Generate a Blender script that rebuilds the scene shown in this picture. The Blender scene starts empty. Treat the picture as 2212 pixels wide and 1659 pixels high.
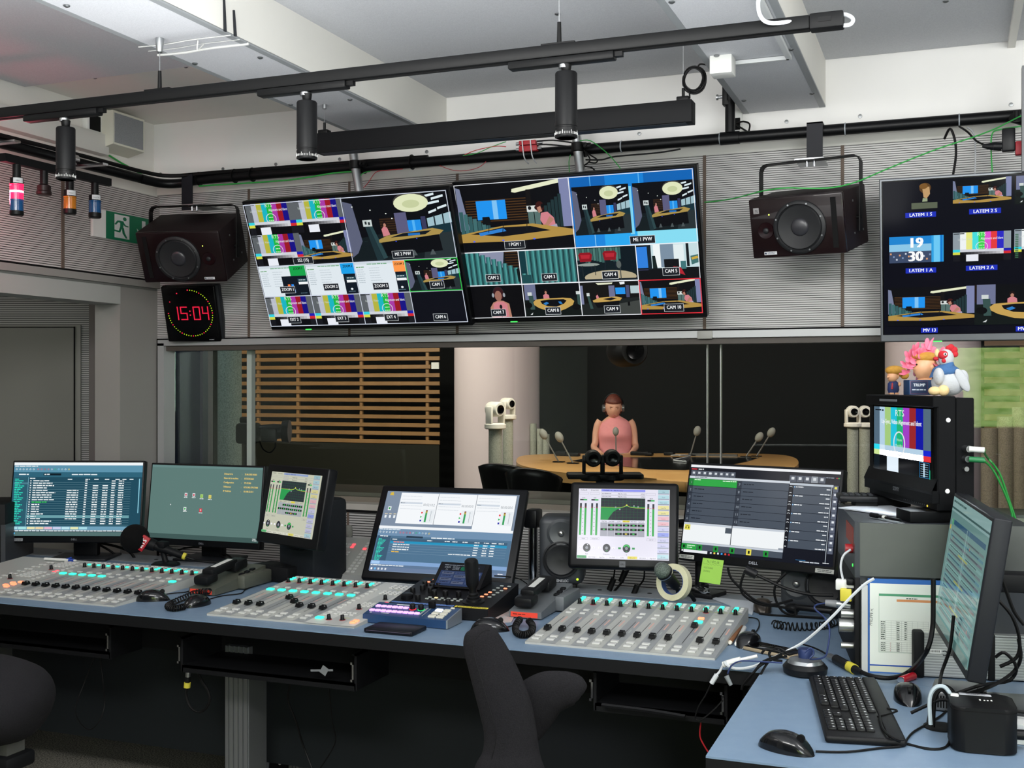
import bpy, bmesh, math, random
from mathutils import Matrix, Vector
random.seed(7)
SC = bpy.context.scene
COL = SC.collection
PI = math.pi
R = math.radians
# ------------------------------------------------------------------ camera
FOC, CX, CY, EYE, YAW = 2447.0, 1106.0, 829.5, 1.45, math.atan2(950, 2447)
cam_d = bpy.data.cameras.new('camera'); cam = bpy.data.objects.new('camera', cam_d); COL.objects.link(cam)
cam_d.sensor_width = 36; cam_d.lens = 36 * FOC / 2212; cam_d.clip_start = .05; cam_d.clip_end = 100
cam.location = (0, 0, EYE); cam.rotation_euler = (PI / 2, 0, YAW)
SC.camera = cam
# ------------------------------------------------------------------ view
SC.view_settings.view_transform = 'Standard'; SC.view_settings.look = 'None'
SC.view_settings.exposure = 0.0; SC.view_settings.gamma = 1.0; SC.view_settings.use_curve_mapping = False
try:
    SC.cycles.use_denoising = True; SC.cycles.max_bounces = 8; SC.cycles.diffuse_bounces = 4
    SC.cycles.glossy_bounces = 3; SC.cycles.transmission_bounces = 4; SC.cycles.transparent_max_bounces = 12
    SC.cycles.sample_clamp_indirect = 4; SC.cycles.caustics_reflective = False; SC.cycles.caustics_refractive = False
except Exception: pass
# ------------------------------------------------------------------ world and lights
W = bpy.data.worlds.new('world'); SC.world = W; W.use_nodes = True
nt = W.node_tree; nt.nodes.clear()
wo = nt.nodes.new('ShaderNodeOutputWorld'); bg = nt.nodes.new('ShaderNodeBackground'); sk = nt.nodes.new('ShaderNodeTexSky')
sk.sky_type = 'HOSEK_WILKIE'; sk.turbidity = 3.0
nt.links.new(sk.outputs[0], bg.inputs[0]); nt.links.new(bg.outputs[0], wo.inputs[0]); bg.inputs[1].default_value = 1.0

def light(name, kind, loc, target, energy, color=(1, 1, 1), size=1, size_y=None, spot=None, blend=.5, radius=.05, spread=None):
    d = bpy.data.lights.new(name, kind); d.energy = energy; d.color = color
    if kind == 'AREA':
        d.shape = 'RECTANGLE'; d.size = size; d.size_y = size_y or size
        if spread: d.spread = R(spread)
    elif kind == 'SPOT': d.spot_size = R(spot); d.spot_blend = blend; d.shadow_soft_size = radius
    elif kind == 'POINT': d.shadow_soft_size = radius
    o = bpy.data.objects.new(name, d); COL.objects.link(o); o.location = loc
    v = Vector(target) - Vector(loc)
    o.rotation_euler = v.to_track_quat('-Z', 'Y').to_euler()
    return o
light('sun', 'SUN', (1, 4, 9), (0, -6, 0), 30.0, (1, .95, .85)).data.angle = R(1)
# daylight entering through the window behind the camera, ceiling lights and added fills
light('window_daylight', 'AREA', (1.30, -1.2, 1.75), (-1.0, 4.2, 1.35), 72, (.93, .97, 1), 1.5, 1.2)
light('ceiling_light_right', 'AREA', (.85, 1.7, 2.56), (.2, 3.6, 1.35), 34, (1, .985, .96), .9, .6)
light('ceiling_light_left', 'AREA', (-2.75, .9, 2.56), (-2.4, 3.6, 1.0), 8, (1, .97, .94), .9, .5)
light('ceiling_fill_right', 'AREA', (.75, 1.2, 1.74), (.75, 1.2, 2.66), 44, (.97, .985, 1), 1.0, 1.6)  # added lamp without a fixture, lifts the ceiling on the right
light('wall_fill_front', 'AREA', (-1.0, .3, 2.45), (-1.35, 4.35, 1.95), 62, (1, .99, .97), 1.8, .4)  # soft frontal lamp added to brighten the back wall
light('ceiling_fill_left', 'AREA', (-1.3, 1.7, 1.72), (-1.3, 1.7, 2.66), 50, (.97, .985, 1), 2.2, 2.2)  # unseen upward lamp, added to brighten the middle ceiling and beams
light('lobby_fill', 'AREA', (-4.6, 2.2, 2.55), (-4.4, 4.0, .9), 7, (1, .95, .9), .5, .5)  # added to light the otherwise dark lobby wall and door
# studio behind the glass
light('studio_key', 'AREA', (-2.4, 7.6, 3.05), (-2.4, 9.0, .9), 165, (1, .90, .76), 1.4, 1.2)
light('studio_wall_washer', 'AREA', (-5.9, 8.3, 3.05), (-6.0, 11.3, 1.2), 210, (1, .91, .76), 2.2, .5)
light('studio_left', 'AREA', (-5.0, 5.6, 3.05), (-5.2, 7.0, 1.0), 22, (.85, .95, 1), .8, .5)
light('studio_right', 'AREA', (.4, 8.0, 3.05), (-.4, 10.4, .9), 90, (1, .90, .88), 1.0, 1.0)

# ------------------------------------------------------------------ pixel rays -> world points (metres)
_s, _c = math.sin(YAW), math.cos(YAW)
def ray(px, py):
    t = (px - CX) / FOC
    return Vector((t * _c - _s, t * _s + _c, -(py - CY) / FOC))
def at_d(px, py, d): return Vector((0, 0, EYE)) + ray(px, py) * d
def at_Y(px, py, Y):
    r = ray(px, py); return at_d(px, py, Y / r.y)
def at_X(px, py, X):
    r = ray(px, py); return at_d(px, py, X / r.x)
def at_Z(px, py, Z):
    r = ray(px, py); return at_d(px, py, (Z - EYE) / r.z)

# ------------------------------------------------------------------ colours and materials
def lin(c):
    """'#rrggbb' or 0-255 tuple -> linear rgb"""
    if isinstance(c, str):
        c = c.lstrip('#'); c = tuple(int(c[i:i + 2], 16) for i in (0, 2, 4))
    return tuple(((v / 255) / 12.92 if v / 255 <= .04045 else ((v / 255 + .055) / 1.055) ** 2.4) for v in c)
MATS = {}
def mat(name, col, rough=.5, metal=0., spec=.5, bump=None, noise=None, emit=None, estr=0, trans=0, alpha=1, coat=0, sheen=0):
    """bump=(scale, strength)   noise=(scale, second colour, contrast)"""
    if name in MATS: return MATS[name]
    m = bpy.data.materials.new(name); m.use_nodes = True; MATS[name] = m
    nt = m.node_tree; b = nt.nodes['Principled BSDF']
    c = lin(col) + (1,)
    if max(c[:3]) < .035 and spec == .5 and not metal: spec = .22; c = tuple(v * .6 for v in c[:3]) + (1,)
    b.inputs['Base Color'].default_value = c; b.inputs['Roughness'].default_value = rough
    b.inputs['Metallic'].default_value = metal; b.inputs['Specular IOR Level'].default_value = spec
    if coat: b.inputs['Coat Weight'].default_value = coat
    if sheen: b.inputs['Sheen Weight'].default_value = sheen
    if trans: b.inputs['Transmission Weight'].default_value = trans
    if alpha < 1: b.inputs['Alpha'].default_value = alpha
    if emit: b.inputs['Emission Color'].default_value = lin(emit) + (1,); b.inputs['Emission Strength'].default_value = estr
    if noise or bump:
        tc = nt.nodes.new('ShaderNodeTexCoord')
    if noise:
        n = nt.nodes.new('ShaderNodeTexNoise'); n.inputs['Scale'].default_value = noise[0]; n.inputs['Detail'].default_value = 4
        r = nt.nodes.new('ShaderNodeValToRGB'); k = noise[2] if len(noise) > 2 else .2
        r.color_ramp.elements[0].position = .5 - k; r.color_ramp.elements[1].position = .5 + k
        r.color_ramp.elements[0].color = c; r.color_ramp.elements[1].color = lin(noise[1]) + (1,)
        nt.links.new(tc.outputs['Object'], n.inputs['Vector']); nt.links.new(n.outputs['Fac'], r.inputs[0]); nt.links.new(r.outputs[0], b.inputs['Base Color'])
    if bump:
        n = nt.nodes.new('ShaderNodeTexNoise'); n.inputs['Scale'].default_value = bump[0]; n.inputs['Detail'].default_value = 3
        q = nt.nodes.new('ShaderNodeBump'); q.inputs['Strength'].default_value = bump[1]; q.inputs['Distance'].default_value = .002
        nt.links.new(tc.outputs['Object'], n.inputs['Vector']); nt.links.new(n.outputs['Fac'], q.inputs['Height']); nt.links.new(q.outputs[0], b.inputs['Normal'])
    return m
def slat_mat(name, col, dark, pitch, gap=.32, axis=2):
    """painted boards with dark horizontal grooves every pitch metres"""
    m = bpy.data.materials.new(name); m.use_nodes = True; MATS[name] = m
    nt = m.node_tree; b = nt.nodes['Principled BSDF']; b.inputs['Roughness'].default_value = .55
    tc = nt.nodes.new('ShaderNodeTexCoord'); sp = nt.nodes.new('ShaderNodeSeparateXYZ'); nt.links.new(tc.outputs['Object'], sp.inputs[0])
    d = nt.nodes.new('ShaderNodeMath'); d.operation = 'DIVIDE'; d.inputs[1].default_value = pitch; nt.links.new(sp.outputs[axis], d.inputs[0])
    f = nt.nodes.new('ShaderNodeMath'); f.operation = 'FRACT'; nt.links.new(d.outputs[0], f.inputs[0])
    g = nt.nodes.new('ShaderNodeMath'); g.operation = 'LESS_THAN'; g.inputs[1].default_value = gap; nt.links.new(f.outputs[0], g.inputs[0])
    mx = nt.nodes.new('ShaderNodeMix'); mx.data_type = 'RGBA'; nt.links.new(g.outputs[0], mx.inputs[0])
    mx.inputs[6].default_value = lin(col) + (1,); mx.inputs[7].default_value = lin(dark) + (1,)
    nt.links.new(mx.outputs[2], b.inputs['Base Color'])
    return m
def vc_mat(name, kind='screen', strength=1.0, rough=.12):
    """colour attribute material: 'screen' shines, 'print' is ink on a surface"""
    if name in MATS: return MATS[name]
    m = bpy.data.materials.new(name); m.use_nodes = True; MATS[name] = m
    nt = m.node_tree; b = nt.nodes['Principled BSDF']; a = nt.nodes.new('ShaderNodeVertexColor'); a.layer_name = 'col'
    b.inputs['Roughness'].default_value = rough
    if kind == 'screen':
        b.inputs['Base Color'].default_value = (.004, .004, .005, 1); b.inputs['Specular IOR Level'].default_value = .1
        nt.links.new(a.outputs[0], b.inputs['Emission Color']); b.inputs['Emission Strength'].default_value = strength
    else:
        nt.links.new(a.outputs[0], b.inputs['Base Color'])
    return m

# ------------------------------------------------------------------ mesh builder
def rotz(a): return Matrix.Rotation(a, 4, 'Z')
def rotx(a): return Matrix.Rotation(a, 4, 'X')
def roty(a): return Matrix.Rotation(a, 4, 'Y')
def tr(x, y=None, z=None):
    return Matrix.Translation(Vector(x) if y is None else Vector((x, y, z)))
def frame(p, d, up=Vector((0, 0, 1))):
    """matrix whose z axis runs along d from p"""
    z = Vector(d).normalized()
    if abs(z.dot(up)) > .98: up = Vector((0, 1, 0))
    x = up.cross(z).normalized(); y = z.cross(x)
    m = Matrix((x, y, z)).transposed().to_4x4(); m.translation = Vector(p); return m
I4 = Matrix.Identity(4)
class MB:
    def __init__(s, M=None): s.v = []; s.f = []; s.c = []; s.M = M or I4; s.col = (1, 1, 1)
    def add(s, vs, fs, M=None, col=None):
        k = len(s.v); T = s.M @ M if M else s.M
        s.v += [tuple(T @ Vector(p)) for p in vs]; s.f += [tuple(i + k for i in f) for f in fs]
        s.c += [col or s.col] * len(fs); return s
    def box(s, x0, x1, y0, y1, z0, z1, M=None, col=None):
        vs = [(x, y, z) for z in (z0, z1) for y in (y0, y1) for x in (x0, x1)]
        return s.add(vs, [(0, 2, 3, 1), (4, 5, 7, 6), (0, 1, 5, 4), (2, 6, 7, 3), (0, 4, 6, 2), (1, 3, 7, 5)], M, col)
    def cbox(s, c, d, M=None, col=None):
        return s.box(c[0] - d[0] / 2, c[0] + d[0] / 2, c[1] - d[1] / 2, c[1] + d[1] / 2, c[2] - d[2] / 2, c[2] + d[2] / 2, M, col)
    def rbox(s, x0, x1, y0, y1, z0, z1, r=.004, n=2, M=None, col=None):
        r = min(r, (x1 - x0) * .49, (y1 - y0) * .49, (z1 - z0) * .49)
        b = bmesh.new(); bmesh.ops.create_cube(b, size=1)
        for q in b.verts: q.co = Vector(((x0 + x1) / 2 + q.co.x * (x1 - x0), (y0 + y1) / 2 + q.co.y * (y1 - y0), (z0 + z1) / 2 + q.co.z * (z1 - z0)))
        bmesh.ops.bevel(b, geom=b.edges[:], offset=r, segments=n, profile=.5, affect='EDGES')
        return s.bm(b, M, col)
    def bm(s, b, M=None, col=None):
        b.verts.index_update(); s.add([q.co for q in b.verts], [[q.index for q in f.verts] for f in b.faces], M, col); b.free(); return s
    def prism(s, pts, z0, z1, M=None, col=None, bevel=0):
        """outline pts (x,y) counter-clockwise, extruded z0..z1"""
        n = len(pts)
        if bevel:
            b = bmesh.new(); lo = [b.verts.new((p[0], p[1], z0)) for p in pts]; hi = [b.verts.new((p[0], p[1], z1)) for p in pts]
            b.faces.new(lo[::-1]); b.faces.new(hi)
            for i in range(n): b.faces.new((lo[i], lo[(i + 1) % n], hi[(i + 1) % n], hi[i]))
            bmesh.ops.bevel(b, geom=b.edges[:], offset=bevel, segments=2, profile=.5, affect='EDGES')
            return s.bm(b, M, col)
        vs = [(p[0], p[1], z0) for p in pts] + [(p[0], p[1], z1) for p in pts]
        return s.add(vs, [tuple(range(n))[::-1], tuple(range(n, 2 * n))] + [(i, (i + 1) % n, (i + 1) % n + n, i + n) for i in range(n)], M, col)
    def lathe(s, prof, n=24, M=None, col=None, cap=True):
        """prof = [(r,z)...] about z"""
        vs = []; fs = []
        for r, z in prof: vs += [(r * math.cos(2 * PI * i / n), r * math.sin(2 * PI * i / n), z) for i in range(n)]
        for k in range(len(prof) - 1):
            for i in range(n):
                j = (i + 1) % n; fs.append((k * n + i, k * n + j, (k + 1) * n + j, (k + 1) * n + i))
        if cap:
            if prof[0][0] > 1e-6: fs.append(tuple(range(n))[::-1])
            if prof[-1][0] > 1e-6: fs.append(tuple(range((len(prof) - 1) * n, len(prof) * n)))
        return s.add(vs, fs, M, col)
    def cyl(s, p0, p1, r0, r1=None, n=16, col=None):
        p0 = Vector(p0); p1 = Vector(p1)
        return s.lathe([(r0, 0), (r0 if r1 is None else r1, (p1 - p0).length)], n, frame(p0, p1 - p0), col)
    def ell(s, c, rx, ry, rz, M=None, n=20, m=12, col=None):
        prof = [(math.sin(PI * k / m), -math.cos(PI * k / m)) for k in range(m + 1)]
        T = tr(*c) @ Matrix.Diagonal((rx, ry, rz, 1))
        return s.lathe(prof, n, (M @ T) if M else T, col, cap=False)
    def tube(s, pts, r, n=8, col=None, cap=True, smooth=4):
        pts = [Vector(p) for p in pts]
        if smooth and len(pts) > 2: pts = catmull(pts, smooth)
        rr = r if callable(r) else (lambda t: r)
        N = len(pts); d0 = (pts[1] - pts[0]).normalized()
        u = d0.orthogonal().normalized(); vs = []; fs = []
        for i, p in enumerate(pts):
            d = (pts[min(i + 1, N - 1)] - pts[max(i - 1, 0)])
            d = d.normalized() if d.length > 1e-9 else d0
            u = (u - d * u.dot(d)); u = u.normalized() if u.length > 1e-6 else d.orthogonal().normalized()
            w = d.cross(u); q = rr(i / (N - 1))
            vs += [p + (u * math.cos(2 * PI * k / n) + w * math.sin(2 * PI * k / n)) * q for k in range(n)]
        for i in range(N - 1):
            for k in range(n):
                j = (k + 1) % n; fs.append((i * n + k, i * n + j, (i + 1) * n + j, (i + 1) * n + k))
        if cap: fs.append(tuple(range(n))[::-1]); fs.append(tuple(range((N - 1) * n, N * n)))
        return s.add(vs, fs, None, col)
    def obj(s, name, m, parent=None, sharp=35, **kw):
        me = bpy.data.meshes.new(name); me.from_pydata(s.v, [], s.f)
        if sharp:
            me.polygons.foreach_set('use_smooth', [True] * len(me.polygons))
            try: me.set_sharp_from_angle(angle=R(sharp))
            except Exception: pass
        if m is not None and m.name.startswith(('screen', 'print')):
            a = me.color_attributes.new('col', 'FLOAT_COLOR', 'CORNER'); buf = []
            for p, c in zip(s.f, s.c): buf += (list(c) + [1.0]) * len(p)
            a.data.foreach_set('color', buf)
        me.materials.append(m); me.update()
        o = bpy.data.objects.new(name, me); COL.objects.link(o)
        if parent: o.parent = parent
        for k, v in kw.items(): o[k] = v
        return o
def catmull(p, k=4):
    out = []; n = len(p)
    for i in range(n - 1):
        a = p[max(i - 1, 0)]; b = p[i]; c = p[i + 1]; d = p[min(i + 2, n - 1)]
        for j in range(k):
            t = j / k
            out.append(.5 * ((2 * b) + (c - a) * t + (2 * a - 5 * b + 4 * c - d) * t * t + (-a + 3 * b - 3 * c + d) * t ** 3))
    return out + [p[-1]]
def thing(name, label, cat, M=None, group=None):
    o = bpy.data.objects.new(name, None); COL.objects.link(o); o.empty_display_size = .05
    if M is not None: o.matrix_world = M if isinstance(M, Matrix) else tr(M)
    o['label'] = label; o['category'] = cat
    if group: o['group'] = group
    return o
def tag(o, label, cat, group=None, kind=None):
    o['label'] = label; o['category'] = cat
    if group: o['group'] = group
    if kind: o['kind'] = kind
    return o
def struct(o): o['kind'] = 'structure'; return o
def copy_obj(o, parent=None, M=None):
    c = o.copy(); COL.objects.link(c)
    if parent: c.parent = parent
    if M is not None: c.matrix_local = M
    return c
def copy_tree(o, parent=None, M=None):
    kids = [k for k in COL.objects if k.parent == o]
    c = copy_obj(o, parent, M)
    for k in kids: copy_tree(k, c)
    return c

# ------------------------------------------------------------------ text and screen painting
_TX = {}
def text_geo(t):
    if t in _TX: return _TX[t]
    cu = bpy.data.curves.new('tmp', 'FONT'); cu.body = t; cu.size = 1; cu.resolution_u = 2
    o = bpy.data.objects.new('tmp', cu); COL.objects.link(o)
    dg = bpy.context.evaluated_depsgraph_get(); me = o.evaluated_get(dg).to_mesh()
    vs = [v.co.copy() for v in me.vertices]; fs = [tuple(p.vertices) for p in me.polygons]
    if fs:  # faces towards +z
        pass
    o.to_mesh_clear(); bpy.data.objects.remove(o); bpy.data.curves.remove(cu)
    w = max((v.x for v in vs), default=0); _TX[t] = (vs, fs, w); return _TX[t]
class Scr:
    """flat picture painted as coloured faces; u right, v DOWN in design units; local x right, z up, facing -y"""
    def __init__(s, w, h, W_, H_, M=None, y0=0., step=4e-5):
        s.w, s.h = w, h; s.sx = W_ / w; s.sy = H_ / h; s.W_, s.H_ = W_, H_; s.mb = MB(M); s.n = 0; s.y0 = y0; s.step = step; s.clip = None; s.vp = None
    def P(s, u, v):
        if s.vp: x0, y0, a, b = s.vp; u = x0 + u * a; v = y0 + v * b
        return (u * s.sx - s.W_ / 2, s.y0 - s.n * s.step, s.H_ / 2 - v * s.sy)
    def begin(s, x, y, w, h, dw=1., dh=1.):
        s.vp = (x, y, w / dw, h / dh); s.clip = (dw, dh)
    def end(s): s.vp = None; s.clip = None
    def poly(s, pts, col, new=True):
        if s.clip:
            pts = clip_poly(pts, s.clip)
            if len(pts) < 3: return
        if new: s.n += 1
        ps = [s.P(*p) for p in pts]
        ar = sum(ps[i][0] * ps[(i + 1) % len(ps)][2] - ps[(i + 1) % len(ps)][0] * ps[i][2] for i in range(len(ps)))
        if ar < 0: ps = ps[::-1]
        s.mb.add(ps, [tuple(range(len(ps)))], None, lin(col) if not isinstance(col[0], float) else col)
    def rect(s, x, y, w, h, col, new=True): s.poly([(x, y), (x + w, y), (x + w, y + h), (x, y + h)], col, new)
    def ell(s, x, y, rx, ry, col, n=20): s.poly([(x + rx * math.cos(2 * PI * i / n), y + ry * math.sin(2 * PI * i / n)) for i in range(n)], col)
    def ring(s, x, y, rx, ry, t, col, n=28, a0=0, a1=360):
        s.n += 1
        for i in range(n):
            a = R(a0 + (a1 - a0) * i / n); b = R(a0 + (a1 - a0) * (i + 1) / n)
            s.poly([(x + rx * math.cos(a), y + ry * math.sin(a)), (x + rx * math.cos(b), y + ry * math.sin(b)),
                    (x + (rx - t) * math.cos(b), y + (ry - t) * math.sin(b)), (x + (rx - t) * math.cos(a), y + (ry - t) * math.sin(a))], col, False)
    def text(s, x, y, size, t, col, al='l', bold=0, sq=1.0):
        vs, fs, w = text_geo(t); s.n += 1
        o = 0 if al == 'l' else (-w / 2 if al == 'c' else -w)
        for dx in ((0,) if not bold else (-bold * size, bold * size)):
            k = [s.P(x + (v.x + o) * size * sq + dx, y - v.y * size) for v in vs]
            s.mb.add(k, fs, None, lin(col)); s.n += .3
    def words(s, x, y, w, h, col, seed=0, fill=.8):
        """an illegible line of writing"""
        rd = random.Random(seed * 7 + int(x * 13 + y * 31)); s.n += 1; u = x
        while u < x + w * fill:
            k = h * (1.2 + 3.2 * rd.random()); k = min(k, x + w - u)
            if k > 0: s.rect(u, y + h * .12 * rd.random(), k, h * .72, col, False)
            u += k + h * .45
    def grid(s, x, y, w, h, nx, ny, t, col):
        s.n += 1
        for i in range(nx + 1): s.rect(x + w * i / nx - t / 2, y, t, h, col, False)
        for i in range(ny + 1): s.rect(x, y + h * i / ny - t / 2, w, t, col, False)
    def frame(s, x, y, w, h, t, col):
        s.n += 1
        for a in ((x, y, w, t), (x, y + h - t, w, t), (x, y, t, h), (x + w - t, y, t, h)): s.rect(*a, col, False)
    def obj(s, name, m, parent=None, **kw): return s.mb.obj(name, m, parent, sharp=0, **kw)
def clip_poly(p, wh):
    W_, H_ = wh
    for ax, lim, sg in ((0, 0, 1), (0, W_, -1), (1, 0, 1), (1, H_, -1)):
        q = []
        for i in range(len(p)):
            a = p[i]; b = p[(i + 1) % len(p)]; da = (a[ax] - lim) * sg; db = (b[ax] - lim) * sg
            if da >= 0: q.append(a)
            if (da >= 0) != (db >= 0):
                t = da / (da - db); q.append((a[0] + (b[0] - a[0]) * t, a[1] + (b[1] - a[1]) * t))
        p = q
        if len(p) < 3: return []
    return p
SCREEN = vc_mat('screen_image', 'screen', 1.0)
PRINT = vc_mat('print_ink', 'print', rough=.6)
def label_text(parent, name, t, M, size, col, al='c', sq=1.0, bold=0, m=None):
    """lettering lying in the local xz plane of M (reads from -y)"""
    s = Scr(1, 1, 1, 1, M @ tr(0.5, 0, -.5)); s.text(0, 0, size, t, col, al, bold, sq)
    return s.obj(name, m or PRINT, parent)
# ------------------------------------------------------------------ common materials
BLACK = mat('black_plastic', '#16171a', .42); BLACKM = mat('matt_black', '#101114', .6); GREYP = mat('dark_grey_plastic', '#2b2e33', .5)
RUB = mat('black_rubber', '#0c0c0d', .55); STEEL = mat('steel', '#b8bbbd', .3, 1.); CHROME = mat('chrome', '#dcdfe2', .12, 1.); WHITEP = mat('white_plastic', '#d9dad6', .45)
SCREWM = mat('screw_steel', '#8c8f90', .35, .9); GREENC = mat('green_cable', '#2c9440', .45); REDC = mat('red_cable', '#b3202a', .45); WHITEC = mat('white_cable', '#c8cccf', .45)
BLUEM = mat('blue_cable', '#24335e', .5)
# ================================================================== ROOM SHELL
YW, XL, ZC, ZB = 4.35, -3.472, 2.66, 2.478
XR, YB = 1.75, -2.2
FELT = mat('felt_panel', '#c9cbce', .9, noise=(260, '#b9bbbf', .25), bump=(300, .25))
PAINT = mat('cream_paint', '#dedcd4', .6, noise=(3, '#d6d5cf', .3)); WALLW = mat('white_board', '#e6e5e2', .5, noise=(2.2, '#dddcd9', .3))
EDGE = mat('grey_edge_strip', '#8d9193', .5); GROOVE = mat('groove_black', '#0b0b0c', .8); ALU = mat('satin_alu_trim', '#a9abab', .42, .25)
GREYT = mat('grey_lacquer', '#8f8d89', .45); SLU = slat_mat('slats_upper', '#c3c2c0', '#2a2725', .0082, .30); SLL = slat_mat('slats_left', '#b9b5b2', '#241f1d', .0092, .30)
SLD = slat_mat('slats_lower', '#a9a8a6', '#202020', .0108, .32); SEAM = mat('seam_brown', '#5f5147', .7)
# floor
CARP = mat('carpet', '#46443e', .95, noise=(170, '#8d897e', .10), bump=(240, .6))
struct(MB().box(-5.6, XR, YB, YW + .15, -.05, 0).obj('floor', CARP))
# back wall, above and below the window
x1 = XR
wb = struct(MB().box(XL, x1, YW, YW + .15, 1.655, 2.335).obj('wall_back', SLU))
MB().box(XL, x1, YW - .025, YW + .15, 2.366, ZC).obj('white_board', WALLW, wb)
MB().box(XL, x1, YW - .004, YW + .15, 2.333, 2.366).obj('ledge_strip', PAINT, wb)
m = MB()
for p in (538, 988, 1522, 1820):
    x = at_Y(p, 600, YW).x; m.box(x - .006, x + .006, YW - .003, YW + .01, 1.66, 2.333)
x = at_Y(755, 400, YW).x; m.box(x - .005, x + .005, YW - .003, YW + .01, 1.66, 2.333)
m.obj('panel_joint', SEAM, wb)
m = MB(); 
for p in ((347, 376), (482, 365), (596, 355), (734, 344), (922, 328), (1381, 289), (1699, 263), (1858, 251), (2184, 226)):
    q = at_Y(p[0], p[1], YW - .026); m.lathe([(.0075, 0), (.0072, .003), (.002, .0035)], 12, frame(q, (0, -1, 0)))
m.obj('screw', SCREWM, wb)
wl = struct(MB().box(XL, x1, YW, YW + .07, 0, .904).obj('wall_below_window', SLD))
m = MB()
for p in (464, 752, 1700):
    x = at_Y(p, 1150, YW).x; m.box(x - .005, x + .005, YW - .003, YW + .01, 0, .9)
m.obj('panel_joint', SEAM, wl)
# left wall with the doorway opening, reveal and white upper band
YJ = 4.093
lw = MB().box(XL - .14, XL, -.5, YW + .15, 1.93, ZC); lw.obj('wall_left', PAINT); lw = struct(bpy.data.objects['wall_left'])
MB().box(XL, XL + .012, -.5, YW, 1.933, 2.325).obj('slat_panel', SLL, lw)
m = MB()
for p in (135,): 
    y = at_X(p, 500, XL + .012).y; m.box(XL + .01, XL + .016, y - .008, y + .008, 1.933, 2.325)
m.obj('panel_joint', SEAM, lw)
MB().box(XL - .14, XL, YJ, YW, 0, 1.93).obj('wall_left_pier', GREYT); struct(bpy.data.objects['wall_left_pier'])
struct(MB().box(XL - .14, XL + .002, -.5, YJ + .001, 1.808, 1.89).obj('trim_1', mat('door_lintel', '#a7a9a5', .5)))
struct(MB().box(XL - .1, XL + .016, -.5, YW, 1.896, 1.926).obj('trim_2', GREYT))
struct(MB().box(XL - .12, XL + .004, -.5, YW - .01, 1.886, 1.897).obj('trim_3', mat('trim_dark_grey', '#6d6d69', .6)))  # darker grey strip between the lintel and the trim above
struct(MB().box(XL - .1, XL + .013, -.5, YW, 1.926, 1.934).obj('trim_4', GROOVE))
struct(MB().box(XL - .14, XL, -2.2, -.5, 0, ZC).obj('wall_left_rear', PAINT))
# the lobby seen through the doorway: slatted wall with a door, roughly square to the view
LD = Matrix.Translation(at_Z(205, 829.5 + 1e-3, EYE - 1e-9) if False else at_d(206, 829.5, 5.75)) @ rotz(YAW)
zz = -EYE
lob = MB(LD); lob.box(-1.5, 0, 0, .08, zz, 1.3); lo = struct(lob.obj('wall_lobby', SLD))
lo.matrix_world = I4
sc_ = 5.75 / 2447
def lx(px): return (px - 206) * sc_
def lz(py): return (829.5 - py) * sc_
dr = struct(MB(LD).box(-1.4, lx(163), -.02, .01, zz, lz(708)).obj('door_1', mat('door_leaf', '#7b7a74', .5)))
MB(LD).box(-1.4, lx(176), -.012, .01, zz, lz(702)).obj('door_frame', mat('door_casing', '#8b8a84', .5), dr)
MB(LD).box(lx(163), lx(164.5), -.024, 0, zz, lz(706)).box(-1.4, lx(164), -.024, 0, lz(708), lz(706.5)).obj('door_gap', GROOVE, dr)
struct(MB(LD).box(lx(200), lx(208), -.05, .1, zz, 1.3).obj('trim_5', GROOVE))
struct(MB(LD).box(lx(208), lx(236), -.1, .3, zz, 1.3).obj('wall_lobby_side', mat('lobby_grey', '#6d6664', .6)))
struct(MB(LD).box(lx(236), lx(262), -.14, .3, zz, 1.3).obj('trim_6', GREYT))
# remaining shell
struct(MB().box(-5.8, -5.6, YB - .15, 6.2, 0, ZC).obj('wall_lobby_left', PAINT)); struct(MB().box(-5.6, -4.35, 5.2, 5.3, 0, ZC).obj('wall_lobby_back', PAINT)); struct(MB().box(-5.6, -4.35, YW + .15, 5.2, -.05, 0).box(-5.6, -4.35, YW + .15, 5.2, ZC, ZC + .1).obj('floor_lobby', CARP))
struct(MB().box(XR, XR + .1, YB, YW + .15, 0, ZC).obj('wall_right', PAINT))
m = MB(); y0, y1 = YB - .15, YB
m.box(-5.6, -.27, y0, y1, 0, ZC).box(1.62, XR + .1, y0, y1, 0, ZC).box(-.27, 1.62, y0, y1, 0, .25).box(-.27, 1.62, y0, y1, 1.82, ZC)
struct(m.obj('wall_rear', mat('rear_wall_dark', '#3a3b3c', .8)))
w3 = struct(MB().box(-.27, 1.62, YB - .10, YB - .04, .25, .30).box(-.27, 1.62, YB - .10, YB - .04, 1.78, 1.82).box(-.27, -.22, YB - .10, YB - .04, .3, 1.78).box(1.57, 1.62, YB - .10, YB - .04, .3, 1.78).box(.63, .69, YB - .10, YB - .04, .3, 1.78).obj('window_2', WHITEP))
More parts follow.
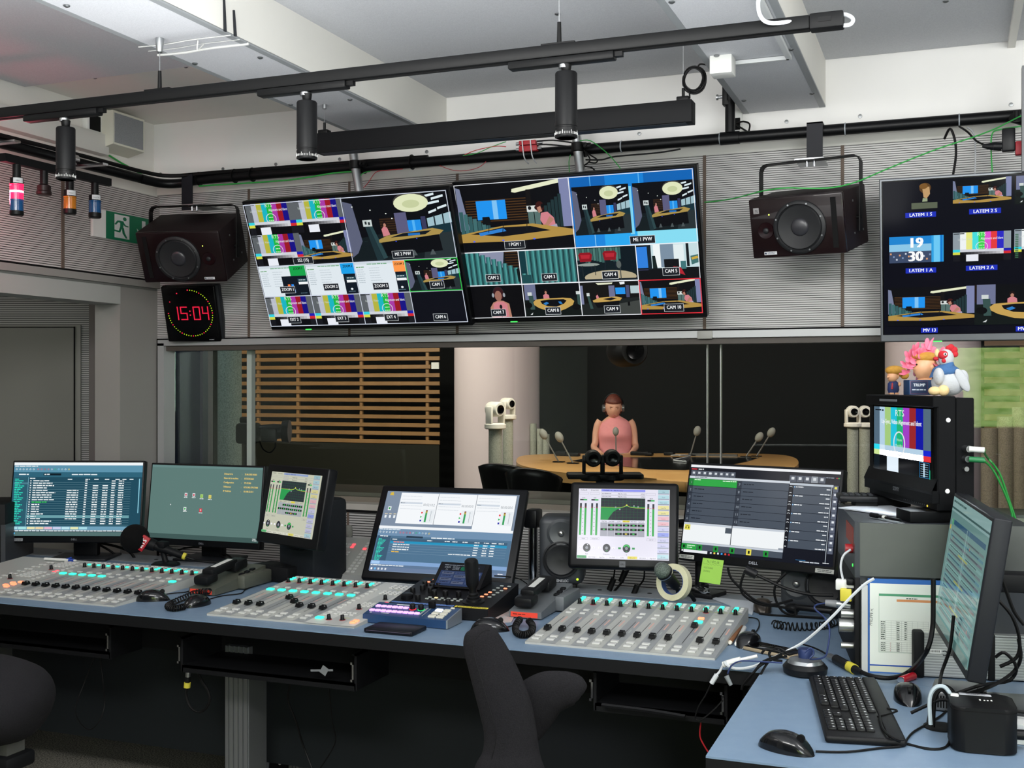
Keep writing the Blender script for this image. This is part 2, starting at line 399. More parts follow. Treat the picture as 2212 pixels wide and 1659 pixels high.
# ceiling: coffers between two downstand beams
ce = struct(MB().box(-5.6, XR, YB, YW + .15, ZC, ZC + .1).obj('ceiling', PAINT))
f = MB(); f.box(-1.973, -.736, YB, YW - .03, ZC - .012, ZC); f.box(-.435, XR, YB, YW - .03, ZC - .012, ZC); f.box(XL + .01, -2.284, YB, 3.523, ZC - .02, ZC)
f.obj('felt_panel', FELT, ce)
q = at_Y(2184, 95, YW); MB().box(q.x - .012, q.x + .012, 1.5, YW - .026, ZC - .035, ZC - .012).obj('cover_strip', PAINT, ce)
SCR_C = [(143, 18), (303, 2), (54, 111), (205, 168), (401, 144), (1063, 113), (1307, 85), (2043, 3), (262, 84), (1204, 30)]
m = MB()
for p in SCR_C:
    q = at_Z(p[0], p[1], ZC - .013); m.lathe([(.009, 0), (.009, .002), (.004, .005)], 12, tr(q) @ rotx(PI))
m.obj('screw', SCREWM, ce)
for i, (a, b, sc) in enumerate([(-2.284, -1.973, [(421, 137), (562, 124), (628, 226), (756, 215), (144, 12)]), (-.736, -.435, [(1451, 4), (1548, 120), (1708, 107), (1607, 217), (1754, 202)])]):
    bm_ = struct(MB().box(a, b, YB, YW - .026, ZB + .001, ZC).obj('trim_%d' % (7 + i), PAINT))
    MB().box(a + .022, b - .022, YB, YW - .03, ZB - .004, ZB + .004).obj('felt_panel', FELT, bm_)
    MB().box(a, a + .022, YB, YW - .03, ZB - .005, ZB + .002).box(b - .022, b, YB, YW - .03, ZB - .005, ZB + .002).obj('edge_strip', EDGE, bm_)
    m = MB()
    for p in sc:
        q = at_Z(p[0], p[1], ZB - .005); m.lathe([(.009, 0), (.009, .002), (.004, .005)], 12, tr(q) @ rotx(PI))
    m.obj('screw', SCREWM, bm_)
# rough filler seams and plaster patch on the first beam
m = MB(); b1 = bpy.data.objects['trim_7']
ya = at_Z(340, 92, ZB).y
for y, w in ((ya + .09, .004), (ya + .0, .0015), (ya + .045, .001)):
    m.tube([(-2.30, y, ZB - .006), (-2.2, y + .004, ZB - .007), (-2.1, y - .002, ZB - .006), (-1.97, y + .003, ZB - .006)], w, 6)
m.tube([(-2.09, ya + .01, ZB - .005), (-2.1, ya + .02, ZB - .03), (-2.1, ya + .05, ZB - .006)], .002, 6)
m.obj('plaster_bead', WHITEP, b1)
m = MB()
for p0, p1 in (((484, 0), (486, 68)), ((505, 22), (508, 78))):
    a = at_X(*p0, -1.971); b = at_X(*p1, -1.971); m.cyl(a, b, .004, .006, 6)
m.obj('crack', GREYP, b1)
# outside roof, keeps the sun off the rooms
struct(MB().box(-10.6, 3.4, YB - .2, 13.2, 3.45, 3.6).obj('roof', PAINT))
# ------------------------------------------------------------------ studio window
TX0 = at_Y(344, 900, YW).x
struct(MB().box(TX0, x1, YW - .012, YW + .07, 1.628, 1.655).obj('trim_9', ALU))
struct(MB().box(TX0 - .02, x1, YW - .006, YW + .03, 1.655, 1.662).box(TX0 - .02, TX0, YW - .006, YW + .03, 0, 1.66).obj('trim_10', GROOVE))
struct(MB().box(TX0, TX0 + .035, YW - .012, YW + .07, .90, 1.64).obj('trim_11', ALU))
struct(MB().box(-3.43, x1, YW + .005, YW + .075, 1.605, 1.628).obj('trim_12', mat('dark_soffit', '#4c4640', .6)))
q0 = at_Y(1506, 715, YW - .02).x; q1 = at_Y(1538, 715, YW - .02).x
MB().rbox(q0, q1, YW - .02, YW - .005, 1.624, 1.655, .002).obj('trim_13', mat('cover_plate_grey', '#9b9b95', .5)); struct(bpy.data.objects['trim_13'])
struct(MB().box(XL, x1, YW - .012, YW + .10, .904, .93).obj('trim_14', mat('sill_lacquer', '#a8a49d', .45)))
struct(MB().box(XL, x1, YW + .07, YW + .10, .93, .952).obj('trim_15', mat('glazing_bead', '#6f685d', .5)))
struct(MB().box(XL, x1, YW - .006, YW + .03, .892, .904).obj('trim_16', GROOVE))
struct(MB().box(-9.8, x1, YW + .16, YW + .5, .90, .962).obj('trim_17', mat('inner_sill', '#8f887c', .4, .2)))
def glass_mat():
    m = bpy.data.materials.new('window_glass'); m.use_nodes = True; nt = m.node_tree; nt.nodes.clear()
    o = nt.nodes.new('ShaderNodeOutputMaterial'); mx = nt.nodes.new('ShaderNodeMixShader'); t = nt.nodes.new('ShaderNodeBsdfTransparent'); g = nt.nodes.new('ShaderNodeBsdfGlossy'); fr = nt.nodes.new('ShaderNodeFresnel')
    t.inputs[0].default_value = (.93, .96, .95, 1); g.inputs['Roughness'].default_value = .0; g.inputs[0].default_value = (.9, 1, .93, 1); fr.inputs[0].default_value = 1.5
    nt.links.new(fr.outputs[0], mx.inputs[0]); nt.links.new(t.outputs[0], mx.inputs[1]); nt.links.new(g.outputs[0], mx.inputs[2]); nt.links.new(mx.outputs[0], o.inputs[0]); return m
GLASS = glass_mat()
gx = [-3.44, at_Y(1544, 900, YW + .085).x, x1]
win = struct(MB().box(gx[0], x1, YW + .08, YW + .088, .94, 1.62).obj('window_1', GLASS))
m = MB(); a = at_Y(541, 900, YW + .1).x; m.box(a - .013, a + .013, YW + .09, YW + .12, .94, 1.62); m.obj('mullion', mat('white_lacquer', '#f4f4f0', .4), win)
m = MB()
for p in (1530, 1559):
    a = at_Y(p, 900, YW + .1).x; m.box(a - .0017, a + .0017, YW + .074, YW + .1, .94, 1.62)
m.obj('glass_joint', mat('glass_edge', '#9a9c98', .35, .5), win)
# ------------------------------------------------------------------ outdoors behind the camera
GR = mat('grass_bank', '#6f9440', .9, noise=(9, '#b4c988', .22), bump=(40, .8))
m = MB(); N = 22
vs = []; fs = []; rd = random.Random(3)
for j in range(N):
    for i in range(N):
        y = YB - .6 - j * .6; vs.append((-7 + i * .8, y, .0 + max(0, (j - 1)) * .30 + rd.uniform(-.07, .07)))
for j in range(N - 1):
    for i in range(N - 1): k = j * N + i; fs.append((k, k + N, k + N + 1, k + 1))
m.add(vs, fs); g = m.obj('grass_bank', GR); tag(g, 'sunlit grass bank outside the window behind the viewer', 'grass', kind='stuff')
# ================================================================== STUDIO BEHIND THE GLASS
SX0, SX1, SY1 = -10.2, 3.2, 12.9
SF = mat('studio_carpet', '#2b2d2c', .95, noise=(60, '#3a3c3a', .2)); SDK = mat('studio_black', '#0d0f10', .8); SDG = mat('studio_dark_panel', '#2e2f27', .55)
struct(MB().box(SX0, SX1, YW + .15, SY1, -.05, 0).obj('floor_studio', SF))
struct(MB().box(SX0, SX1, YW + .15, SY1, 3.1, 3.2).obj('ceiling_studio', SDK))
struct(MB().box(SX0, SX1, SY1, SY1 + .1, 0, 3.2).obj('wall_studio_back', SDK))
struct(MB().box(SX0 - .1, SX0, YW + .15, SY1, 0, 3.2).obj('wall_studio_left', mat('studio_blue', '#2b2f45', .7)))
struct(MB().box(SX1, SX1 + .1, YW + .15, SY1, 0, 3.2).obj('wall_studio_right', SDK))
struct(MB().box(SX0, -5.65, YW + .05, YW + .15, 0, 3.2).box(x1, SX1, YW + .05, YW + .15, 0, 3.2).box(XL, x1, YW + .151, YW + .2, 0, .90).box(XL, x1, YW + .151, YW + .2, 1.66, 3.2).obj('wall_studio_front', SDK))
# wooden slat screen
WOOD = mat('oak_slats', '#7d5c38', .5, noise=(3, '#977248', .3)); OAK = mat('oak_table', '#c39a62', .35, noise=(6, '#b3864f', .3))
Ys = 11.3
def PX(px, Y=Ys): return at_Y(px, 829.5, Y).x
def PZ(px, py, Y=Ys): return at_Y(px, py, Y).z
sw = thing('slatted_wood_screen', 'wall screen of horizontal brown wooden slats behind the studio glass', 'screen', tr((PX(523) + PX(949)) / 2, Ys, 0))
ox = (PX(523) + PX(949)) / 2
X0, X1 = PX(500) - ox, PX(949.5) - ox
for k in range(13):
    zc = PZ(740, 740.5 + 17.6 * k)
    xe = X1 if k != 3 else PX(930) - ox
    MB().rbox(X0, xe, 0, .02, zc - .022, zc + .022, .003, 1).obj('slat', WOOD, sw)
for p in (555, 641, 778, 921):
    x = PX(p) - ox; MB().box(x - .018, x + .018, .02, .05, PZ(p, 955), 2.1).obj('upright', WOOD, sw)
MB().box(X0, X1, -.01, .02, 0, PZ(740, 957)).obj('dark_panel', SDG, sw)
MB().box(X1 - .09, X1, -.02, .0, PZ(930, 797), PZ(930, 783)).obj('white_box', WHITEP, sw)
# second, right-hand screen
sx = PX(2126)
sw2 = thing('slatted_wood_screen', 'part of a wooden slat screen at the right edge, behind the green reflection', 'screen', tr(sx, Ys, 0))
for k in range(10): zc = PZ(2160, 740 + 27 * k); MB().rbox(0, 1.6, 0, .02, zc - .03, zc + .03, .003, 1).obj('slat', WOOD, sw2)
MB().box(.3, .34, .02, .05, .8, 2.2).obj('upright', WOOD, sw2)
# round plastered pillars
PIL = mat('pillar_plaster', '#cdbfc2', .6)
def pillar(x0, x1_, Y, label):
    a, b = at_Y(x0, 829.5, Y).x, at_Y(x1_, 829.5, Y).x
    o = MB(tr((a + b) / 2, Y + (b - a) / 2, 0)).lathe([((b - a) / 2, 0), ((b - a) / 2, 3.08)], 48).obj('pillar', PIL); tag(o, label, 'pillar')
pillar(951, 1127, 10.6, 'round off-white pillar right of the wooden slat screen in the studio')
pillar(1906, 2122, 10.4, 'round pale pink pillar behind the toys on the square monitor')
# curtain of felt tubes, stepped heights
FT = mat('felt_tube', '#5f6e68', .9, noise=(150, '#8c9a92', .12), bump=(200, .4)); FTL = mat('grey_felt', '#8a8c80', .9, noise=(150, '#a3a598', .12), bump=(200, .4))
def tube_row(pxs, tops, Y, r, group, label, m=FT):
    first = None
    for p, t in zip(pxs, tops):
        q = at_Y(p, t, Y)
        o = MB().lathe([(r, 0), (r, q.z), (r * .8, q.z), (r * .8, q.z - .05)], 20).obj('felt_tube', m); o.location = (q.x, Y, 0)
        tag(o, label, 'acoustic tube', group)
tube_row([1136, 1152, 1167, 1180], [904, 915, 926, 938], 10.9, .034, 'grey felt tubes beside the pillar', 'grey felt acoustic tube in the stepped row right of the off-white pillar', FTL)
o = MB().lathe([(.085, 0), (.085, 2.6)], 32).obj('felt_column', FT); q = at_Y(496, 900, 6.9); o.location = (q.x, 6.9, 0); tag(o, 'thick grey-green felt column seen left of the white window mullion', 'column')
tube_row([2137, 2172, 2205], [925, 900, 880], 9.6, .062, 'brown felt tubes at the right edge', 'brown-grey felt tube low at the right edge behind the glass', mat('brown_felt', '#6b6152', .9, noise=(120, '#857a68', .15)))
o = MB().box(-.12, .12, -.02, .02, 0, 2.6).obj('blue_panel', mat('navy_panel', '#20263e', .5)); q = at_Y(408, 900, 7.4); o.location = (q.x, 7.4, 0); tag(o, 'dark navy panel at the left end of the studio window', 'panel')
o = MB().box(-.024, .024, -.03, .03, 0, 2.6).obj('grey_post', mat('post_grey', '#55585a', .5)); q = at_Y(449, 900, 7.2); o.location = (q.x, 7.2, 0); tag(o, 'narrow grey post between the navy panel and the felt column', 'post')
# black backdrop cloth
MB().box(PX(1120, 11.6), PX(1910, 11.6), 11.6, 11.62, 0, 3.0).obj('black_backdrop', mat('backdrop_black', '#0a0e10', .75)); tag(bpy.data.objects['black_backdrop'], 'black backdrop wall behind the studio table', 'backdrop')
# ================================================================== PICTURES ON THE SCREENS
SKIN_C, PINK_C = '#b5806c', '#cf8088'
def p_bars(s, x, y, w, h, dim=1.0, tv3=False):
    s.begin(x, y, w, h, 160, 90)
    cs = ['#5d6266', '#b9bdc9', '#b5b33f', '#19b4c2', '#1fb53e', '#a93aa4', '#9a1824', '#151082', '#5d6266']
    if tv3: cs = ['#8e9aa3', '#eef2f2', '#e6e682', '#46dede', '#3fd34f', '#e052cf', '#e33a3a', '#2a28c2', '#8e9aa3']
    xs = [0, 20, 37, 54, 71, 88, 105, 122, 140, 160]
    for i, c in enumerate(cs): s.rect(xs[i], 0, xs[i + 1] - xs[i], 53, c, i == 0)
    s.rect(0, 53, 20, 8, '#35cfe0'); s.rect(0, 61, 20, 8, '#d6d94a', False); s.rect(140, 53, 20, 8, '#1c1fae', False); s.rect(140, 61, 20, 8, '#d02a30', False)
    s.rect(20, 53, 120, 8, '#cfd2da', False)
    for k in range(12): g = int(8 + 200 * k / 11); s.rect(20 + 10 * k, 61, 10, 8, (g, g, g + 4), False)
    s.rect(0, 69, 160, 21, '#07070a', False); s.rect(0, 69, 20, 21, '#13141a'); s.rect(140, 69, 20, 21, '#15161c', False); s.rect(37, 69, 34, 21, '#e9ecf4')
    s.text(79, 12, 15, 'RTS', '#cfe8c8' if not tv3 else '#d8ffd8', 'c'); s.text(56, 24, 8.5, 'Lip-Sync, Video', '#c9d2cf', 'r', sq=.8); s.text(77, 24, 10.5, 'Alignment and Ident', '#f4f4f6', 'l', sq=.72)
    s.ring(80, 45, 17, 15, 1.8, '#dfe3e6'); s.words(73, 40, 14, 3, '#c8f0c8', 2, 1); s.words(71, 49, 18, 3, '#c8f0c8', 3, 1)
    s.words(2, 2, 30, 4, '#202428', 4, .9)
    s.end()
def p_disc(s, cx, cy, rx, ry):
    s.ell(cx, cy - ry * .18, rx * 1.02, ry * 1.05, '#3a3835'); s.ell(cx, cy, rx, ry, '#dfe5bd'); s.ell(cx, cy + ry * .1, rx * .5, ry * .45, '#c6cfa0')
def p_wide(s, x, y, w, h):
    """wide view over the dark studio with the glowing disc"""
    s.begin(x, y, w, h, 160, 90)
    s.rect(0, 0, 160, 90, '#06080d'); s.poly([(0, 60), (60, 52), (160, 45), (160, 90), (0, 90)], '#101a1d'); s.poly([(118, 60), (160, 52), (160, 90), (110, 90)], '#263033')
    s.rect(52, 32, 26, 22, '#1d130d')
    for k in range(6): s.rect(52, 33 + k * 3.2, 26, 1, '#3e2a18', k == 0)
    s.poly([(0, 6), (14, 10), (20, 62), (10, 78), (0, 84)], '#5c6178')
    s.rect(76, 26, 18, 32, '#5c5b7c'); s.rect(94, 37, 20, 15, '#1f8fe6'); s.rect(101, 37, 4, 15, '#53b1f2'); s.rect(115, 33, 7, 21, '#38395a')
    s.poly([(124, 36), (160, 29), (160, 50), (124, 54)], '#9fbfc9'); s.rect(134, 32, 2, 22, '#1b2a30'); s.rect(147, 30, 2, 20, '#1b2a30', False); s.poly([(124, 47), (160, 43), (160, 55), (124, 57)], '#12303a')
    for a, b, c in ((98, 20, 16), (118, 6, 22), (120, 16, 26), (135, 9, 18), (142, 22, 14), (128, 27, 12)): s.poly([(a, b), (a + c, b - 3.4), (a + c, b - .4), (a, b + 3)], '#dbe9ee')
    p_disc(s, 104, 14, 26, 12)
    for a, b in ((14, 14), (41, 20), (64, 26), (72, 33)): s.ell(a, b, 1.2, .8, '#e8efe8', 8)
    s.ell(59, 40, 3.2, 4, '#1c1012'); s.poly([(53, 47), (57, 43), (62, 45), (65, 55), (54, 57)], PINK_C); s.ell(59, 41.5, 2, 2.6, SKIN_C)
    s.rect(23, 62, 5, 1, '#1a2a2a'); s.poly([(28, 40), (35, 40), (48, 90), (38, 90)], '#1d3136'); s.poly([(35, 42), (40, 42), (55, 86), (48, 88)], '#2b4549'); s.rect(26, 33, 14, 9, '#c6d0cf'); s.rect(29, 35, 3, 4, '#20282a'); s.rect(34, 36, 3, 4, '#20282a', False)
    s.poly([(46, 61), (60, 56), (130, 49), (146, 53), (136, 60), (62, 66), (46, 65)], '#a98f4c'); s.poly([(64, 59), (84, 54), (128, 52), (118, 57)], '#0e161d'); s.rect(92, 54.5, 18, 3, '#1f6fc0')
    s.poly([(50, 65), (138, 58), (140, 80), (54, 84)], '#05070b'); s.ell(72, 64.5, 1, .7, '#3d56ff', 8); s.ell(104, 62, 1, .7, '#3d56ff', 8)
    for a in (66, 96, 124): s.poly([(a, 78), (a + 2, 78), (a + 5, 85), (a - 4, 85)], '#4d5658')
    s.end()
def p_pgm(s, x, y, w, h):
    """programme picture: curved table, blue wall screen, person at work on the right"""
    s.begin(x, y, w, h, 160, 90)
    s.rect(0, 0, 160, 90, '#07080b'); s.rect(8, 24, 92, 28, '#130c08')
    for k in range(9): s.rect(12, 22 + k * 3.4, 86, 1.3, '#4a3219', k == 0)
    s.rect(27, 23, 42, 25, '#1f93ee'); s.rect(50, 23, 7, 25, '#7ec2f4'); s.poly([(0, 4), (6, 6), (14, 60), (0, 62)], '#777f9a'); s.rect(145, 0, 15, 62, '#7d84ab')
    s.poly([(80, 10), (145, 1), (145, 6), (84, 15), (79, 14)], '#e5e9c8')
    s.rect(99, 12, 6, 36, '#12100e'); s.rect(112, 14, 33, 50, '#07090c')
    for k in range(5): s.rect(122 + k * 5, 34 - k * 3.5, 4.2, 30 + k * 3, '#1e3336', k == 0)
    for k in range(8): s.rect(1 + k * 6.2, 36 + k * 3.2, 5.6, 30, '#3f6c6e' if k % 2 else '#335b5e', k == 0)
    s.poly([(34, 44), (44, 44), (46, 54), (33, 54)], '#0b0f11')
    for a in (99, 108): s.rect(a, 40, 8, 20, '#56706c'); s.rect(a - 1, 33, 9, 8, '#d6dbd8'); s.ell(a + 3, 36, 2.4, 2.6, '#15191a', 10)
    s.ell(116, 35, 6, 7, '#3a1512'); s.poly([(112, 36), (117, 34), (119, 41), (114, 43)], SKIN_C); s.ell(120, 34, 2, 3, '#0c0c0f', 10)
    s.poly([(117, 43), (126, 42), (134, 50), (136, 62), (122, 64), (115, 52)], PINK_C); s.poly([(120, 62), (137, 58), (139, 67), (119, 67)], '#a7a0b4'); s.poly([(128, 48), (134, 52), (122, 63), (110, 65), (110, 62), (122, 57)], SKIN_C)
    s.poly([(0, 66), (60, 57), (104, 56), (160, 66), (160, 74), (80, 79), (0, 78)], '#b08e46'); s.poly([(14, 66), (60, 59), (100, 59), (128, 66), (60, 71)], '#0c0e14'); s.poly([(26, 65), (62, 60), (66, 64), (28, 69)], '#2e7fd0'); s.poly([(0, 77), (80, 78), (160, 73), (160, 90), (0, 90)], '#06070b')
    for a in (18, 60, 104): s.ell(a, 76, 1.8, 1, '#4964ff', 8)
    for a, b in ((40, 8), (60, 10), (94, 8)): s.poly([(a, 65), (a + 1, 65), (a + b * .4, 52), (a + b * .4 - 1, 52)], '#15191c')
    s.end()
def p_tubes(s, x, y, w, h, stepped):
    s.begin(x, y, w, h, 160, 90); s.rect(0, 0, 160, 90, '#0d1f20')
    if stepped:
        s.poly([(40, 0), (118, 0), (110, 44), (60, 30)], '#8b90a8'); s.rect(118, 0, 42, 60, '#17100c')
        for k in range(7): s.rect(120, 3 + k * 7, 40, 2, '#4a3118', k == 0)
    for k in range(10):
        a = 2 + k * 15.4; t = 2 + max(0, k - 2) * 6.2 if stepped else 0
        for j in range(4): s.rect(a + j * 3.4, t, 3.5, 90, ('#2c6062', '#3c8282', '#4f9c98', '#2b5c60')[j], j == 0)
    if stepped: s.ell(84, 66, 5, 8, '#23393a'); s.poly([(148, 50), (158, 46), (160, 84), (150, 84)], '#0d1517')
    else: s.rect(0, 0, 18, 62, '#10383f'); s.rect(18, 0, 3, 70, '#7a9a98'); s.rect(0, 66, 28, 24, '#1d4a4e')
    s.end()
def p_chairs(s, x, y, w, h):
    s.begin(x, y, w, h, 160, 90); s.rect(0, 0, 160, 90, '#0b1a1f')
    for k in range(16): s.rect(k * 7.5, 4, 6.4, 30 + (k % 5) * 2, '#39605c' if k % 2 else '#4c7a72', k == 0)
    s.rect(118, 0, 42, 66, '#07161d'); s.ell(86, 80, 70, 18, '#b5a98a'); s.rect(0, 84, 160, 6, '#162026')
    for a, b in ((22, 28), (88, 26)):
        s.poly([(a - 18, b - 8), (a - 12, b - 14), (a + 14, b - 14), (a + 20, b - 8), (a + 16, b + 10), (a - 14, b + 10)], '#8d1420'); s.poly([(a - 12, b - 8), (a + 14, b - 8), (a + 12, b + 2), (a - 10, b + 2)], '#b52633')
        for k in (-12, 12): s.poly([(a + k, b + 10), (a + k + 1.5, b + 10), (a + k * 1.3 + 1.5, b + 36), (a + k * 1.3, b + 36)], '#1d2330')
    s.ell(30, 46, 30, 4, '#8f9a94'); s.rect(12, 48, 2, 28, '#222a2c'); s.rect(46, 48, 2, 26, '#222a2c', False)
    s.ell(111, 48, 6.5, 10, '#5a625f'); s.rect(113, 56, 2.4, 34, '#30383a'); s.end()
def p_window(s, x, y, w, h):
    s.begin(x, y, w, h, 160, 90); s.rect(0, 0, 160, 90, '#0b1115'); s.rect(0, 6, 28, 54, '#2f7fdc'); s.rect(0, 64, 28, 26, '#3c4066')
    s.rect(38, 0, 122, 62, '#c6dde2'); s.rect(44, 0, 18, 60, '#f0f6f6'); s.rect(62, 2, 34, 58, '#7b8fa2'); s.rect(96, 4, 26, 56, '#e3eef0', False); s.rect(128, 0, 7, 60, '#12181d'); s.rect(28, 0, 10, 64, '#12222c', False)
    s.poly([(40, 30), (48, 30), (52, 62), (40, 62)], '#10201f'); s.rect(70, 40, 38, 28, '#0c1013'); s.rect(112, 46, 14, 20, '#3f7377'); s.poly([(138, 34), (160, 30), (160, 50), (140, 56)], '#41706f'); s.poly([(140, 38), (156, 34), (158, 40), (142, 44)], '#c9a63e')
    s.poly([(92, 58), (112, 62), (122, 78), (100, 70)], '#a01c28'); s.rect(0, 66, 160, 24, '#0a0d10'); s.poly([(94, 60), (114, 66), (122, 82), (100, 74)], '#b02430'); s.end()
def p_woman(s, x, y, w, h):
    s.begin(x, y, w, h, 160, 90); s.rect(0, 0, 160, 90, '#060608')
    s.poly([(62, 90), (60, 62), (70, 48), (86, 42), (100, 44), (116, 52), (120, 90)], SKIN_C); s.poly([(68, 90), (70, 52), (82, 46), (100, 46), (110, 54), (112, 90)], PINK_C)
    s.ell(88, 24, 15, 19, '#35151a'); s.ell(87, 30, 10, 14, '#9a6a5c'); s.ell(72, 28, 3.5, 6, '#9aa0a6', 10); s.ell(104, 28, 3.5, 6, '#9aa0a6', 10); s.ring(88, 25, 17, 21, 2, '#202226', 24, 190, 350)
    s.rect(90, 60, 2, 30, '#101012'); s.ell(91, 60, 4, 6, '#17171a'); s.end()
def p_top(s, x, y, w, h):
    s.begin(x, y, w, h, 160, 90); s.rect(0, 0, 160, 90, '#07090b'); s.rect(0, 40, 160, 50, '#0d1512'); s.rect(4, 0, 32, 44, '#6d7392'); s.rect(0, 0, 4, 40, '#20160f')
    for a in (14, 20): s.poly([(a, 32), (a + 7, 32), (a + 9, 70), (a + 2, 70)], '#36504c')
    s.rect(12, 23, 12, 9, '#cdd4d2'); s.rect(148, 24, 12, 8, '#cdd4d2'); s.rect(150, 32, 9, 40, '#36504c')
    s.ell(64, 22, 5, 6, '#1d100f'); s.poly([(56, 32), (64, 27), (72, 32), (73, 44), (56, 44)], PINK_C); s.ell(64, 25, 3, 4, SKIN_C)
    out = [(26, 50), (34, 43), (64, 41), (110, 40), (132, 42), (141, 50), (136, 60), (116, 70), (92, 78), (68, 76), (40, 66), (28, 58)]
    s.poly(out, '#c4a055'); s.poly([(46, 47), (70, 44), (112, 44), (120, 48), (112, 56), (90, 64), (66, 62), (50, 55)], '#090b0f'); s.poly(out[5:] + [(28, 62), (40, 70), (68, 80), (92, 82), (118, 73), (138, 63)], '#9a7a38') if False else None
    s.poly([(54, 54), (64, 50), (70, 54), (60, 59)], '#2c7bc4'); s.poly([(96, 50), (104, 50), (108, 57), (100, 56)], '#2c7bc4'); s.poly([(14, 84), (22, 78), (20, 84)], '#cfd4d4'); s.ell(12, 58, 10, 8, '#060808'); s.ell(146, 66, 12, 8, '#060808'); s.end()
def p_cam9(s, x, y, w, h):
    s.begin(x, y, w, h, 160, 90); s.rect(0, 0, 160, 90, '#10100e'); s.poly([(0, 60), (60, 50), (160, 44), (160, 90), (0, 90)], '#1b201f'); s.poly([(60, 90), (90, 62), (160, 52), (160, 90)], '#3f4340'); s.rect(0, 10, 8, 50, '#7a80a0')
    s.rect(78, 12, 16, 30, '#6c7090'); s.rect(96, 18, 26, 17, '#2394ea'); s.rect(124, 12, 9, 32, '#4a4d6d'); s.rect(136, 14, 24, 20, '#b8ccd0'); s.poly([(44, 4), (90, 4), (88, 8), (50, 9)], '#e3e6c9'); s.poly([(108, 4), (122, 3), (122, 9), (110, 10)], '#e8edf0')
    s.poly([(18, 38), (24, 38), (32, 72), (24, 72)], '#36504c'); s.rect(17, 30, 8, 8, '#cdd4d2'); s.ell(46, 33, 3, 4, '#1d100f'); s.poly([(42, 38), (47, 35), (51, 46), (43, 46)], PINK_C)
    s.poly([(32, 50), (52, 43), (96, 41), (112, 45), (106, 52), (60, 56), (34, 55)], '#c4a055'); s.poly([(60, 47), (84, 43), (98, 46), (80, 51)], '#0b0d12'); s.poly([(36, 56), (104, 52), (102, 66), (44, 70)], '#08090a'); s.poly([(126, 56), (132, 55), (132, 66), (126, 66)], '#090a0b'); s.end()
def p_zoom(s, x, y, w, h, k):
    s.begin(x, y, w, h, 160, 90); s.rect(0, 0, 160, 90, '#dfe8ee'); s.rect(0, 0, 160, 8, '#cfd9e0'); s.words(40, 6, 70, 4, '#7fae8c', k, .9); s.words(4, 14, 26, 3, '#5b9a5a', k + 2, .8)
    for j in range(7): s.words(6, 22 + j * 6, 24, 2, '#a9b6be', k + j, .8); s.words(44, 18 + j * 7, 50, 2, '#b7c2c9', k + j * 3, .6)
    c = ('#16a34a', '#1a9fe8', '#ff9a4c')[k]; x0 = (104, 114, 122)[k]
    s.rect(x0, 0, 160 - x0, 32, c); s.text((x0 + 160) / 2, 14, 10, 'ZOOM %d' % (k + 1), '#0c1a12', 'c', bold=.03, sq=.8)
    x1_ = (72, 118, 124)[k]; s.rect(x1_, 32, 160 - x1_, 58, '#0d1722'); s.rect(124, 40, 32, 10, '#1b3b46'); s.rect(126, 50, 30, 7, '#f1f4f6'); s.words(128, 43, 22, 3, '#dfe9ee', k, .9)
    if k == 0:
        for a, b, cc in ((88, 56, '#ff7d3c'), (100, 56, '#2c8cf0'), (90, 72, '#2c8cf0'), (102, 72, '#2c8cf0')): s.rect(a, b, 8, 9, cc)
    else: s.ell(138, 76, 4, 3, '#e6ecf0')
    s.words(126, 82, 26, 2, '#6b8a99', 5, .8); s.end()
def p_tag(s, x, y, t, size=2.6, wd=None):
    w = (wd or (len(t) * size * .54 + 2)); s.rect(x - w / 2, y - size * .95, w, size * 1.5, '#dfe4e8'); s.rect(x - w / 2 + .25, y - size * .95 + .25, w - .5, size * 1.5 - .5, '#1c2026'); s.text(x, y + .12, size * .95, t, '#f2f4f6', 'c', bold=.02, sq=.85)
def tv_one(s):
    s.rect(0, 0, 192, 108, '#05060a'); L = '#d5dceb'
    p_bars(s, 0, 0, 48, 27); p_bars(s, 48, 0, 48, 27); p_bars(s, 0, 27, 48, 27); p_pgm(s, 48, 27, 48, 27); p_wide(s, 96, 0, 96, 54)
    for k in range(3): p_zoom(s, 48 * k, 54, 48, 27, k)
    p_wide(s, 144, 54, 48, 27); s.rect(144, 81, 48, 27, '#070913')
    for k in range(3): p_bars(s, 48 * k, 81, 48, 27)
    s.frame(0, 0, 192, 108, .6, L)
    for a in (48, 96, 144): s.rect(a - .3, 54 if a != 96 else 0, .6, 54 if a != 96 else 108, L)
    s.rect(0, 53.7, 192, .6, L); s.rect(0, 80.7, 192, .6, L, False); s.frame(144, 54, 48, 27, .7, '#1fc23c')
    for x, y, t in ((48, 51, 'SS2 (15)'), (144, 50, 'ME 2 PVW'), (26, 76, 'ZOOM 1'), (70, 75, 'ZOOM 2'), (118, 76, 'ZOOM 3'), (170, 76.5, 'CAM 1'), (26, 103, 'EXT 2'), (74, 103, 'EXT 3'), (122, 103, 'EXT 4'), (168, 104, 'CAM 6')): p_tag(s, x, y, t, 4.1)
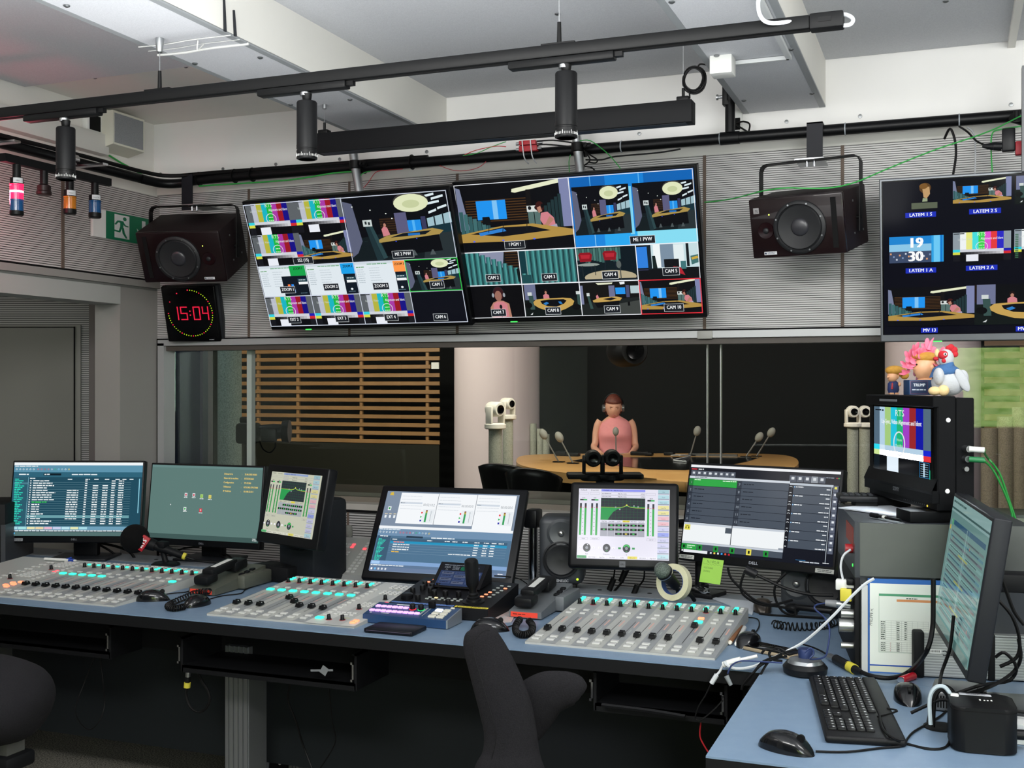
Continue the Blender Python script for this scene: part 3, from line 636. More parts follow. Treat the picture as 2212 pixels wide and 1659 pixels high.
def tv_two(s):
    s.rect(0, 0, 192, 108, '#05060a'); L = '#eef1f6'
    p_pgm(s, 0, 0, 96, 54)
    s.rect(96, 0, 96, 54, '#1173c9'); s.rect(96, 0, 96, 11, '#0d63b4'); s.rect(124, 0, 30, 11, '#1480d6'); s.rect(96, 44, 28, 10, '#1a86dd'); s.rect(120, 44, 26, 10, '#2aa8f0'); s.rect(146, 44, 46, 10, '#86dcf2'); s.rect(141, 10, 3, 36, '#7fd4f2')
    s.rect(112, 0, .6, 11, '#59b0ee'); s.rect(150, 0, .8, 11, '#59b0ee', False); s.rect(112, 44, .6, 10, '#8fd0f6', False)
    p_wide(s, 97, 8, 45, 37); p_wide(s, 145, 8, 47, 36)
    p_tubes(s, 0, 54, 48, 27, True); p_tubes(s, 48, 54, 48, 27, False); p_chairs(s, 96, 54, 48, 27); p_window(s, 144, 54, 48, 27)
    p_woman(s, 0, 81, 48, 27); p_top(s, 48, 81, 48, 27); p_cam9(s, 96, 81, 48, 27); p_pgm(s, 144, 81, 48, 27)
    s.frame(0, 0, 192, 108, .5, L)
    for a in (48, 96, 144): s.rect(a - .35, 54 if a != 96 else 0, .7, 54 if a != 96 else 108, L)
    s.rect(0, 53.6, 192, .8, L); s.rect(0, 80.6, 144, .8, L, False); s.frame(144, 81, 48, 27, .7, '#e0303a')
    for x, y, t in ((46, 50, '! PGM !'), (150, 51, 'ME 1 PVW'), (24, 76, 'CAM 2'), (72, 77, 'CAM 3'), (122, 77, 'CAM 4'), (170, 76, 'CAM 5'), (25, 104.5, 'CAM 7'), (72, 104, 'CAM 8'), (121, 104, 'CAM 9'), (170, 104, 'CAM 10')): p_tag(s, x, y, t, 4.1)
def tv_three(s):
    s.rect(0, 0, 192, 108, '#050611')
    def lab(x, y, t): s.rect(x - len(t) * 1.12, y - 2.6, len(t) * 2.24, 3.6, '#1d30b8'); s.text(x, y + .2, 3.3, t, '#f2f4ff', 'c', bold=.03)
    s.begin(4, 0, 34, 19, 160, 90)
    s.ell(113, 26, 18, 17, '#5a3d1c'); s.poly([(104, 24), (126, 22), (128, 46), (118, 60), (108, 56)], '#c09a6a'); s.ell(108, 20, 13, 9, '#7b5526'); s.poly([(106, 58), (120, 60), (120, 70), (104, 70)], '#98a483'); s.end()
    s.rect(19, 15.5, 17, 4.2, '#5b6350')
    p_pgm(s, 49 - 3, 1, 37, 19); p_top(s, 85, 1, 37, 19); s.rect(129, 1, 37, 19, '#0d1018')
    for k, t in enumerate(('LATEM 1 S', 'LATEM 2 S', 'LATEM 3 S')): lab(28 + 38.5 * k - (3 if k == 0 else 0), 24.6 - .3 * k, t)
    s.rect(4, 38.5, 36, 18.5, '#2c9fe2'); s.rect(4, 38.5, 28, 6, '#1e84d0'); s.rect(4, 44, 28, 5, '#8cc6e6'); s.rect(4, 49, 28, 8, '#3c4a66')
    for k in range(14): s.rect(4.5 + k * 2, 50 + (k * 7 % 5), 1.1, 1.2, ('#e0a070', '#7f93b8', '#c9d0dd')[k % 3], k == 0)
    s.rect(33.5, 38.5, 4, 18.5, '#6cc8f4'); s.rect(38, 38.5, 1.2, 18.5, '#1477cc', False); s.text(21.5, 46.5, 10, '19', '#ffffff', 'c', bold=.05); s.text(21.5, 56, 10, '30', '#ffffff', 'c', bold=.05)
    p_bars(s, 46, 37.5, 37, 20, tv3=True); p_bars(s, 85, 37, 37, 20, tv3=True)
    for j in range(14): s.rect(85.6, 40 + j * 1.2, 2, .7, '#3a6a4a', j == 0)
    for k, t in enumerate(('LATEM 1 A', 'LATEM 2 A', 'LATEM 3 A')): lab(25 + 39.5 * k, 63.5 - .4 * k, t)
    p_pgm(s, 3, 74.5, 57, 27.5); p_top(s, 60, 74, 60, 28); lab(30.5, 107 - 1, 'MV 13'); lab(92, 106, 'MV 14'); p_pgm(s, 124, 74, 60, 28)
def p_toolbar(s, x, y, w, seed=0):
    cs = ['#dfe9ee'] * 6 + ['#e05560', '#e05560', '#b04858', '#e05560', '#b8cdd6', '#2fb57a', '#7fd2ee', '#b8cdd6', '#dfe9ee', '#e8cf5a']
    for k, c in enumerate(cs): s.ring(x + k * w / 16 + (w * .02 * (k > 5)), y, w / 60, w / 60, w / 150, c, 10)
def p_newsroom(s, W_, H_, full=True):
    """blue list application"""
    s.rect(0, 0, W_, H_, '#1f4a5c'); s.rect(0, 0, W_, 3.4, '#eef4f6'); s.rect(0, 3.4, W_, 8.6, '#5c92ab'); s.rect(0, 12, W_, 6, '#2e6378'); s.words(1, 4, 26, 1.6, '#dfe9ee', 1, .95); p_toolbar(s, 3, 8.5, 62)
    s.words(6, 14, 12, 1.8, '#e8f0f2', 2); s.rect(34, 13.4, 20, 2.6, '#0c1d26'); s.words(35, 14, 6, 1.6, '#e8f0f2', 2); s.words(66, 14, 30, 1.8, '#dbe6ea', 3)
    s.rect(0, 18, 17, H_ - 30, '#2b5a6b'); s.rect(17, 18, .5, H_ - 30, '#7fb6c8'); s.rect(1, 24.6, 16, 2.2, '#4a7d8c')
    for k in range(32):
        if 20 + k * 2.1 < H_ - 14: s.words(2, 20 + k * 2.1, 5 + (k * 5 % 7), 1.5, '#2fe0c0', k, 1)
    s.words(19, 19, 3, 1.7, '#e8f0f2', 1, 1); s.words(22.5, 19, 3, 1.7, '#e8f0f2', 1, 1)
    for a in (62, 82, 92, 104, 116, 124, 132): s.words(a, 20, 5, 1.6, '#e8f0f2', a, 1)
    for k in range(30):
        y = 22 + k * 2.9
        if y > H_ - 14: break
        s.rect(18, y + 2.3, 116, .22, '#7aa4b0')
        if k == 15: s.rect(18, y - .4, 116, 2.7, '#6aa0a8')
        s.words(19.5, y, 1.6, 1.6, '#e8f0f2', k, 1); s.words(23, y, (18, 22, 24, 16, 17, 26, 22, 22, 25, 17, 9, 9, 9, 9, 14, 6, 11, 24, 21, 20, 20, 20, 18, 18, 18, 17, 16, 14)[k % 28], 1.7, '#eef4f5' if k != 9 else '#39c84f', k, 1)
        if 4 <= k <= 16: s.words(62, y, 13, 1.7, '#eef4f5', 3, 1)
        s.words(82, y, 2.6, 1.7, '#eef4f5', k, 1); s.words(112, y, 4.4, 1.7, '#eef4f5', 5, 1); s.words(120, y, 6, 1.7, '#eef4f5', 6, 1)
        if k > 1: s.words(91, y, 6, 1.7, '#eef4f5', k // 5, 1); s.words(102, y, 6, 1.7, '#eef4f5', k // 5 + 2, 1)
    s.rect(17, H_ - 12, W_ - 17, .8, '#2b5a6b')
def scr_one(s):
    p_newsroom(s, 146, 90)
    s.rect(0, 78.4, 146, 6, '#6f9fb8')
    for k, c in enumerate(['#a9dce6', '#a5e2e2', '#e8e3b0', '#e8d3a8', '#e8b9cc', '#c9cfea', '#b8e0ea', '#e2e6b4', '#a9dce6']): s.rect(.5 + k * 9.8, 79, 9, 2.9, c, k == 0)
    s.rect(0, 83, 146, 2, '#16323e'); s.words(1, 83.2, 144, 1.4, '#eef4f5', 9, 1); s.rect(0, 85.2, 146, 4.8, '#53706e'); s.rect(1.5, 86, 1.6, 1.8, '#eef4f5'); s.rect(5, 86, 2, 2, '#57b8f2', False)
    s.rect(143.5, 20, 1, 42, '#8fd0e4')
def scr_two(s):
    s.rect(0, 0, 160, 94, '#5d7b76'); s.rect(0, 0, 160, 3, '#668683'); s.rect(0, 88, 160, 6, '#3f5855')
    for k, (a, b) in enumerate((('Démarré le', '25.06.2025 05:03'), ('Nom de la machine', 'RTSC012663'), ('Configuration', 'TP-STAN'), ('Utilisateur', 'RTS-DIG-TP-STAN'), ('IP Address', '10.100.52.211'))):
        y = 10 + k * 5.4; s.text(106, y, 3.1, a, '#f0cf72', 'l', bold=.03, sq=.84); s.text(131, y, 3.1, ':', '#f0cf72'); s.text(135, y, 3.1, b, '#f0cf72', 'l', bold=.03, sq=.8)
    for x, y, c, d in ((51, 35, '#d9dde0', '#c83a48'), (62.5, 35, '#d9dde0', '#c83a48'), (74, 36, '#a8cf76', '#8fbf5c'), (86, 36.5, '#d8cf70', '#c9bd58'), (51, 53, '#e6eaea', '#2aa84a'), (74, 54, '#c83a48', '#e8b0b0')):
        s.rect(x, y, 4, 4.6, c); s.rect(x + 1, y + 1.1, 2, 2.4, d); s.words(x - .6, y + 5.2, 5.4, 1.2, '#e8efee', int(x), 1)
    s.rect(31, 50, 1, 1.3, '#f4f6f6'); s.words(152, 88.6, 5, 1.2, '#eef2f2', 3, 1); s.words(152, 90.6, 6, 1.2, '#eef2f2', 4, 1)
def p_eq(s, warm=False):
    """console editor, 120 x 92"""
    bg_ = '#c2c4b0' if warm else '#e6e4f2'; K = (lambda c: c)
    s.rect(0, 0, 120, 92, bg_); s.rect(30, .5, 58, 3, '#8fa0c8' if warm else '#8f95f0'); s.text(2, 3, 2.6, '15:04:43', '#40424a'); s.text(16, 3, 2.6, '25-06-2025', '#40424a', sq=.85); s.text(33, 3, 2.6, 'FADER 10 - PB-IN-1(C)', '#2c3080')
    for y in (4.6, 8.4): s.frame(30, y, 58, 3.6, .2, '#9a9aa6'); s.words(31, y + 1, 12, 1.6, '#a8a8b4', int(y), 1); s.text(52, y + 2.8, 2.5, 'PB-IN-1(C)', '#1c1c22'); s.text(87, y + 2.8, 2.4, '0720', '#1c1c22', 'r')
    for x in (.6, 15, 89): s.frame(x, 5, 12.4, 3, .2, '#9a9aa6')
    for x in (2, 17, 91): s.rect(x, 14, 4.6, 1.9, '#1d1f26'); s.rect(x + 4.6, 14, 4.8, 1.9, '#3fb45c', False); s.words(x + 3, 12, 4, 1, '#5a5a66', 3, 1)
    for x in (2, 8.4, 17, 23.4, 91, 97.6):
        s.rect(x, 19.4, 2.6, 42, '#3c4047'); s.rect(x, 24.2, 2.6, 2, '#84413f'); s.rect(x, 26, 2.6, 35.4, '#3fae55' if not warm else '#2b9348')
    for x in (5.6, 20.6, 94.8):
        for k in range(8): s.rect(x, 25 + k * 5, 1.6, .5, '#6a6a76', k == 0)
    s.rect(30, 12.4, 58, 28.6, '#2c3038'); s.grid(30, 12.4, 58, 28.6, 12, 8, .22, '#1f6a3c')
    s.poly([(30, 24.4), (56, 24.4), (60, 23.6), (64, 21.6), (68, 23.5), (72, 23), (80, 23.6), (88, 23.6), (88, 24.8), (70, 24.8), (64, 22.8), (58, 25), (52, 27), (47, 30), (43, 35), (39.5, 41), (30, 41)], '#2b9a50')
    s.poly([(30, 24.2), (56, 24.2), (60, 23.4), (64, 21.2), (68, 23.4), (76, 24.8), (88, 24.9), (88, 25.3), (76, 25.2), (68, 23.9), (64, 21.7), (60, 23.9), (56, 24.6), (30, 24.6)], '#d6d24a')
    for x, y, c in ((49.5, 24.4, '#9aa0a8'), (55, 27, '#aab0b8'), (64, 21.4, '#f0e860'), (73.5, 22.3, '#9aa0a8'), (79, 23.4, '#9aa0a8')): s.rect(x - .9, y - .9, 1.8, 1.8, c)
    for k, t in enumerate(('High Pass', 'Low Shelf', 'LOW', 'MID LOW', 'MID HIGH', 'High Shelf')):
        if k == 3: s.rect(30 + k * 9.7, 41.6, 9.2, 2.4, '#ecd94a')
        s.text(34.8 + k * 9.7, 43.7, 2.1, t, '#3a3c44' if k != 3 else '#8a7a10', 'c', sq=.85)
    s.rect(29.6, 44.6, 58.6, 18, '#a9abb6' if not warm else '#a2a8ac')
    for k in range(7): s.rect(29.6 + k * 9.7, 44.6, .4, 18, bg_, k == 0)
    for j in range(3):
        for k in range(6):
            if (j == 0 and k == 0) or (j == 2 and k not in (2, 3, 4)): continue
            s.rect(30.4 + k * 9.7, 46.8 + j * 5.6, 8.6, 2.6, '#101216'); s.rect(33.4 + k * 9.7, 47.4 + j * 5.6, 2.8, 1.4, '#3fc85c' if (j, k) != (2, 3) else '#e8d048')
    for x, t in ((4, 'MAIN'), (19, 'MONITOR'), (93, 'DET ST')): s.frame(x - 2, 64.6, 12, 2.8, .2, '#9a9aa6'); s.text(x + 4, 66.8, 1.7, t, '#3a3c44', 'c')
    for i, (x, t) in enumerate(((13, 'Gain'), (39, 'Frequency'), (65, 'Q'))):
        s.ell(x, 78, 5, 5.4, '#2b2e36'); 
        if i == 2: s.ring(x, 78, 4.6, 5, 1.9, '#3fc05c', 24, 200, 340)
        s.ell(x, 78, 1.9, 2, '#8f939c'); s.text(x, 82.3, 1.6, ('0.0', '1000', '0.6')[i], '#58e878', 'c'); s.text(x, 86.6, 2, t, '#4a4c56', 'c')
        for k, g in ((-9, '<'), (9, '>')): s.rect(x + k - 1.8, 76.8, 3.6, 2.4, '#2b9a50' if i == 2 else '#f4f4fa'); s.text(x + k, 78.8, 2, g, '#1c1c22', 'c')
    if i == 1: pass
    s.poly([(13.2, 73.6), (15, 73.6), (14, 75.4)], '#f4f4fa')
    for k, t in enumerate(('FLT ON', 'NEXT PAGE', 'High Pass', 'Low Shelf', 'LOW', 'MID LOW', 'MID HIGH', 'High Shelf')):
        s.rect(.6 + k * 13.2, 88.2, 12.4, 3.4, ('#2f9a55', '#ecebf6', '#ecebf6', '#ecebf6', '#ecebf6', '#ecdf62', '#ecebf6', '#ecebf6')[k] if not warm else ('#5fb878', '#d2d2c2', '#d2d2c2', '#d2d2c2', '#d2d2c2', '#dcd46a', '#d2d2c2', '#d2d2c2')[k]); s.text(6.8 + k * 13.2, 90.8, 2, t, '#33353d', 'c', sq=.9)
    bc = ['#a9cdd6', '#b6dbe4', '#b6dbe4', '#eae3a0', '#eae3a0', '#ecc0c8', '#ecc0c8', '#cfd0ee', '#9aa6ec', '#cfd0ee', '#cfd0ee', '#cfd0ee', '#b6dbe4']
    for k, t in enumerate(('User', 'Fader', 'Fader param', 'Load Fltr', 'Save Fltr', 'Source', 'Link out', 'Aux', 'Filter', 'Dyn Expd', 'Bus N-1', 'BusmixOUT', 'GB tool')):
        s.rect(105, .6 + k * 7.05, 14.4, 6.2, bc[k] if not warm else tuple(int(v * .88) for v in tuple(int(bc[k][1:][i:i + 2], 16) for i in (0, 2, 4)))); s.rect(105, 5.4 + k * 7.05, 14.4, 1.4, '#9aa3b4'); s.text(112.2, 4.4 + k * 7.05, 2.2, t, '#55607a' if k not in (5, 6) else '#c05a66', 'c', sq=.85)
def scr_touch(s):
    s.rect(0, 0, 160, 90, '#7f92ab'); s.rect(0, 0, 160, 40, '#7f8ea2')
    for k in range(3):
        x = 18 + k * 46.6; h = 35 if k < 2 else 39
        s.rect(x, 1.5, 46, h, '#f4f7fa'); s.rect(x + 46, 1.5, .5, h, '#5d6672'); s.rect(x + 1, 12, 27, 2, '#ccd6e2'); s.words(x + 1.4, 12.4, 5, 1.1, '#5d6672', k, 1)
        for j in range(5): s.words(x + 2, 5 + j * 3.6, 34, .8, '#d6dce2', j + k, .7)
        s.text(x + 43.5, 16, 4, ('00:02:10:2', '00:00:00:0', '00:00:00:0')[k], '#8b9299', 'r', sq=.85)
        s.rect(x + 31, 19.5, 14, 15.5, '#e9eef2'); s.ell(x + 30, 23.6, 1.1, 1.1, '#e8404a', 12); s.poly([(x + 29, 27), (x + 31.2, 28.3), (x + 29, 29.6)], '#2fb85a'); s.rect(x + 29, 31.5, 2, 2, '#2c2ca8')
        s.rect(x + 34.4, 21, 2.2, 13, '#35a05a'); s.rect(x + 34.4, 20.8, 2.2, 3, '#b3a548'); s.rect(x + 34.4, 20.6, 2.2, 1, '#8a3a30'); s.rect(x + 41, 21, .4, 12, '#8a929a'); s.rect(x + 40.2, 22, 2, 1.2, '#cfd6dc')
    s.poly([(5, 2), (8, 1), (9, 5), (4, 5)], '#d8b848'); s.rect(5.5, 18, 4, 4.4, '#e8eef2'); s.rect(6.4, 19, 2, 2.2, '#2f9a48')
    for k in range(3): s.rect(3.5 + k * 5.4, 28, 2.4, 3, '#e8eef2'); s.words(3.2 + k * 5.4, 26, 3.6, 1, '#e8d8b0', k, 1)
    s.rect(0, 40, 160, 3, '#f2f5f8'); s.rect(0, 43, 160, 8, '#6f8fae'); s.rect(0, 51, 160, 28, '#4f7390'); s.rect(1, 51.5, 16, 27.5, '#3b5b74'); s.words(1, 43.4, 26, 1.3, '#e8f0f4', 3, 1); p_toolbar(s, 3, 47, 62)
    s.words(4, 51, 10, 1.5, '#eef4f6', 2); s.rect(36, 50.6, 20, 2, '#22384a'); s.words(66, 51, 34, 1.5, '#e8f0f4', 5)
    for k in range(17): s.words(3, 54.5 + k * 1.42, 4 + (k * 5 % 6), 1, '#35e0c4', k, 1)
    s.rect(18, 53.6, 138, 3, '#3f5f78'); s.rect(18, 56.6, 138, 3, '#2292bd')
    for a in (20, 62, 83, 92, 104, 118, 129, 138, 146): s.words(a, 54.3, 6, 1.3, '#eef4f6', a, 1)
    for k in range(5):
        y = 57.2 + k * 2.7; s.words(22, y, (13, 20, 20, 20, 9)[k], 1.4, ('#ff7a6a', '#eef4f6', '#eef4f6', '#eef4f6', '#e8b84a')[k], k, 1); s.rect(18, y + 2, 138, .15, '#8aa6bb')
        for a in (118, 128.5, 137): s.words(a, y, 5.4, 1.4, '#eef4f6', k, 1)
    s.words(90, 68.2, 26, 1.3, '#eef4f6', 4, 1); s.rect(0, 79, 160, 4, '#83a6d2'); s.rect(1, 79.4, 10, 3.2, '#a9cdf4'); s.rect(0, 83, 160, 3, '#5f7896'); s.words(1, 83.4, 46, 1.3, '#eef4f6', 2, .8); s.rect(0, 86, 160, 4, '#6b7f9e')
    for k, c in enumerate(('#ffffff', '#6fc0f4', '#dfe6ec', '#dfe6ec', '#dfe6ec')): s.rect(2 + k * 4.2, 86.8, 2, 2.2, c, k == 0)
    s.words(151, 86.6, 6, 1, '#ffffff', 1, 1); s.words(151, 88.2, 6, 1, '#ffffff', 2, 1)
def scr_phone_app(s):
    s.rect(0, 0, 160, 100, '#0f121d'); s.rect(0, 0, 160, 2.8, '#eef0f2'); s.words(1, 4.2, 7, 1.6, '#d63a44', 1, 1); s.words(9, 4.2, 6, 1.5, '#f0f2f4', 2, 1)
    for k in range(8): s.rect(1 + k * 6.3, 6.5, 6, 6, '#545a66'); s.rect(2.7 + k * 6.3, 8, 2.6, 2.4, '#cfd4da')
    s.text(23, 10.6, 2.6, '497', '#e8ecf0', 'c')
    for k in range(5): s.rect(109 + k * 7.4, 6.5, 7, 7, '#545a66' if k != 3 else '#8e949c'); s.rect(111 + k * 7.4, 8, 3, 3, '#d6dade')
    s.rect(0, 13, 110, 2.6, '#cfd6de'); s.rect(110, 14.6, 44, 2.4, '#b9c2cc'); s.words(6, 13.6, 14, 1.2, '#6a727c', 4, 1); s.words(146, 6.6, 8, 1.2, '#8f98a2', 4, 1); s.rect(156, 6.8, 2, 1, '#b03a40'); s.rect(158, 6.8, 1.6, 1, '#2fae4a', False)
    for c in range(2):
        for k in range(6):
            x = c * 54.5; y = 16 + k * 8.3; s.rect(x, y, 54 if c == 0 else 55, 7.9, '#47505c'); s.rect(x, y, 5, 7.9, '#343b46')
            if c == 0 and k == 0: s.rect(x, y, 54, 7.9, '#1e7a34'); s.rect(x + 5, y, 49, 7.9, '#2da544'); s.words(x + 6, y + .6, 7, 1.2, '#eaffea', 3, 1); s.words(x + 38, y + .6, 15, 1.2, '#eaffea', 4, 1)
            else: s.words(x + 7, y + 2.8, 11, 1.3, '#1a1f28', k + c * 9, 1)
            s.text(x + 2.5, y + 5.4, 3.8, str(k + 1 + c * 6), '#9aa4b0', 'c')
    s.rect(0, 66, 110, 2.4, '#c4ccd6'); s.rect(0, 68.4, 110, 19, '#f0f4f6'); s.rect(53.6, 66, .8, 22, '#2a303a'); s.rect(1, 68.6, 6.6, 6, '#e4dc58'); s.ring(4.3, 71.6, 1.9, 2, .5, '#1c1c1c', 14, 180, 360); s.rect(2.2, 71.4, 1, 1.8, '#1c1c1c'); s.rect(5.4, 71.4, 1, 1.8, '#1c1c1c', False); s.rect(47, 69, 6.6, 6, '#4c5560'); s.rect(105, 85.6, 5, 2, '#8f98a4')
    s.rect(0, 87.6, 110, 2.2, '#c4ccd6'); s.rect(0, 90, 110, 6.4, '#47505c')
    for x, c in ((0, '#1f8f38'), (18, '#1f8f38'), (36, '#1f8f38'), (54, '#1f8f38'), (72, '#e8dc58'), (90, '#1f8f38')): s.rect(x, 90, 5.4, 6.4, c); s.rect(x + 1.8, 91.6, 2, 3.2, '#0f1a12')
    s.rect(5.6, 90, 11.6, 6.4, '#2da544'); s.words(6.4, 91.4, 9, 1.2, '#eaffea', 4, 1); s.words(6.4, 93.6, 6, 1, '#eaffea', 5, 1)
    s.rect(3, 96.6, 27, 3, '#e8ecf0'); s.rect(.8, 97, 1.6, 1.8, '#f4f6f8')
    for k, c in enumerate(('#cfd6de', '#f0cf58', '#dfe6ec', '#3fa0e8', '#e8563a', '#c0243a')): s.rect(33 + k * 4, 97, 1.9, 1.9, c, k == 0)
    s.rect(110, 17.4, 4, 66, '#10131c')
    for k in range(7):
        y = 17.6 + k * 9.6; s.rect(114.4, y, 38, 9.2, '#47505c'); s.rect(115, y + .6, 1, 1.4, '#8fc0ec'); s.words(116.8, y + .7, 8, 1.3, '#eef2f6', k, 1); s.words(148, y + 2, 3.8, 1.3, '#eef2f6', k, 1); s.words(142, y + 7.4, 10, 1.2, '#eef2f6', 3, 1)
        s.ring(112, y + 1.8, 1.5, 1.1, .5, '#dfe4ea', 12, 180, 360); s.rect(111, y + 7.4, 2, .7, '#dfe4ea')
    s.rect(153, 16.6, .5, 80, '#c8d2dc')
    for k in range(10): s.rect(154.6, 15.4 + k * 7.2, 5.2, 6.8, '#596070'); s.rect(156, 16.8 + k * 7.2, 2.4, 2.2, ('#e8e060' if k == 0 else '#dfe4ea'))
    s.text(157.2, 19.2, 1.9, 'ALL', '#e8e060', 'c'); s.words(128, 97, 20, 1.4, '#cfd6de', 8, 1); s.rect(124, 96, 10, .3, '#3fa0e8'); s.words(151, 96.4, 6, 1, '#eef2f6', 4, 1)
def scr_sheet(s):
    s.rect(0, 0, 160, 90, '#5e7f7c'); s.rect(0, 0, 160, 10, '#7c9a98'); s.rect(0, 7, 160, 1.4, '#34504f'); s.words(4, 2, 60, 2, '#3a5452', 2, .9)
    s.rect(18, 15, 136, 3.4, '#2d4f66'); s.rect(10, 15, 8, 4, '#4d8f6a'); s.rect(4, 20, 5, 3, '#b59a3c')
    for k in range(17):
        y = 22 + k * 3.5; s.rect(14, y, 140, 1.7, ('#5d6a6e', '#4c7480', '#5a5f68', '#6b8f8c')[k % 4]); s.words(18, y + .3, 60, 1.1, '#2e4446', k, .9); s.words(90, y + .3, 50, 1.1, '#2e4446', k + 4, .9)
        if k % 5 == 3: s.rect(60, y + 1.9, 40, 1.2, '#8c8f4c')
    s.rect(14, 15, .8, 66, '#8fb0ac'); s.rect(84, 15, .8, 66, '#8fb0ac', False); s.rect(86, 15, .5, 66, '#8fb0ac', False); s.rect(0, 84, 160, 6, '#42605e')
    for a, b in ((30, 26), (104, 24), (140, 70), (118, 76)): s.rect(a, b, 1.4, 2, '#b3543c')
def scr_sony(s):
    """4:3 colour bars, 100 x 82"""
    cs = ['#536a7c', '#b3d0e4', '#a3ca7c', '#22c2dc', '#21b476', '#a03fc4', '#99262a', '#0f14a4', '#536a7c']; xs = [0, 11, 21, 32, 43, 54, 65, 76, 88, 100]
    for i, c in enumerate(cs): s.rect(xs[i], 0, xs[i + 1] - xs[i], 48, c, i == 0)
    s.rect(0, 48, 11, 6.5, '#2fdcf2'); s.rect(0, 54.5, 11, 6.5, '#cfe89a', False); s.rect(88, 48, 12, 6.5, '#1526d0', False); s.rect(88, 54.5, 12, 6.5, '#e2343a', False); s.rect(11, 48, 77, 6.5, '#b5d0e4', False); s.rect(11, 48, 10, 6.5, '#d6e8f6', False)
    for k in range(14): g = int(4 + 214 * k / 13); s.rect(11 + 5.5 * k, 54.5, 5.5, 6.5, (g * .86, g * .95, g), False)
    s.rect(0, 61, 100, 21, '#05070a', False); s.rect(0, 61, 11, 21, '#0d1820'); s.rect(25, 61, 21, 18.5, '#e4f1fb')
    s.text(48, 10.5, 11, 'RTS', '#dcf4ea', 'c', sq=.9); s.text(50, 20.5, 8, 'Lip-Sync, Video Alignment and Ident', '#f2f6fa', 'c', sq=.60, bold=.012); s.ring(47.5, 44, 10.5, 15, 1.7, '#dfe6ec'); s.text(47.5, 41, 4.6, 'Hitomi', '#c4ecd2', 'c', sq=.7); s.text(47.5, 48, 4.6, 'MatchBox', '#c4ecd2', 'c', sq=.7); s.words(3, 3, 16, 2.6, '#18222a', 3, 1)
    s.frame(82, 62, 16, 18, .5, '#2f7fb8')
    for k in range(6): s.rect(84, 64.4 + k * 2.6, 12, .6, '#8fb4cc'); 
    s.rect(88.6, 63, 2.2, 16, '#c4dcea'); s.rect(98.6, 70, .8, 11, '#2fc48a')
# ================================================================== CEILING-HUNG AND WALL-HUNG GEAR
DRK = mat('powder_black', '#0c0d0e', .45); DRK2 = mat('powder_black_lamp', '#101113', .5); NAVY = mat('dark_profile', '#0b0c0f', .6)
PIPEM = mat('pipe_black', '#0e0f11', .38, bump=(60, .15))
# lighting track
TZ, TY = 2.302, 2.75
xe = at_Y(1823, 62, TY).x; xc = at_Y(1750, 70, TY).x
t = thing('lighting_track', 'long black lighting track hanging across the room below the ceiling', 'lighting track', tr(-2, TY, TZ))
B = tr(2, -TY, -TZ)
MB(B).rbox(-4.2, xc, TY - .018, TY + .018, TZ - .016, TZ + .016, .003).obj('rail', DRK, t)
MB(B).box(-4.2, xc, TY - .006, TY + .006, TZ - .0175, TZ - .012).obj('slot', GROOVE, t)
MB(B).rbox(xc, xe, TY - .021, TY + .021, TZ - .019, TZ + .018, .004).box(xc + .02, xc + .05, TY - .0225, TY, TZ - .005, TZ + .006).obj('feed_connector', DRK2, t)
for px, py, pz in ((345, 80, ZB), (1208, 0, ZC)):
    x = at_Y(px, 200, TY).x
    m = MB(B); m.cyl((x, TY, TZ + .012), (x, TY, pz), .0012, n=6); m.obj('suspension_wire', STEEL, t)
    MB(B).cyl((x, TY, TZ + .015), (x, TY, TZ + .075), .0065, .005).box(x - .045, x + .045, TY - .015, TY + .015, TZ + .014, TZ + .02).obj('wire_grip', DRK, t)
    MB(B).lathe([(.012, 0), (.012, -.02), (.009, -.045), (.004, -.048)][::-1], 16, tr(x, TY, pz)).obj('ceiling_mount', STEEL, t)
# three spotlights on the track
def spot(px, py0, py1, label):
    x = at_Y(px, (py0 + py1) / 2, TY).x; zt = at_Y(px, py0, TY).z; zb = at_Y(px, py1, TY).z
    o = thing('track_spotlight', label, 'spotlight', tr(x, TY, zb), 'cylindrical spotlights on the ceiling track')
    h = zt - zb; r = .0285
    MB().rbox(-.155, .13, -.017, .017, TZ - zb - .036, TZ - zb - .016, .004).box(.13, .15, -.008, .008, TZ - zb - .03, TZ - zb - .018).obj('adapter', DRK, o)
    MB().cyl((-.005, 0, TZ - zb - .036), (-.005, 0, TZ - zb - .045), .015).obj('collar', STEEL, o)
    MB().lathe([(.006, h - .006), (.012, h + .004), (.0145, h + .022), (.012, TZ - zb - .045)], 20).obj('swivel', DRK, o)
    MB().lathe([(r, .040), (r, h - .004), (r - .002, h), (.001, h)], 40).obj('housing', DRK2, o)
    m = MB().lathe([(r - .004, 0), (r + .0005, .002), (r + .0005, .024), (r - .0012, .025), (r - .0012, .029), (r + .0005, .030), (r + .0005, .040), (r - .003, .040)], 40)
    m.obj('lens_ring', DRK, o)
    s = MB()
    for k in range(40):
        a = 2 * PI * k / 40; s.box(-.0004, .0004, r, r + .0012, .007, .013 if k % 5 else .017, rotz(a))
    s.obj('scale_marks', WHITEP, o)
    MB().lathe([(.001, .004), (r - .006, .001), (r - .004, 0)], 32).obj('front_glass', mat('frosted_lens', '#d8dbde', .3), o)
    return o
spot(142, 276, 389, 'black cylindrical spotlight at the left end of the ceiling track, over the tally lights')
spot(663, 220, 345, 'black cylindrical spotlight beside the left end of the long black light bar')
spot(1223, 157, 299, 'black cylindrical spotlight in front of the long black light bar')
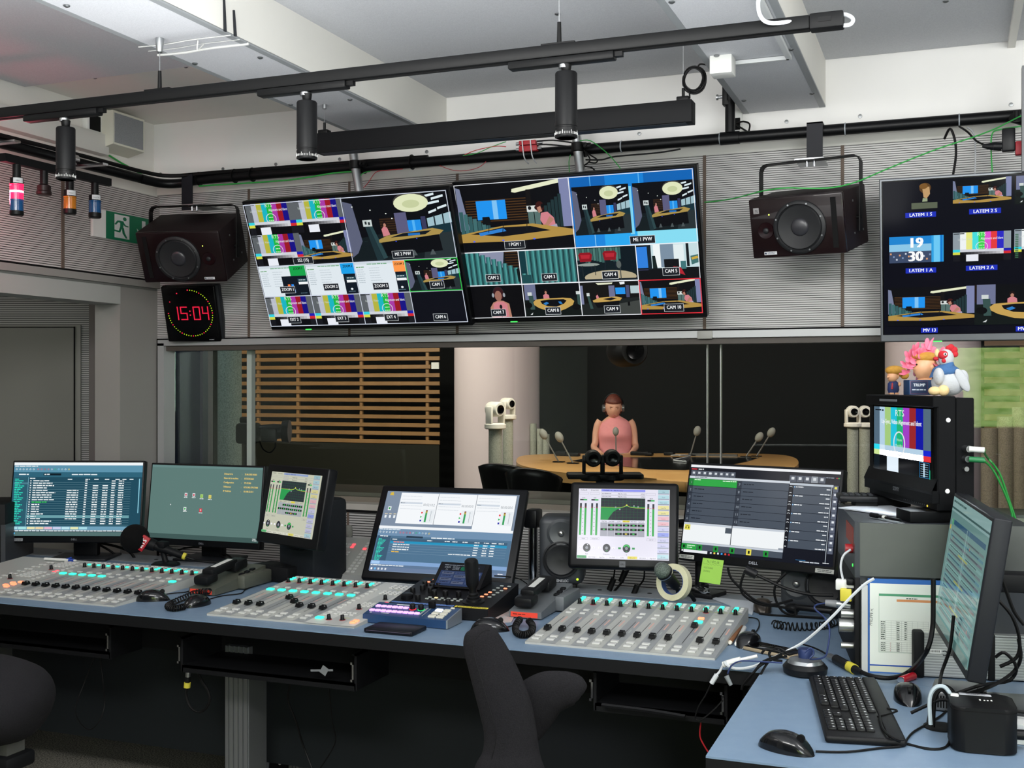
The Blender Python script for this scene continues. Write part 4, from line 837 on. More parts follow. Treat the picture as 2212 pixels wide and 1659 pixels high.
# linear luminaire
BY, BZ = 3.62, 2.305
xa, xb = at_Y(690, 315, BY).x, at_Y(1498, 240, BY).x
BZ = at_Y(1100, 277, BY).z
t = thing('linear_luminaire', 'long rectangular black light bar hung on thin wires above the screens', 'lamp', tr((xa + xb) / 2, BY, BZ - .035))
B = tr(-(xa + xb) / 2, -BY, -BZ + .035)
MB(B).rbox(xa, xb, BY - .03, BY + .03, BZ - .036, BZ + .036, .002).obj('housing', NAVY, t)
MB(B).box(xa + .02, xb - .02, BY - .022, BY + .022, BZ - .0375, BZ - .035).obj('diffuser', GREYP, t)
for px, zt in ((701, ZB), (1476, ZC)):
    x = at_Y(px, 250, BY).x
    MB(B).cyl((x, BY, BZ + .03), (x, BY, zt), .001, n=6).obj('suspension_wire', STEEL, t)
    MB(B).cyl((x, BY, BZ + .05), (x, BY, BZ + .08), .005).rbox(x - .02, x + .02, BY - .015, BY + .015, BZ + .034, BZ + .052, .003).obj('wire_grip', DRK, t)
    MB(B).cyl((x, BY, zt - .02), (x, BY, zt), .008).obj('ceiling_mount', STEEL, t)
# coiled cable and junction box at the right end of the bar
m = MB(); c = at_Y(1499, 172, 3.62)
for k in range(5):
    rr = .030 + k * .0022; a0 = k
    m.tube([c + Vector((rr * math.cos(a + a0), .004 * math.sin(a * 3 + k) + k * .003 - .006, rr * 1.15 * math.sin(a + a0))) for a in [2 * PI * j / 14 for j in range(15)]], .0028, 6, smooth=2)
e = at_Y(1533, 143, 3.75)
m.tube([c + Vector((.01, 0, .036)), at_Y(1512, 139, 3.68), at_Y(1525, 140, 3.72), e], .003, 6); m.tube([c + Vector((-.02, 0, -.03)), at_Y(1489, 197, 3.62), at_Y(1490, 212, BY)], .003, 6)
tag(m.obj('coiled_cable', RUB), 'coil of black cable hanging beside the white junction box', 'cable')
j = at_Z(1561, 150, ZB - .04)
MB(tr(j)).rbox(-.035, .035, -.035, .035, -.02, .04, .004).obj('junction_box', mat('white_box', '#d4d5d1', .5)); tag(bpy.data.objects['junction_box'], 'white square junction box under the second ceiling beam', 'junction box')
m = MB(); z = ZB - .012
a = at_Z(1583, 137, z); b = at_Z(1706, 128, z); cc = at_Z(1640, 0, z)
m.box(a.x, b.x, a.y - .006, a.y + .006, z - .006, z + .006).box(b.x - .008, b.x + .008, .3, a.y + .006, z - .006, z + .006)
tag(m.obj('cable_duct', mat('duct_grey_white', '#c3c6c6', .5)), 'narrow white cable duct with a corner under the second beam', 'cable duct')
# white mains cable of the track
m = MB(); P = [at_Y(1640, -20, 2.70), at_Y(1638, 18, 2.70), at_Y(1648, 42, 2.71), at_Y(1670, 50, 2.72), at_Y(1720, 45, 2.74), at_Y(1780, 37, 2.75), at_Y(1822, 31, 2.75), at_Y(1842, 40, 2.75), at_Y(1838, 52, 2.75), at_Y(1822, 55, 2.75)]
tag(m.tube(P, .0048, 10).obj('mains_cable', WHITEC), 'thick white cable looping into the right end of the lighting track', 'cable')
# ---------------------------------------------------------------- scaffold pipes
PY, PZZ, PR = 4.2, 2.36, .0205
PXL = -3.33
pts = [(PXL, 1.4, PZZ - .005), (PXL, 3.9, PZZ - .005), (PXL + .015, 4.05, PZZ - .01), (PXL + .05, 4.15, PZZ - .015), (PXL + .13, PY - .005, PZZ - .01), (PXL + .3, PY, PZZ), (-2, PY, PZZ), (-1, PY, PZZ), (.2, PY, PZZ), (1.7, PY, PZZ)]
t = thing('mounting_pipe', 'black pipe running along both walls above the screens', 'pipe', tr(PXL + .3, PY, PZZ))
B = tr(-(PXL + .3), -PY, -PZZ)
MB(B).tube(pts, PR, 16, smooth=5).obj('pipe', PIPEM, t)
cb = MB(B)
cb.tube([(PXL + .012, 3.2, PZZ + .02), (PXL + .02, 3.7, PZZ + .022), (PXL + .04, 4.02, PZZ + .016), (PXL + .1, 4.14, PZZ + .014), (PXL + .3, PY - .01, PZZ + .024), (-2.5, PY - .004, PZZ + .022), (-2.0, PY, PZZ + .02)], .009, 8)
cb.obj('cable_bundle', RUB, t)
m = MB(B)
for px in (430, 507, 545, 890): 
    q = at_Y(px, 350, PY); m.lathe([(PR + .010, -.002), (PR + .011, .002)], 16, tr(q.x, PY, PZZ + .004) @ roty(PI / 2))
m.obj('black_tie', RUB, t)
m = MB(B)
for px in (1343, 1556, 1826, 2072):
    q = at_Y(px, 290, PY); m.lathe([(PR + .001, -.002), (PR + .0022, -.002), (PR + .0022, .002), (PR + .001, .002)], 20, tr(q.x, PY, PZZ) @ roty(PI / 2))
m.obj('white_tie', mat('tie_grey', '#8f969c', .5), t)
# vertical pipe to the ceiling
q = at_Y(1577, 240, PY)
t2 = thing('pipe_hanger', 'short vertical black pipe under the left edge of the second beam', 'pipe', tr(q.x, PY, PZZ))
MB().cyl((0, 0, .02), (0, 0, .155), .0185).lathe([(.024, -.035), (.024, .035)], 20, roty(PI / 2)).obj('tube', PIPEM, t2)
MB().lathe([(.022, .135), (.022, .20), (.0, .20)], 20).rbox(-.026, .0, -.02, .02, .12, .22, .003).obj('socket', DRK, t2)
MB().cyl((-.05, 0, .155), (-.02, 0, .155), .006).cyl((-.05, 0, .155), (-.044, 0, .155), .011).obj('bolt', STEEL, t2)
# socket box behind the vertical pipe
q = at_Y(1592, 262, YW - .03)
t2 = thing('wall_socket', 'white wall box with black socket behind the vertical pipe', 'socket', tr(q.x, YW - .04, q.z))
MB().rbox(-.03, .02, 0, .014, -.055, .045, .003).obj('plate', WHITEP, t2); MB().box(-.016, .014, -.002, .004, -.035, .01).obj('socket_face', GROOVE, t2)
MB().tube([(0, 0, -.01), (.03, -.03, -.012), (.055, -.035, -.025), (.05, -.03, -.055)], .0035, 6).tube([(0, 0, -.016), (.015, -.03, -.03), (.05, -.035, -.055)], .0035, 6).obj('plug_lead', RUB, t2)
# ---------------------------------------------------------------- tally light rack on the left
YR = 3.16 
LXt = PXL + .02
TLX = at_X(5, 345, -3.15)
def TL(px, py): return at_X(px, py, -3.15)
a, b = TL(5, 345), TL(235, 390)
zc = (TL(120, 367).z)
t = thing('tally_light_bracket', 'dark square bar clamped under the pipe, carrying the signal lights', 'bracket', tr(-3.15, (a.y + b.y) / 2, zc))
h = .0145
MB().box(-h, h, -(b.y - a.y) / 2, (b.y - a.y) / 2, -h, h).obj('bar', NAVY, t)
for px in (38, 228):
    y = TL(px, 350).y - (a.y + b.y) / 2
    MB().cyl((-.18 + .0, y, PZZ - zc - .026), (-.18, y + .0001, PZZ - zc + .02), .0) if False else None
    MB(tr(-.17, y, PZZ - zc - .002)).lathe([(.0225, -.018), (.027, -.016), (.027, .016), (.0225, .018)], 20, rotx(PI / 2)).box(-.01, .17, -.015, .015, -.034, -.026).cyl((.0, 0, .02), (.0, 0, .06), .004).cyl((0, 0, .03), (0, 0, .04), .008).obj('clamp', CHROME, t)
def acr(n, c, e=None, st=0):
    return mat(n, c, .18, trans=.35, coat=.4, emit=e, estr=st)
def tally(px, py_top, segs, txt, label, w=.0235):
    """segs: (kind, y0, y1) in pixels"""
    q = TL(px, py_top); yb = segs[-1][2]; zb = TL(px, yb).z
    o = thing('signal_light', label, 'signal light', tr(q.x, q.y, zb), 'signal lights hanging from the dark bar')
    zt = zc - h - zb
    MB().cyl((0, 0, TL(px, segs[0][1]).z - zb - .002), (0, 0, zt), .0145).obj('stem', DRK, o)
    for kind, y0, y1 in segs:
        z1 = TL(px, y0).z - zb; z0 = TL(px, y1).z - zb
        if kind == 'cap':
            MB().lathe([(w * .98, z0), (w * .98, z1)], 32).obj('collar', DRK, o)
            s = MB()
            for k in range(9):
                a0 = R(-75 + k * 10); a1 = R(-65 + k * 10)
                s.add([(w * 1.003 * math.cos(v), w * 1.003 * math.sin(v), zz_) for v, zz_ in ((a0, z0 + .003), (a1, z0 + .003), (a1, z1 - .001), (a0, z1 - .001))], [(0, 1, 2, 3)])
            s.obj('label', mat('label_white', '#c9cacc', .5), o)
            label_text(o, 'lettering', txt, tr(w * 1.03 * math.cos(R(-38)), w * 1.03 * math.sin(R(-38)), (z0 + z1) / 2 - .003) @ rotz(R(52)), .0078, '#2a2c30', 'c', sq=.8)
        elif kind == 'foot':
            MB().lathe([(w * .9, z0), (w * 1.03, z0 + .003), (w * 1.03, z1)], 32).obj('base_cap', DRK, o)
        elif kind == 'dome':
            MB().lathe([(w * .6, z1), (w * 1.05, z1 - .006), (w * 1.05, z0 + .016), (w * 1.18, z0 + .013), (w * 1.18, z0 + .003), (w * 1.05, z0)], 32).obj('dome', mat('dark_brown_lens', '#2a1a1a', .35), o)
        else:
            mm = {'red': acr('lens_red_lit', '#e01040', '#ff1a48', 2.2), 'blue': acr('lens_blue', '#0c4f86'), 'amber': acr('lens_amber', '#c97a10')}[kind]
            pr = [(w, z0), (w, z1)]
            MB().lathe([(w * .99, z0), (w * .99, z1 - .006), (w * 1.04, z1 - .005), (w * 1.04, z1)], 36).obj('lens', mm, o)
            if kind == 'red': MB().lathe([(w * 1.0, (z0 + z1) / 2 - .0035), (w * 1.0, (z0 + z1) / 2 + .0035)], 36).obj('lamp_glow', mat('lamp_hot', '#ffffff', .4, emit='#ffc0c0', estr=3.5), o)
    return o
tally(36, 352, [('cap', 385, 398), ('red', 398, 431), ('blue', 431, 456), ('foot', 456, 466)], 'ORA', 'signal light glowing red over a dark blue lens, first on the bar')
tally(95, 372, [('dome', 398, 422)], '', 'unlit dark brown round signal lamp between the red and the amber one')
tally(151, 380, [('cap', 412, 425), ('amber', 425, 452), ('foot', 452, 463)], 'VIASU', 'unlit amber signal light behind the leftmost spotlight')
tally(205, 390, [('cap', 422, 434), ('blue', 434, 460), ('foot', 460, 471)], 'CALETA', 'unlit blue signal light above the green exit sign, last on the bar')
light('red_signal_glow', 'POINT', TL(30, 420) + Vector((-.07, 0, 0)), (0, 0, 0), 1.6, (1, .12, .2), radius=.03)
# ---------------------------------------------------------------- left wall fittings
def LW(px, py, x=XL + .02): return at_X(px, py, x)
# exit sign
a, b = LW(197, 452), LW(326, 480); z0 = LW(213, 510).z
ex = thing('exit_sign', 'green emergency exit sign with running figure on the left wall', 'sign', tr(XL + .02, (a.y + b.y) / 2, (a.z + z0) / 2))
w = (b.y - a.y); hh = a.z - z0 + .012
RM = rotz(PI / 2)   # local x -> +y, facing +x
MB().rbox(-.006, .010, -w / 2, w / 2, -hh / 2, hh / 2, .003).obj('housing', WHITEP, ex)
s = Scr(129, 64, w, hh, tr(.0108, 0, 0) @ RM)
s.rect(26, 0, 103, 64, '#0f6b4a'); s.rect(44, 4, 32, 54, '#c9ccca'); s.ell(66, 12, 4, 4.4, '#0f6b4a')
for pl in ([(56, 17), (64, 18), (63, 32), (56, 33)], [(56, 17), (50, 18), (44, 27), (47, 29), (52, 22), (57, 22)], [(63, 19), (68, 26), (74, 27), (74, 30), (66, 29), (61, 23)], [(56, 31), (61, 32), (56, 45), (42, 44), (42, 40), (53, 41)], [(59, 31), (64, 33), (66, 44), (72, 56), (68, 57), (61, 46)]): s.poly(pl, '#0f6b4a')
s.poly([(104, 8), (112, 8), (112, 46), (104, 46)], '#c9ccca'); s.poly([(92, 28), (104, 40), (104, 50), (96, 42)], '#c9ccca'); s.poly([(124, 28), (112, 40), (112, 50), (120, 42)], '#c9ccca')
s.obj('pictogram', vc_mat('print_sign', 'print', rough=.4), ex)
# ceiling loudspeaker on the wall, trunking, black socket
a, b = LW(248, 238, XL + .09), LW(308, 262, XL + .09); z0 = LW(308, 338, XL + .09).z; z1 = LW(308, 258, XL + .09).z
o = thing('wall_loudspeaker', 'square white loudspeaker box with grey grille high in the corner', 'loudspeaker', tr(XL, (a.y + b.y) / 2, (z0 + z1) / 2))
w = (b.y - a.y) / 2 + .012; hh = (z1 - z0) / 2
m = MB(); m.add([(0, -w - .0, -hh), (0, w, -hh), (0, w, hh), (0, -w, hh), (.09, -w, -hh + .02), (.09, w, -hh + .02), (.09, w, hh), (.09, -w, hh)], [(0, 3, 2, 1), (4, 5, 6, 7), (0, 1, 5, 4), (2, 3, 7, 6), (0, 4, 7, 3), (1, 2, 6, 5)])
m.obj('cabinet', mat('ivory_box', '#cfcebf', .55), o); MB().box(.09, .092, -w + .01, w - .01, -hh + .028, hh - .01).obj('grille', mat('grille_grey', '#8b8e91', .7, noise=(400, '#7a7d80', .1)), o)
a, b = LW(0, 235, XL + .05), LW(236, 316, XL + .05); z0 = LW(236, 336, XL + .05).z; z1 = LW(236, 292, XL + .05).z
MB().rbox(XL - .0, XL + .05, .5, b.y, z0, z1, .003).obj('cable_trunking', mat('trunking', '#cfcfc9', .5)); tag(bpy.data.objects['cable_trunking'], 'white rectangular cable trunking high on the left wall', 'trunking')
q = LW(205, 266, XL + .03)
o = thing('wall_socket', 'black power socket in a white frame beside the corner loudspeaker', 'socket', tr(XL, q.y, q.z))
MB().rbox(0, .03, -.045, .05, -.045, .06, .003).obj('frame', WHITEP, o); MB().box(.03, .033, -.032, .032, -.032, .032).obj('socket_face', GROOVE, o)
# ---------------------------------------------------------------- two maroon loudspeakers in U brackets
MAR = mat('maroon_lacquer', '#1b090c', .35, coat=.2); CONE = mat('cone_black', '#1b1c1e', .5, spec=.4); SPKB = mat('cabinet_maroon_grain', '#221619', .6, bump=(200, .3))
def psi(C, yaw, tilt, w, h, dp, mirror, top_px, label, legs):
    M = tr(*C) @ rotz(R(yaw)) @ rotx(R(-tilt))
    o = thing('studio_loudspeaker', label, 'loudspeaker', M, 'maroon loudspeakers hanging in black brackets')
    MB().rbox(-w / 2, w / 2, 0.008, dp, -h / 2, h / 2, .006).obj('cabinet', SPKB, o)
    MB().rbox(-w / 2, w / 2, -.008, .012, -h / 2, h / 2, .007).obj('baffle', MAR, o)
    s = -1 if mirror else 1
    wx = .012 * s
    F = tr(wx, -.008, -.004) @ rotx(PI / 2)
    r = h * .44
    wf = MB().lathe([(r, 0), (r, .008), (r * .95, .012), (r * .88, .013), (r * .84, .008), (r * .80, .012), (r * .74, .011), (r * .36, .002), (.001, .0015)], 48, F, cap=False).obj('woofer', CONE, o)
    MB().ell((wx, -.010, -.004), r * .34, .010, r * .34).obj('dust_cap', mat('dust_cap', '#2c2c30', .32, spec=.51), wf)
    m = MB()
    for k in range(8): a = 2 * PI * (k + .5) / 8; m.lathe([(.003, .0), (.003, .0015)], 10, F @ tr(r * .92 * math.cos(a), r * .92 * math.sin(a), .0125))
    m.obj('screw', STEEL, wf)
    tx = -w * .33 * s
    T = tr(tx, -.008, -.008) @ rotx(PI / 2)
    MB().lathe([(.029, .0), (.027, .004), (.011, .001), (.001, .001)], 32, T, cap=False).obj('tweeter_horn', mat('horn_maroon', '#241014', .22), o)
    MB().ell((tx, -.010, -.008), .0105, .006, .0105).obj('tweeter_dome', CONE, o)
    MB().box(w * .40 * s - .009, w * .40 * s + .009, -.0095, -.007, -h * .40, h * .42).obj('bass_port', GROOVE, o)
    MB().ell((tx * .86, -.009, h * .22), .0026, .001, .0026).obj('power_led', mat('led_lime', '#d8f060', .3, emit='#e8ff60', estr=1.2), o)
    S = Scr(20, 20, .02, .02, tr(-w * .42 * s, -.0086, h * .30)); S.rect(0, 0, 20, 20, '#8e8c8c'); S.text(10, 13, 9, 'PSI', '#2c2426', 'c', bold=.03, sq=.85); S.words(3, 15, 14, 2, '#3a3234', 2, 1)
    if not mirror: S.obj('maker_badge', PRINT, o)
    S = Scr(40, 10, .045, .011, tr(-w * .30 * s + (0 if not mirror else 0), -.0086, -h * .42)); S.rect(0, 0, 40, 10, '#c9cacc'); S.rect(2, 2, 5, 6, '#22304a'); S.words(10, 2, 26, 2, '#22304a', 2, 1); S.words(10, 6, 24, 2, '#22304a', 5, 1); S.obj('inventory_label', PRINT, o)
    m = MB()
    for yy in (.10, .2):
        for zz_ in (-.05, .06): m.cyl((w / 2, yy, zz_), (w / 2 + .002, yy, zz_), .004, n=10)
    m.obj('side_screw', SCREWM, o)
    # yoke
    Mi = M.inverted(); yy = dp * .52
    A = M @ Vector((-w / 2 - .012, yy, 0)); Bv = M @ Vector((w / 2 + .012, yy, 0))
    zt = top_px[1]; b = thing('speaker_bracket', label.replace('maroon loudspeaker', 'black U-shaped bracket holding the maroon loudspeaker'), 'bracket', tr((A.x + Bv.x) / 2, (A.y + Bv.y) / 2, zt), 'loudspeaker brackets on the pipe')
    ux = (Bv - A); L = ux.length; ang = math.atan2(ux.y, ux.x); Bl = rotz(ang)
    zl = A.z - zt; st = .004; hw = .016; rc = .02
    prof = [(-L / 2, zl - .05), (-L / 2, -rc), (-L / 2 + rc * .3, -rc * .3), (-L / 2 + rc, 0), (L / 2 - rc, 0), (L / 2 - rc * .3, -rc * .3), (L / 2, -rc), (L / 2, zl - .05)]
    m = MB(Bl)
    for (x0, z0), (x1_, z1) in zip(prof[:-1], prof[1:]):
        d = Vector((x1_ - x0, 0, z1 - z0)); n = Vector((-d.z, 0, d.x)).normalized() * st
        m.add([(x0, -hw, z0), (x1_, -hw, z1), (x1_, hw, z1), (x0, hw, z0), (x0 + n.x, -hw, z0 + n.z), (x1_ + n.x, -hw, z1 + n.z), (x1_ + n.x, hw, z1 + n.z), (x0 + n.x, hw, z0 + n.z)], [(3, 2, 1, 0), (4, 5, 6, 7), (0, 1, 5, 4), (2, 3, 7, 6), (1, 2, 6, 5), (0, 4, 7, 3)])
    m.obj('yoke', DRK, b)
    xs = top_px[0] - (A.x + Bv.x) / 2; ys_ = PY - (A.y + Bv.y) / 2
    MB().box(xs - .028, xs + .028, ys_ - PR - .014, ys_ - PR - .008, -.0 + .006, PZZ - zt + PR + .006).box(xs - .028, xs + .028, ys_ - PR - .014, ys_ + PR, PZZ - zt + PR + .001, PZZ - zt + PR + .006).obj('hook_plate', mat('hook_dark', '#222329', .45, noise=(20, '#1c1d23', .3)), b)
    MB().box(-.05, .05, -.02, ys_ if ys_ > 0 else .03, .003, .008).obj('steel_plate', STEEL, b)
    MB().cyl((-.01, 0, -.02), (-.01, 0, .01), .005).cyl((.015, 0, -.02), (.015, 0, .01), .005).obj('bolt', CHROME, b)
    m = MB(Bl)
    for sx_ in (-1, 1): m.cyl((sx_ * (L / 2 - .014), 0, zl), (sx_ * (L / 2 + .006), 0, zl), .006)
    m.obj('pivot_bolt', DRK, b)
psi((-3.02, 3.94, 1.985), 13, -25, .367, .222, .26, True, (at_Y(405, 400, PY - .03).x, at_Y(400, 447, 4.06).z), 'maroon loudspeaker above the round digital clock, left of the screens', None)
psi((-.49, 3.94, 1.988), -12, -14, .327, .206, .26, False, (at_Y(1760, 300, PY - .03).x, at_Y(1760, 345, 4.05).z), 'maroon loudspeaker between the middle and the right wall screens', None)
# ---------------------------------------------------------------- wall screens
BEZ = mat('screen_bezel', '#0d0e10', .3); BEZS = mat('silver_bezel', '#7c7f84', .35, .6)
def tv(name, C, yaw, tilt, painter, label, bez=BEZ, chin=.016):
    M = tr(*C) @ rotz(R(yaw)) @ rotx(R(-tilt)); w, h = .963, .565
    o = thing(name, label, 'screen', M, 'large wall screens')
    MB().rbox(-w / 2, w / 2, -.008, .03, -h / 2, h / 2, .003, 1).obj('frame', bez, o)
    MB().rbox(-w * .4, w * .4, .03, .055, -h * .4, h * .3, .01).obj('rear_housing', BLACKM, o)
    MB().rbox(-w / 2 + .008, w / 2 - .008, -.0092, -.007, -h / 2 + chin + .002, h / 2 - .008, .001, 1).obj('glass_border', mat('screen_black', '#050506', .2), o)
    s = Scr(192, 108, w - .024, h - chin - .016, tr(0, -.0097, (chin - .008) / 2)); painter(s); s.obj('picture', SCREEN, o)
    MB().rbox(-w / 2 + .18 * w, -w / 2 + .21 * w, -.008, .0, -h / 2 - .003, -h / 2 + .001, .001).obj('status_led', mat('led_green', '#40e060', .3, emit='#50ff60', estr=.8), o)
    return o
tv('wall_screen', (-2.267, 4.078, 1.948), -2, -22, tv_one, 'tilted wall screen with colour bars and white ZOOM windows, first from the clock')
tv('wall_screen', (-1.328, 4.105, 1.968), -1, -18.5, tv_two, 'tilted wall screen with the PGM picture and ten camera tiles')
tv('wall_screen', (.248, 4.15, 1.878), 0, -10, tv_three, 'wall screen with LATEM captions and 19 30 tile, cut by the right edge', BEZS, .022)
for px, py, top, bot, lb in ((765, 340, (757, 322), (778, 425), 'left'), (1247, 320, (1241, 290), (1256, 390), 'middle')):
    a = at_Y(*top, 4.12); b = at_Y(*bot, 4.155)
    a = Vector((a.x, 4.15, a.z)); b = Vector((b.x, 4.15, b.z)); a = at_Y(*top, 4.15); b = at_Y(*bot, 4.15)
    a.z += .06
    o = thing('screen_pole', 'satin steel pole above the %s wall screen, clamped to the pipe' % lb, 'pole', tr(b)); d = a - b
    MB().cyl((0, 0, 0), d, .019, n=24).obj('tube', STEEL, o)
    k = (PZZ - b.z) / d.z; c = d * k
    MB(tr(c)).lathe([(.021, -.018), (.025, -.016), (.025, .016), (.021, .018)], 24).lathe([(.0225, -.02), (.029, -.018), (.029, .018), (.0225, .02)], 24, tr(0, PY - 4.15, 0) @ roty(PI / 2)).cyl((.03, -.01, 0), (.055, -.01, 0), .012).cyl((.04, -.03, .0), (.04, .02, 0), .005).obj('clamp', DRK, o)
# red converter boxes strapped to the pipe
q = at_Y(1133, 312, 4.12)
o = thing('video_converter', 'two red converter boxes strapped to the pipe with white ties', 'converter', tr(q.x, 4.16, q.z))
MB().rbox(-.035, .035, -.012, .012, .005, .022, .002).rbox(-.035, .04, -.012, .012, -.02, .002, .002).obj('red_case', mat('red_case', '#a2202a', .5), o)
MB().cyl((-.05, 0, .013), (-.035, 0, .013), .006).cyl((-.05, 0, -.01), (-.035, 0, -.01), .006).cyl((.04, 0, .012), (.06, 0, .012), .006).cyl((.04, 0, -.01), (.055, 0, -.01), .006).obj('connector', STEEL, o)
m = MB()
for x in (-.02, .014): m.tube([(x, -.014, .026), (x + .003, -.016, -.0), (x + .008, -.01, -.045), (x + .01, .03, -.062)], .0024, 6)
m.obj('white_tie', mat('tie_white', '#c9ccd0', .5), o)
# loose cables along the pipe
def cable(pts, r, m, label, cat='cable', n=6, name='cable', group=None):
    o = MB().tube(pts, r, n).obj(name, m); tag(o, label, cat, group); return o
Yc = 4.14
cable([at_Y(1093, 306, Yc), at_Y(1060, 318, Yc), at_Y(1030, 331, Yc), at_Y(1000, 336, Yc)], .0016, GREENC, 'short green lead running left from the red converter boxes')
cable([at_Y(1093, 317, Yc), at_Y(1070, 316, Yc), at_Y(1030, 324, Yc), at_Y(1004, 334, Yc)], .0016, REDC, 'short red lead running left from the red converter boxes')
cable([at_Y(1050, 349, 4.17), at_Y(1035, 361, 4.17), at_Y(1010, 368, 4.17), at_Y(980, 368, 4.17), at_Y(950, 358, 4.17)], .0013, REDC, 'thin red wire sagging below the pipe over the middle screen')
cable([at_Y(870, 365, 4.16), at_Y(835, 368, 4.16), at_Y(812, 372, 4.16), at_Y(795, 395, 4.16), at_Y(783, 408, 4.16)], .0014, REDC, 'thin red wire beside the left screen pole')
cable([at_Y(800, 370, 4.15), at_Y(783, 375, 4.15), at_Y(777, 388, 4.15), at_Y(781, 402, 4.15), at_Y(783, 411, 4.15)], .0018, GREENC, 'green lead bent behind the left screen pole')
cable([at_Y(1253, 304, 4.13), at_Y(1275, 304, 4.1), at_Y(1305, 325, 4.08), at_Y(1325, 345, 4.06), at_Y(1342, 366, 4.05)], .0020, GREENC, 'green lead arching right from the middle screen pole')
cable([at_Y(1232, 335, 4.13), at_Y(1229, 350, 4.1), at_Y(1230, 372, 4.07)], .0018, GREENC, 'short green lead left of the middle screen pole')
cable([at_Y(430, 402, 4.18), at_Y(600, 391, 4.18), at_Y(660, 384, 4.18), at_Y(720, 374, 4.18), at_Y(760, 371, 4.18)], .0035, GREENC, 'green lead strapped under the pipe above the left screen')
cable([at_X(236, 336, XL + .04), at_X(262, 352, XL + .03), at_X(290, 367, XL + .05), at_Y(318, 384, 4.2), at_Y(345, 391, 4.24)], .0045, GREENC, 'green lead leaving the white trunking towards the corner')
m = MB()
for k, P in enumerate(([(1262, 325), (1275, 335), (1290, 345), (1286, 352), (1270, 350)], [(1258, 320), (1275, 345), (1262, 358), (1278, 362), (1288, 372)], [(1265, 345), (1300, 345), (1330, 338), (1420, 330), (1470, 322)], [(1160, 305), (1195, 303), (1235, 308)], [(1160, 314), (1180, 312), (1235, 317)])):
    m.tube([at_Y(*p, 4.15) for p in P], .003, 6)
tag(m.obj('cable_tangle', RUB), 'tangle of thin black leads at the middle screen pole', 'cables')
# green cable across to the right
G = [(1522, 437, 4.09), (1560, 433, 4.0), (1600, 425, 3.9), (1650, 412, 3.80), (1700, 406, 3.75), (1750, 407, 3.75), (1800, 405, 3.75), (1850, 393, 3.8), (1900, 372, 3.85), (1960, 347, 3.9), (2030, 320, 3.95), (2100, 297, 4.0), (2150, 278, 4.05), (2190, 258, 4.1), (2230, 238, 4.12)]
cable([at_Y(*p) for p in G], .0024, GREENC, 'long thin green cable sagging across the right loudspeaker')
# right corner leads
cable([at_Y(2040, 300, 4.15), at_Y(2052, 278, 4.12), at_Y(2062, 300, 4.12), at_Y(2065, 335, 4.12), at_Y(2058, 382, 4.12)], .0042, RUB, 'black power lead dropping behind the right wall screen')
cable([at_Y(2090, 275, 4.14), at_Y(2104, 290, 4.12), at_Y(2107, 330, 4.12), at_Y(2106, 380, 4.12)], .003, mat('grey_cable', '#9a9c9e', .5), 'grey lead dropping to the right wall screen')
cable([at_Y(2212, 272, 4.14), at_Y(2160, 280, 4.13), at_Y(2143, 290, 4.12), at_Y(2141, 330, 4.12), at_Y(2144, 378, 4.12)], .0026, GREENC, 'green lead dropping to the right wall screen')
cable([at_Y(2072, 273, 4.14), at_Y(2090, 285, 4.1), at_Y(2110, 305, 4.08), at_Y(2130, 314, 4.06)], .0034, RUB, 'black lead ending in the power plug near the right edge')
q = at_Y(2150, 316, 4.06)
o = thing('power_plug', 'black power plug and adapter by the right end of the pipe', 'plug', tr(q))
MB().cyl((-.04, 0, .004), (-.005, 0, 0), .006, .014, 12).cyl((-.005, 0, 0), (.02, 0, -.002), .014).obj('plug_body', BLACK, o); MB().rbox(.02, .06, -.015, .015, -.02, .055, .004).obj('adapter', BLACK, o); MB().rbox(.06, .09, -.015, .015, -.035, .01, .004).obj('red_plug', mat('red_plug', '#a51f2c', .5), o)
MB().box(at_Y(2207, 400, 4.0).x, at_Y(2222, 400, 4.0).x, 3.98, 4.02, at_Y(2210, 372, 4).z, at_Y(2210, 145, 4).z).obj('grey_upright', mat('upright_grey', '#6b6d70', .5)); tag(bpy.data.objects['grey_upright'], 'grey upright post cut by the right edge of the picture', 'post')
m = MB(); m.cyl(at_Y(2212, 262, 4.18), at_Y(2186, 254, 4.15), .016).cyl(at_Y(2196, 240, 4.12), at_Y(2196, 262, 4.12), .010)
tag(m.obj('pipe_clamp', DRK), 'black clamp at the right end of the pipe', 'clamp')
# ---------------------------------------------------------------- LED clock
Mc = tr(-3.224, 4.27, 1.767) @ rotz(R(11)) @ rotx(R(17))
ck = thing('digital_clock', 'square black LED clock reading 15:04 with a ring of green dots', 'clock', Mc)
w = .26
MB().rbox(-w / 2, w / 2, 0, .045, -w / 2, w / 2, .008, 3).obj('case', mat('clock_case', '#08080a', .25), ck)
MB().rbox(-w / 2 - .002, w / 2 + .012, .012, .05, -w / 2 - .002, w / 2, .006).obj('rear_frame', GREYP, ck)
s = Scr(100, 100, w, w, tr(0, -.0006, 0))
for k in range(60):
    if 46 <= k <= 59 and k not in (50, 55): continue
    a = 2 * PI * k / 60; rd_ = k % 5 == 0
    s.ell(50 + 41 * math.sin(a), 48 - 41 * math.cos(a), .95 if not rd_ else 1.1, .95 if not rd_ else 1.1, '#ff2a4a' if rd_ else '#c8f028', 8)
s.ell(50 + 41 * math.sin(0), 48 - 41, 1.1, 1.1, '#ff2a4a', 8)
segs = {'1': 'e1', '5': 'afgcd', '0': 'abcdef', '4': 'fgbc'}
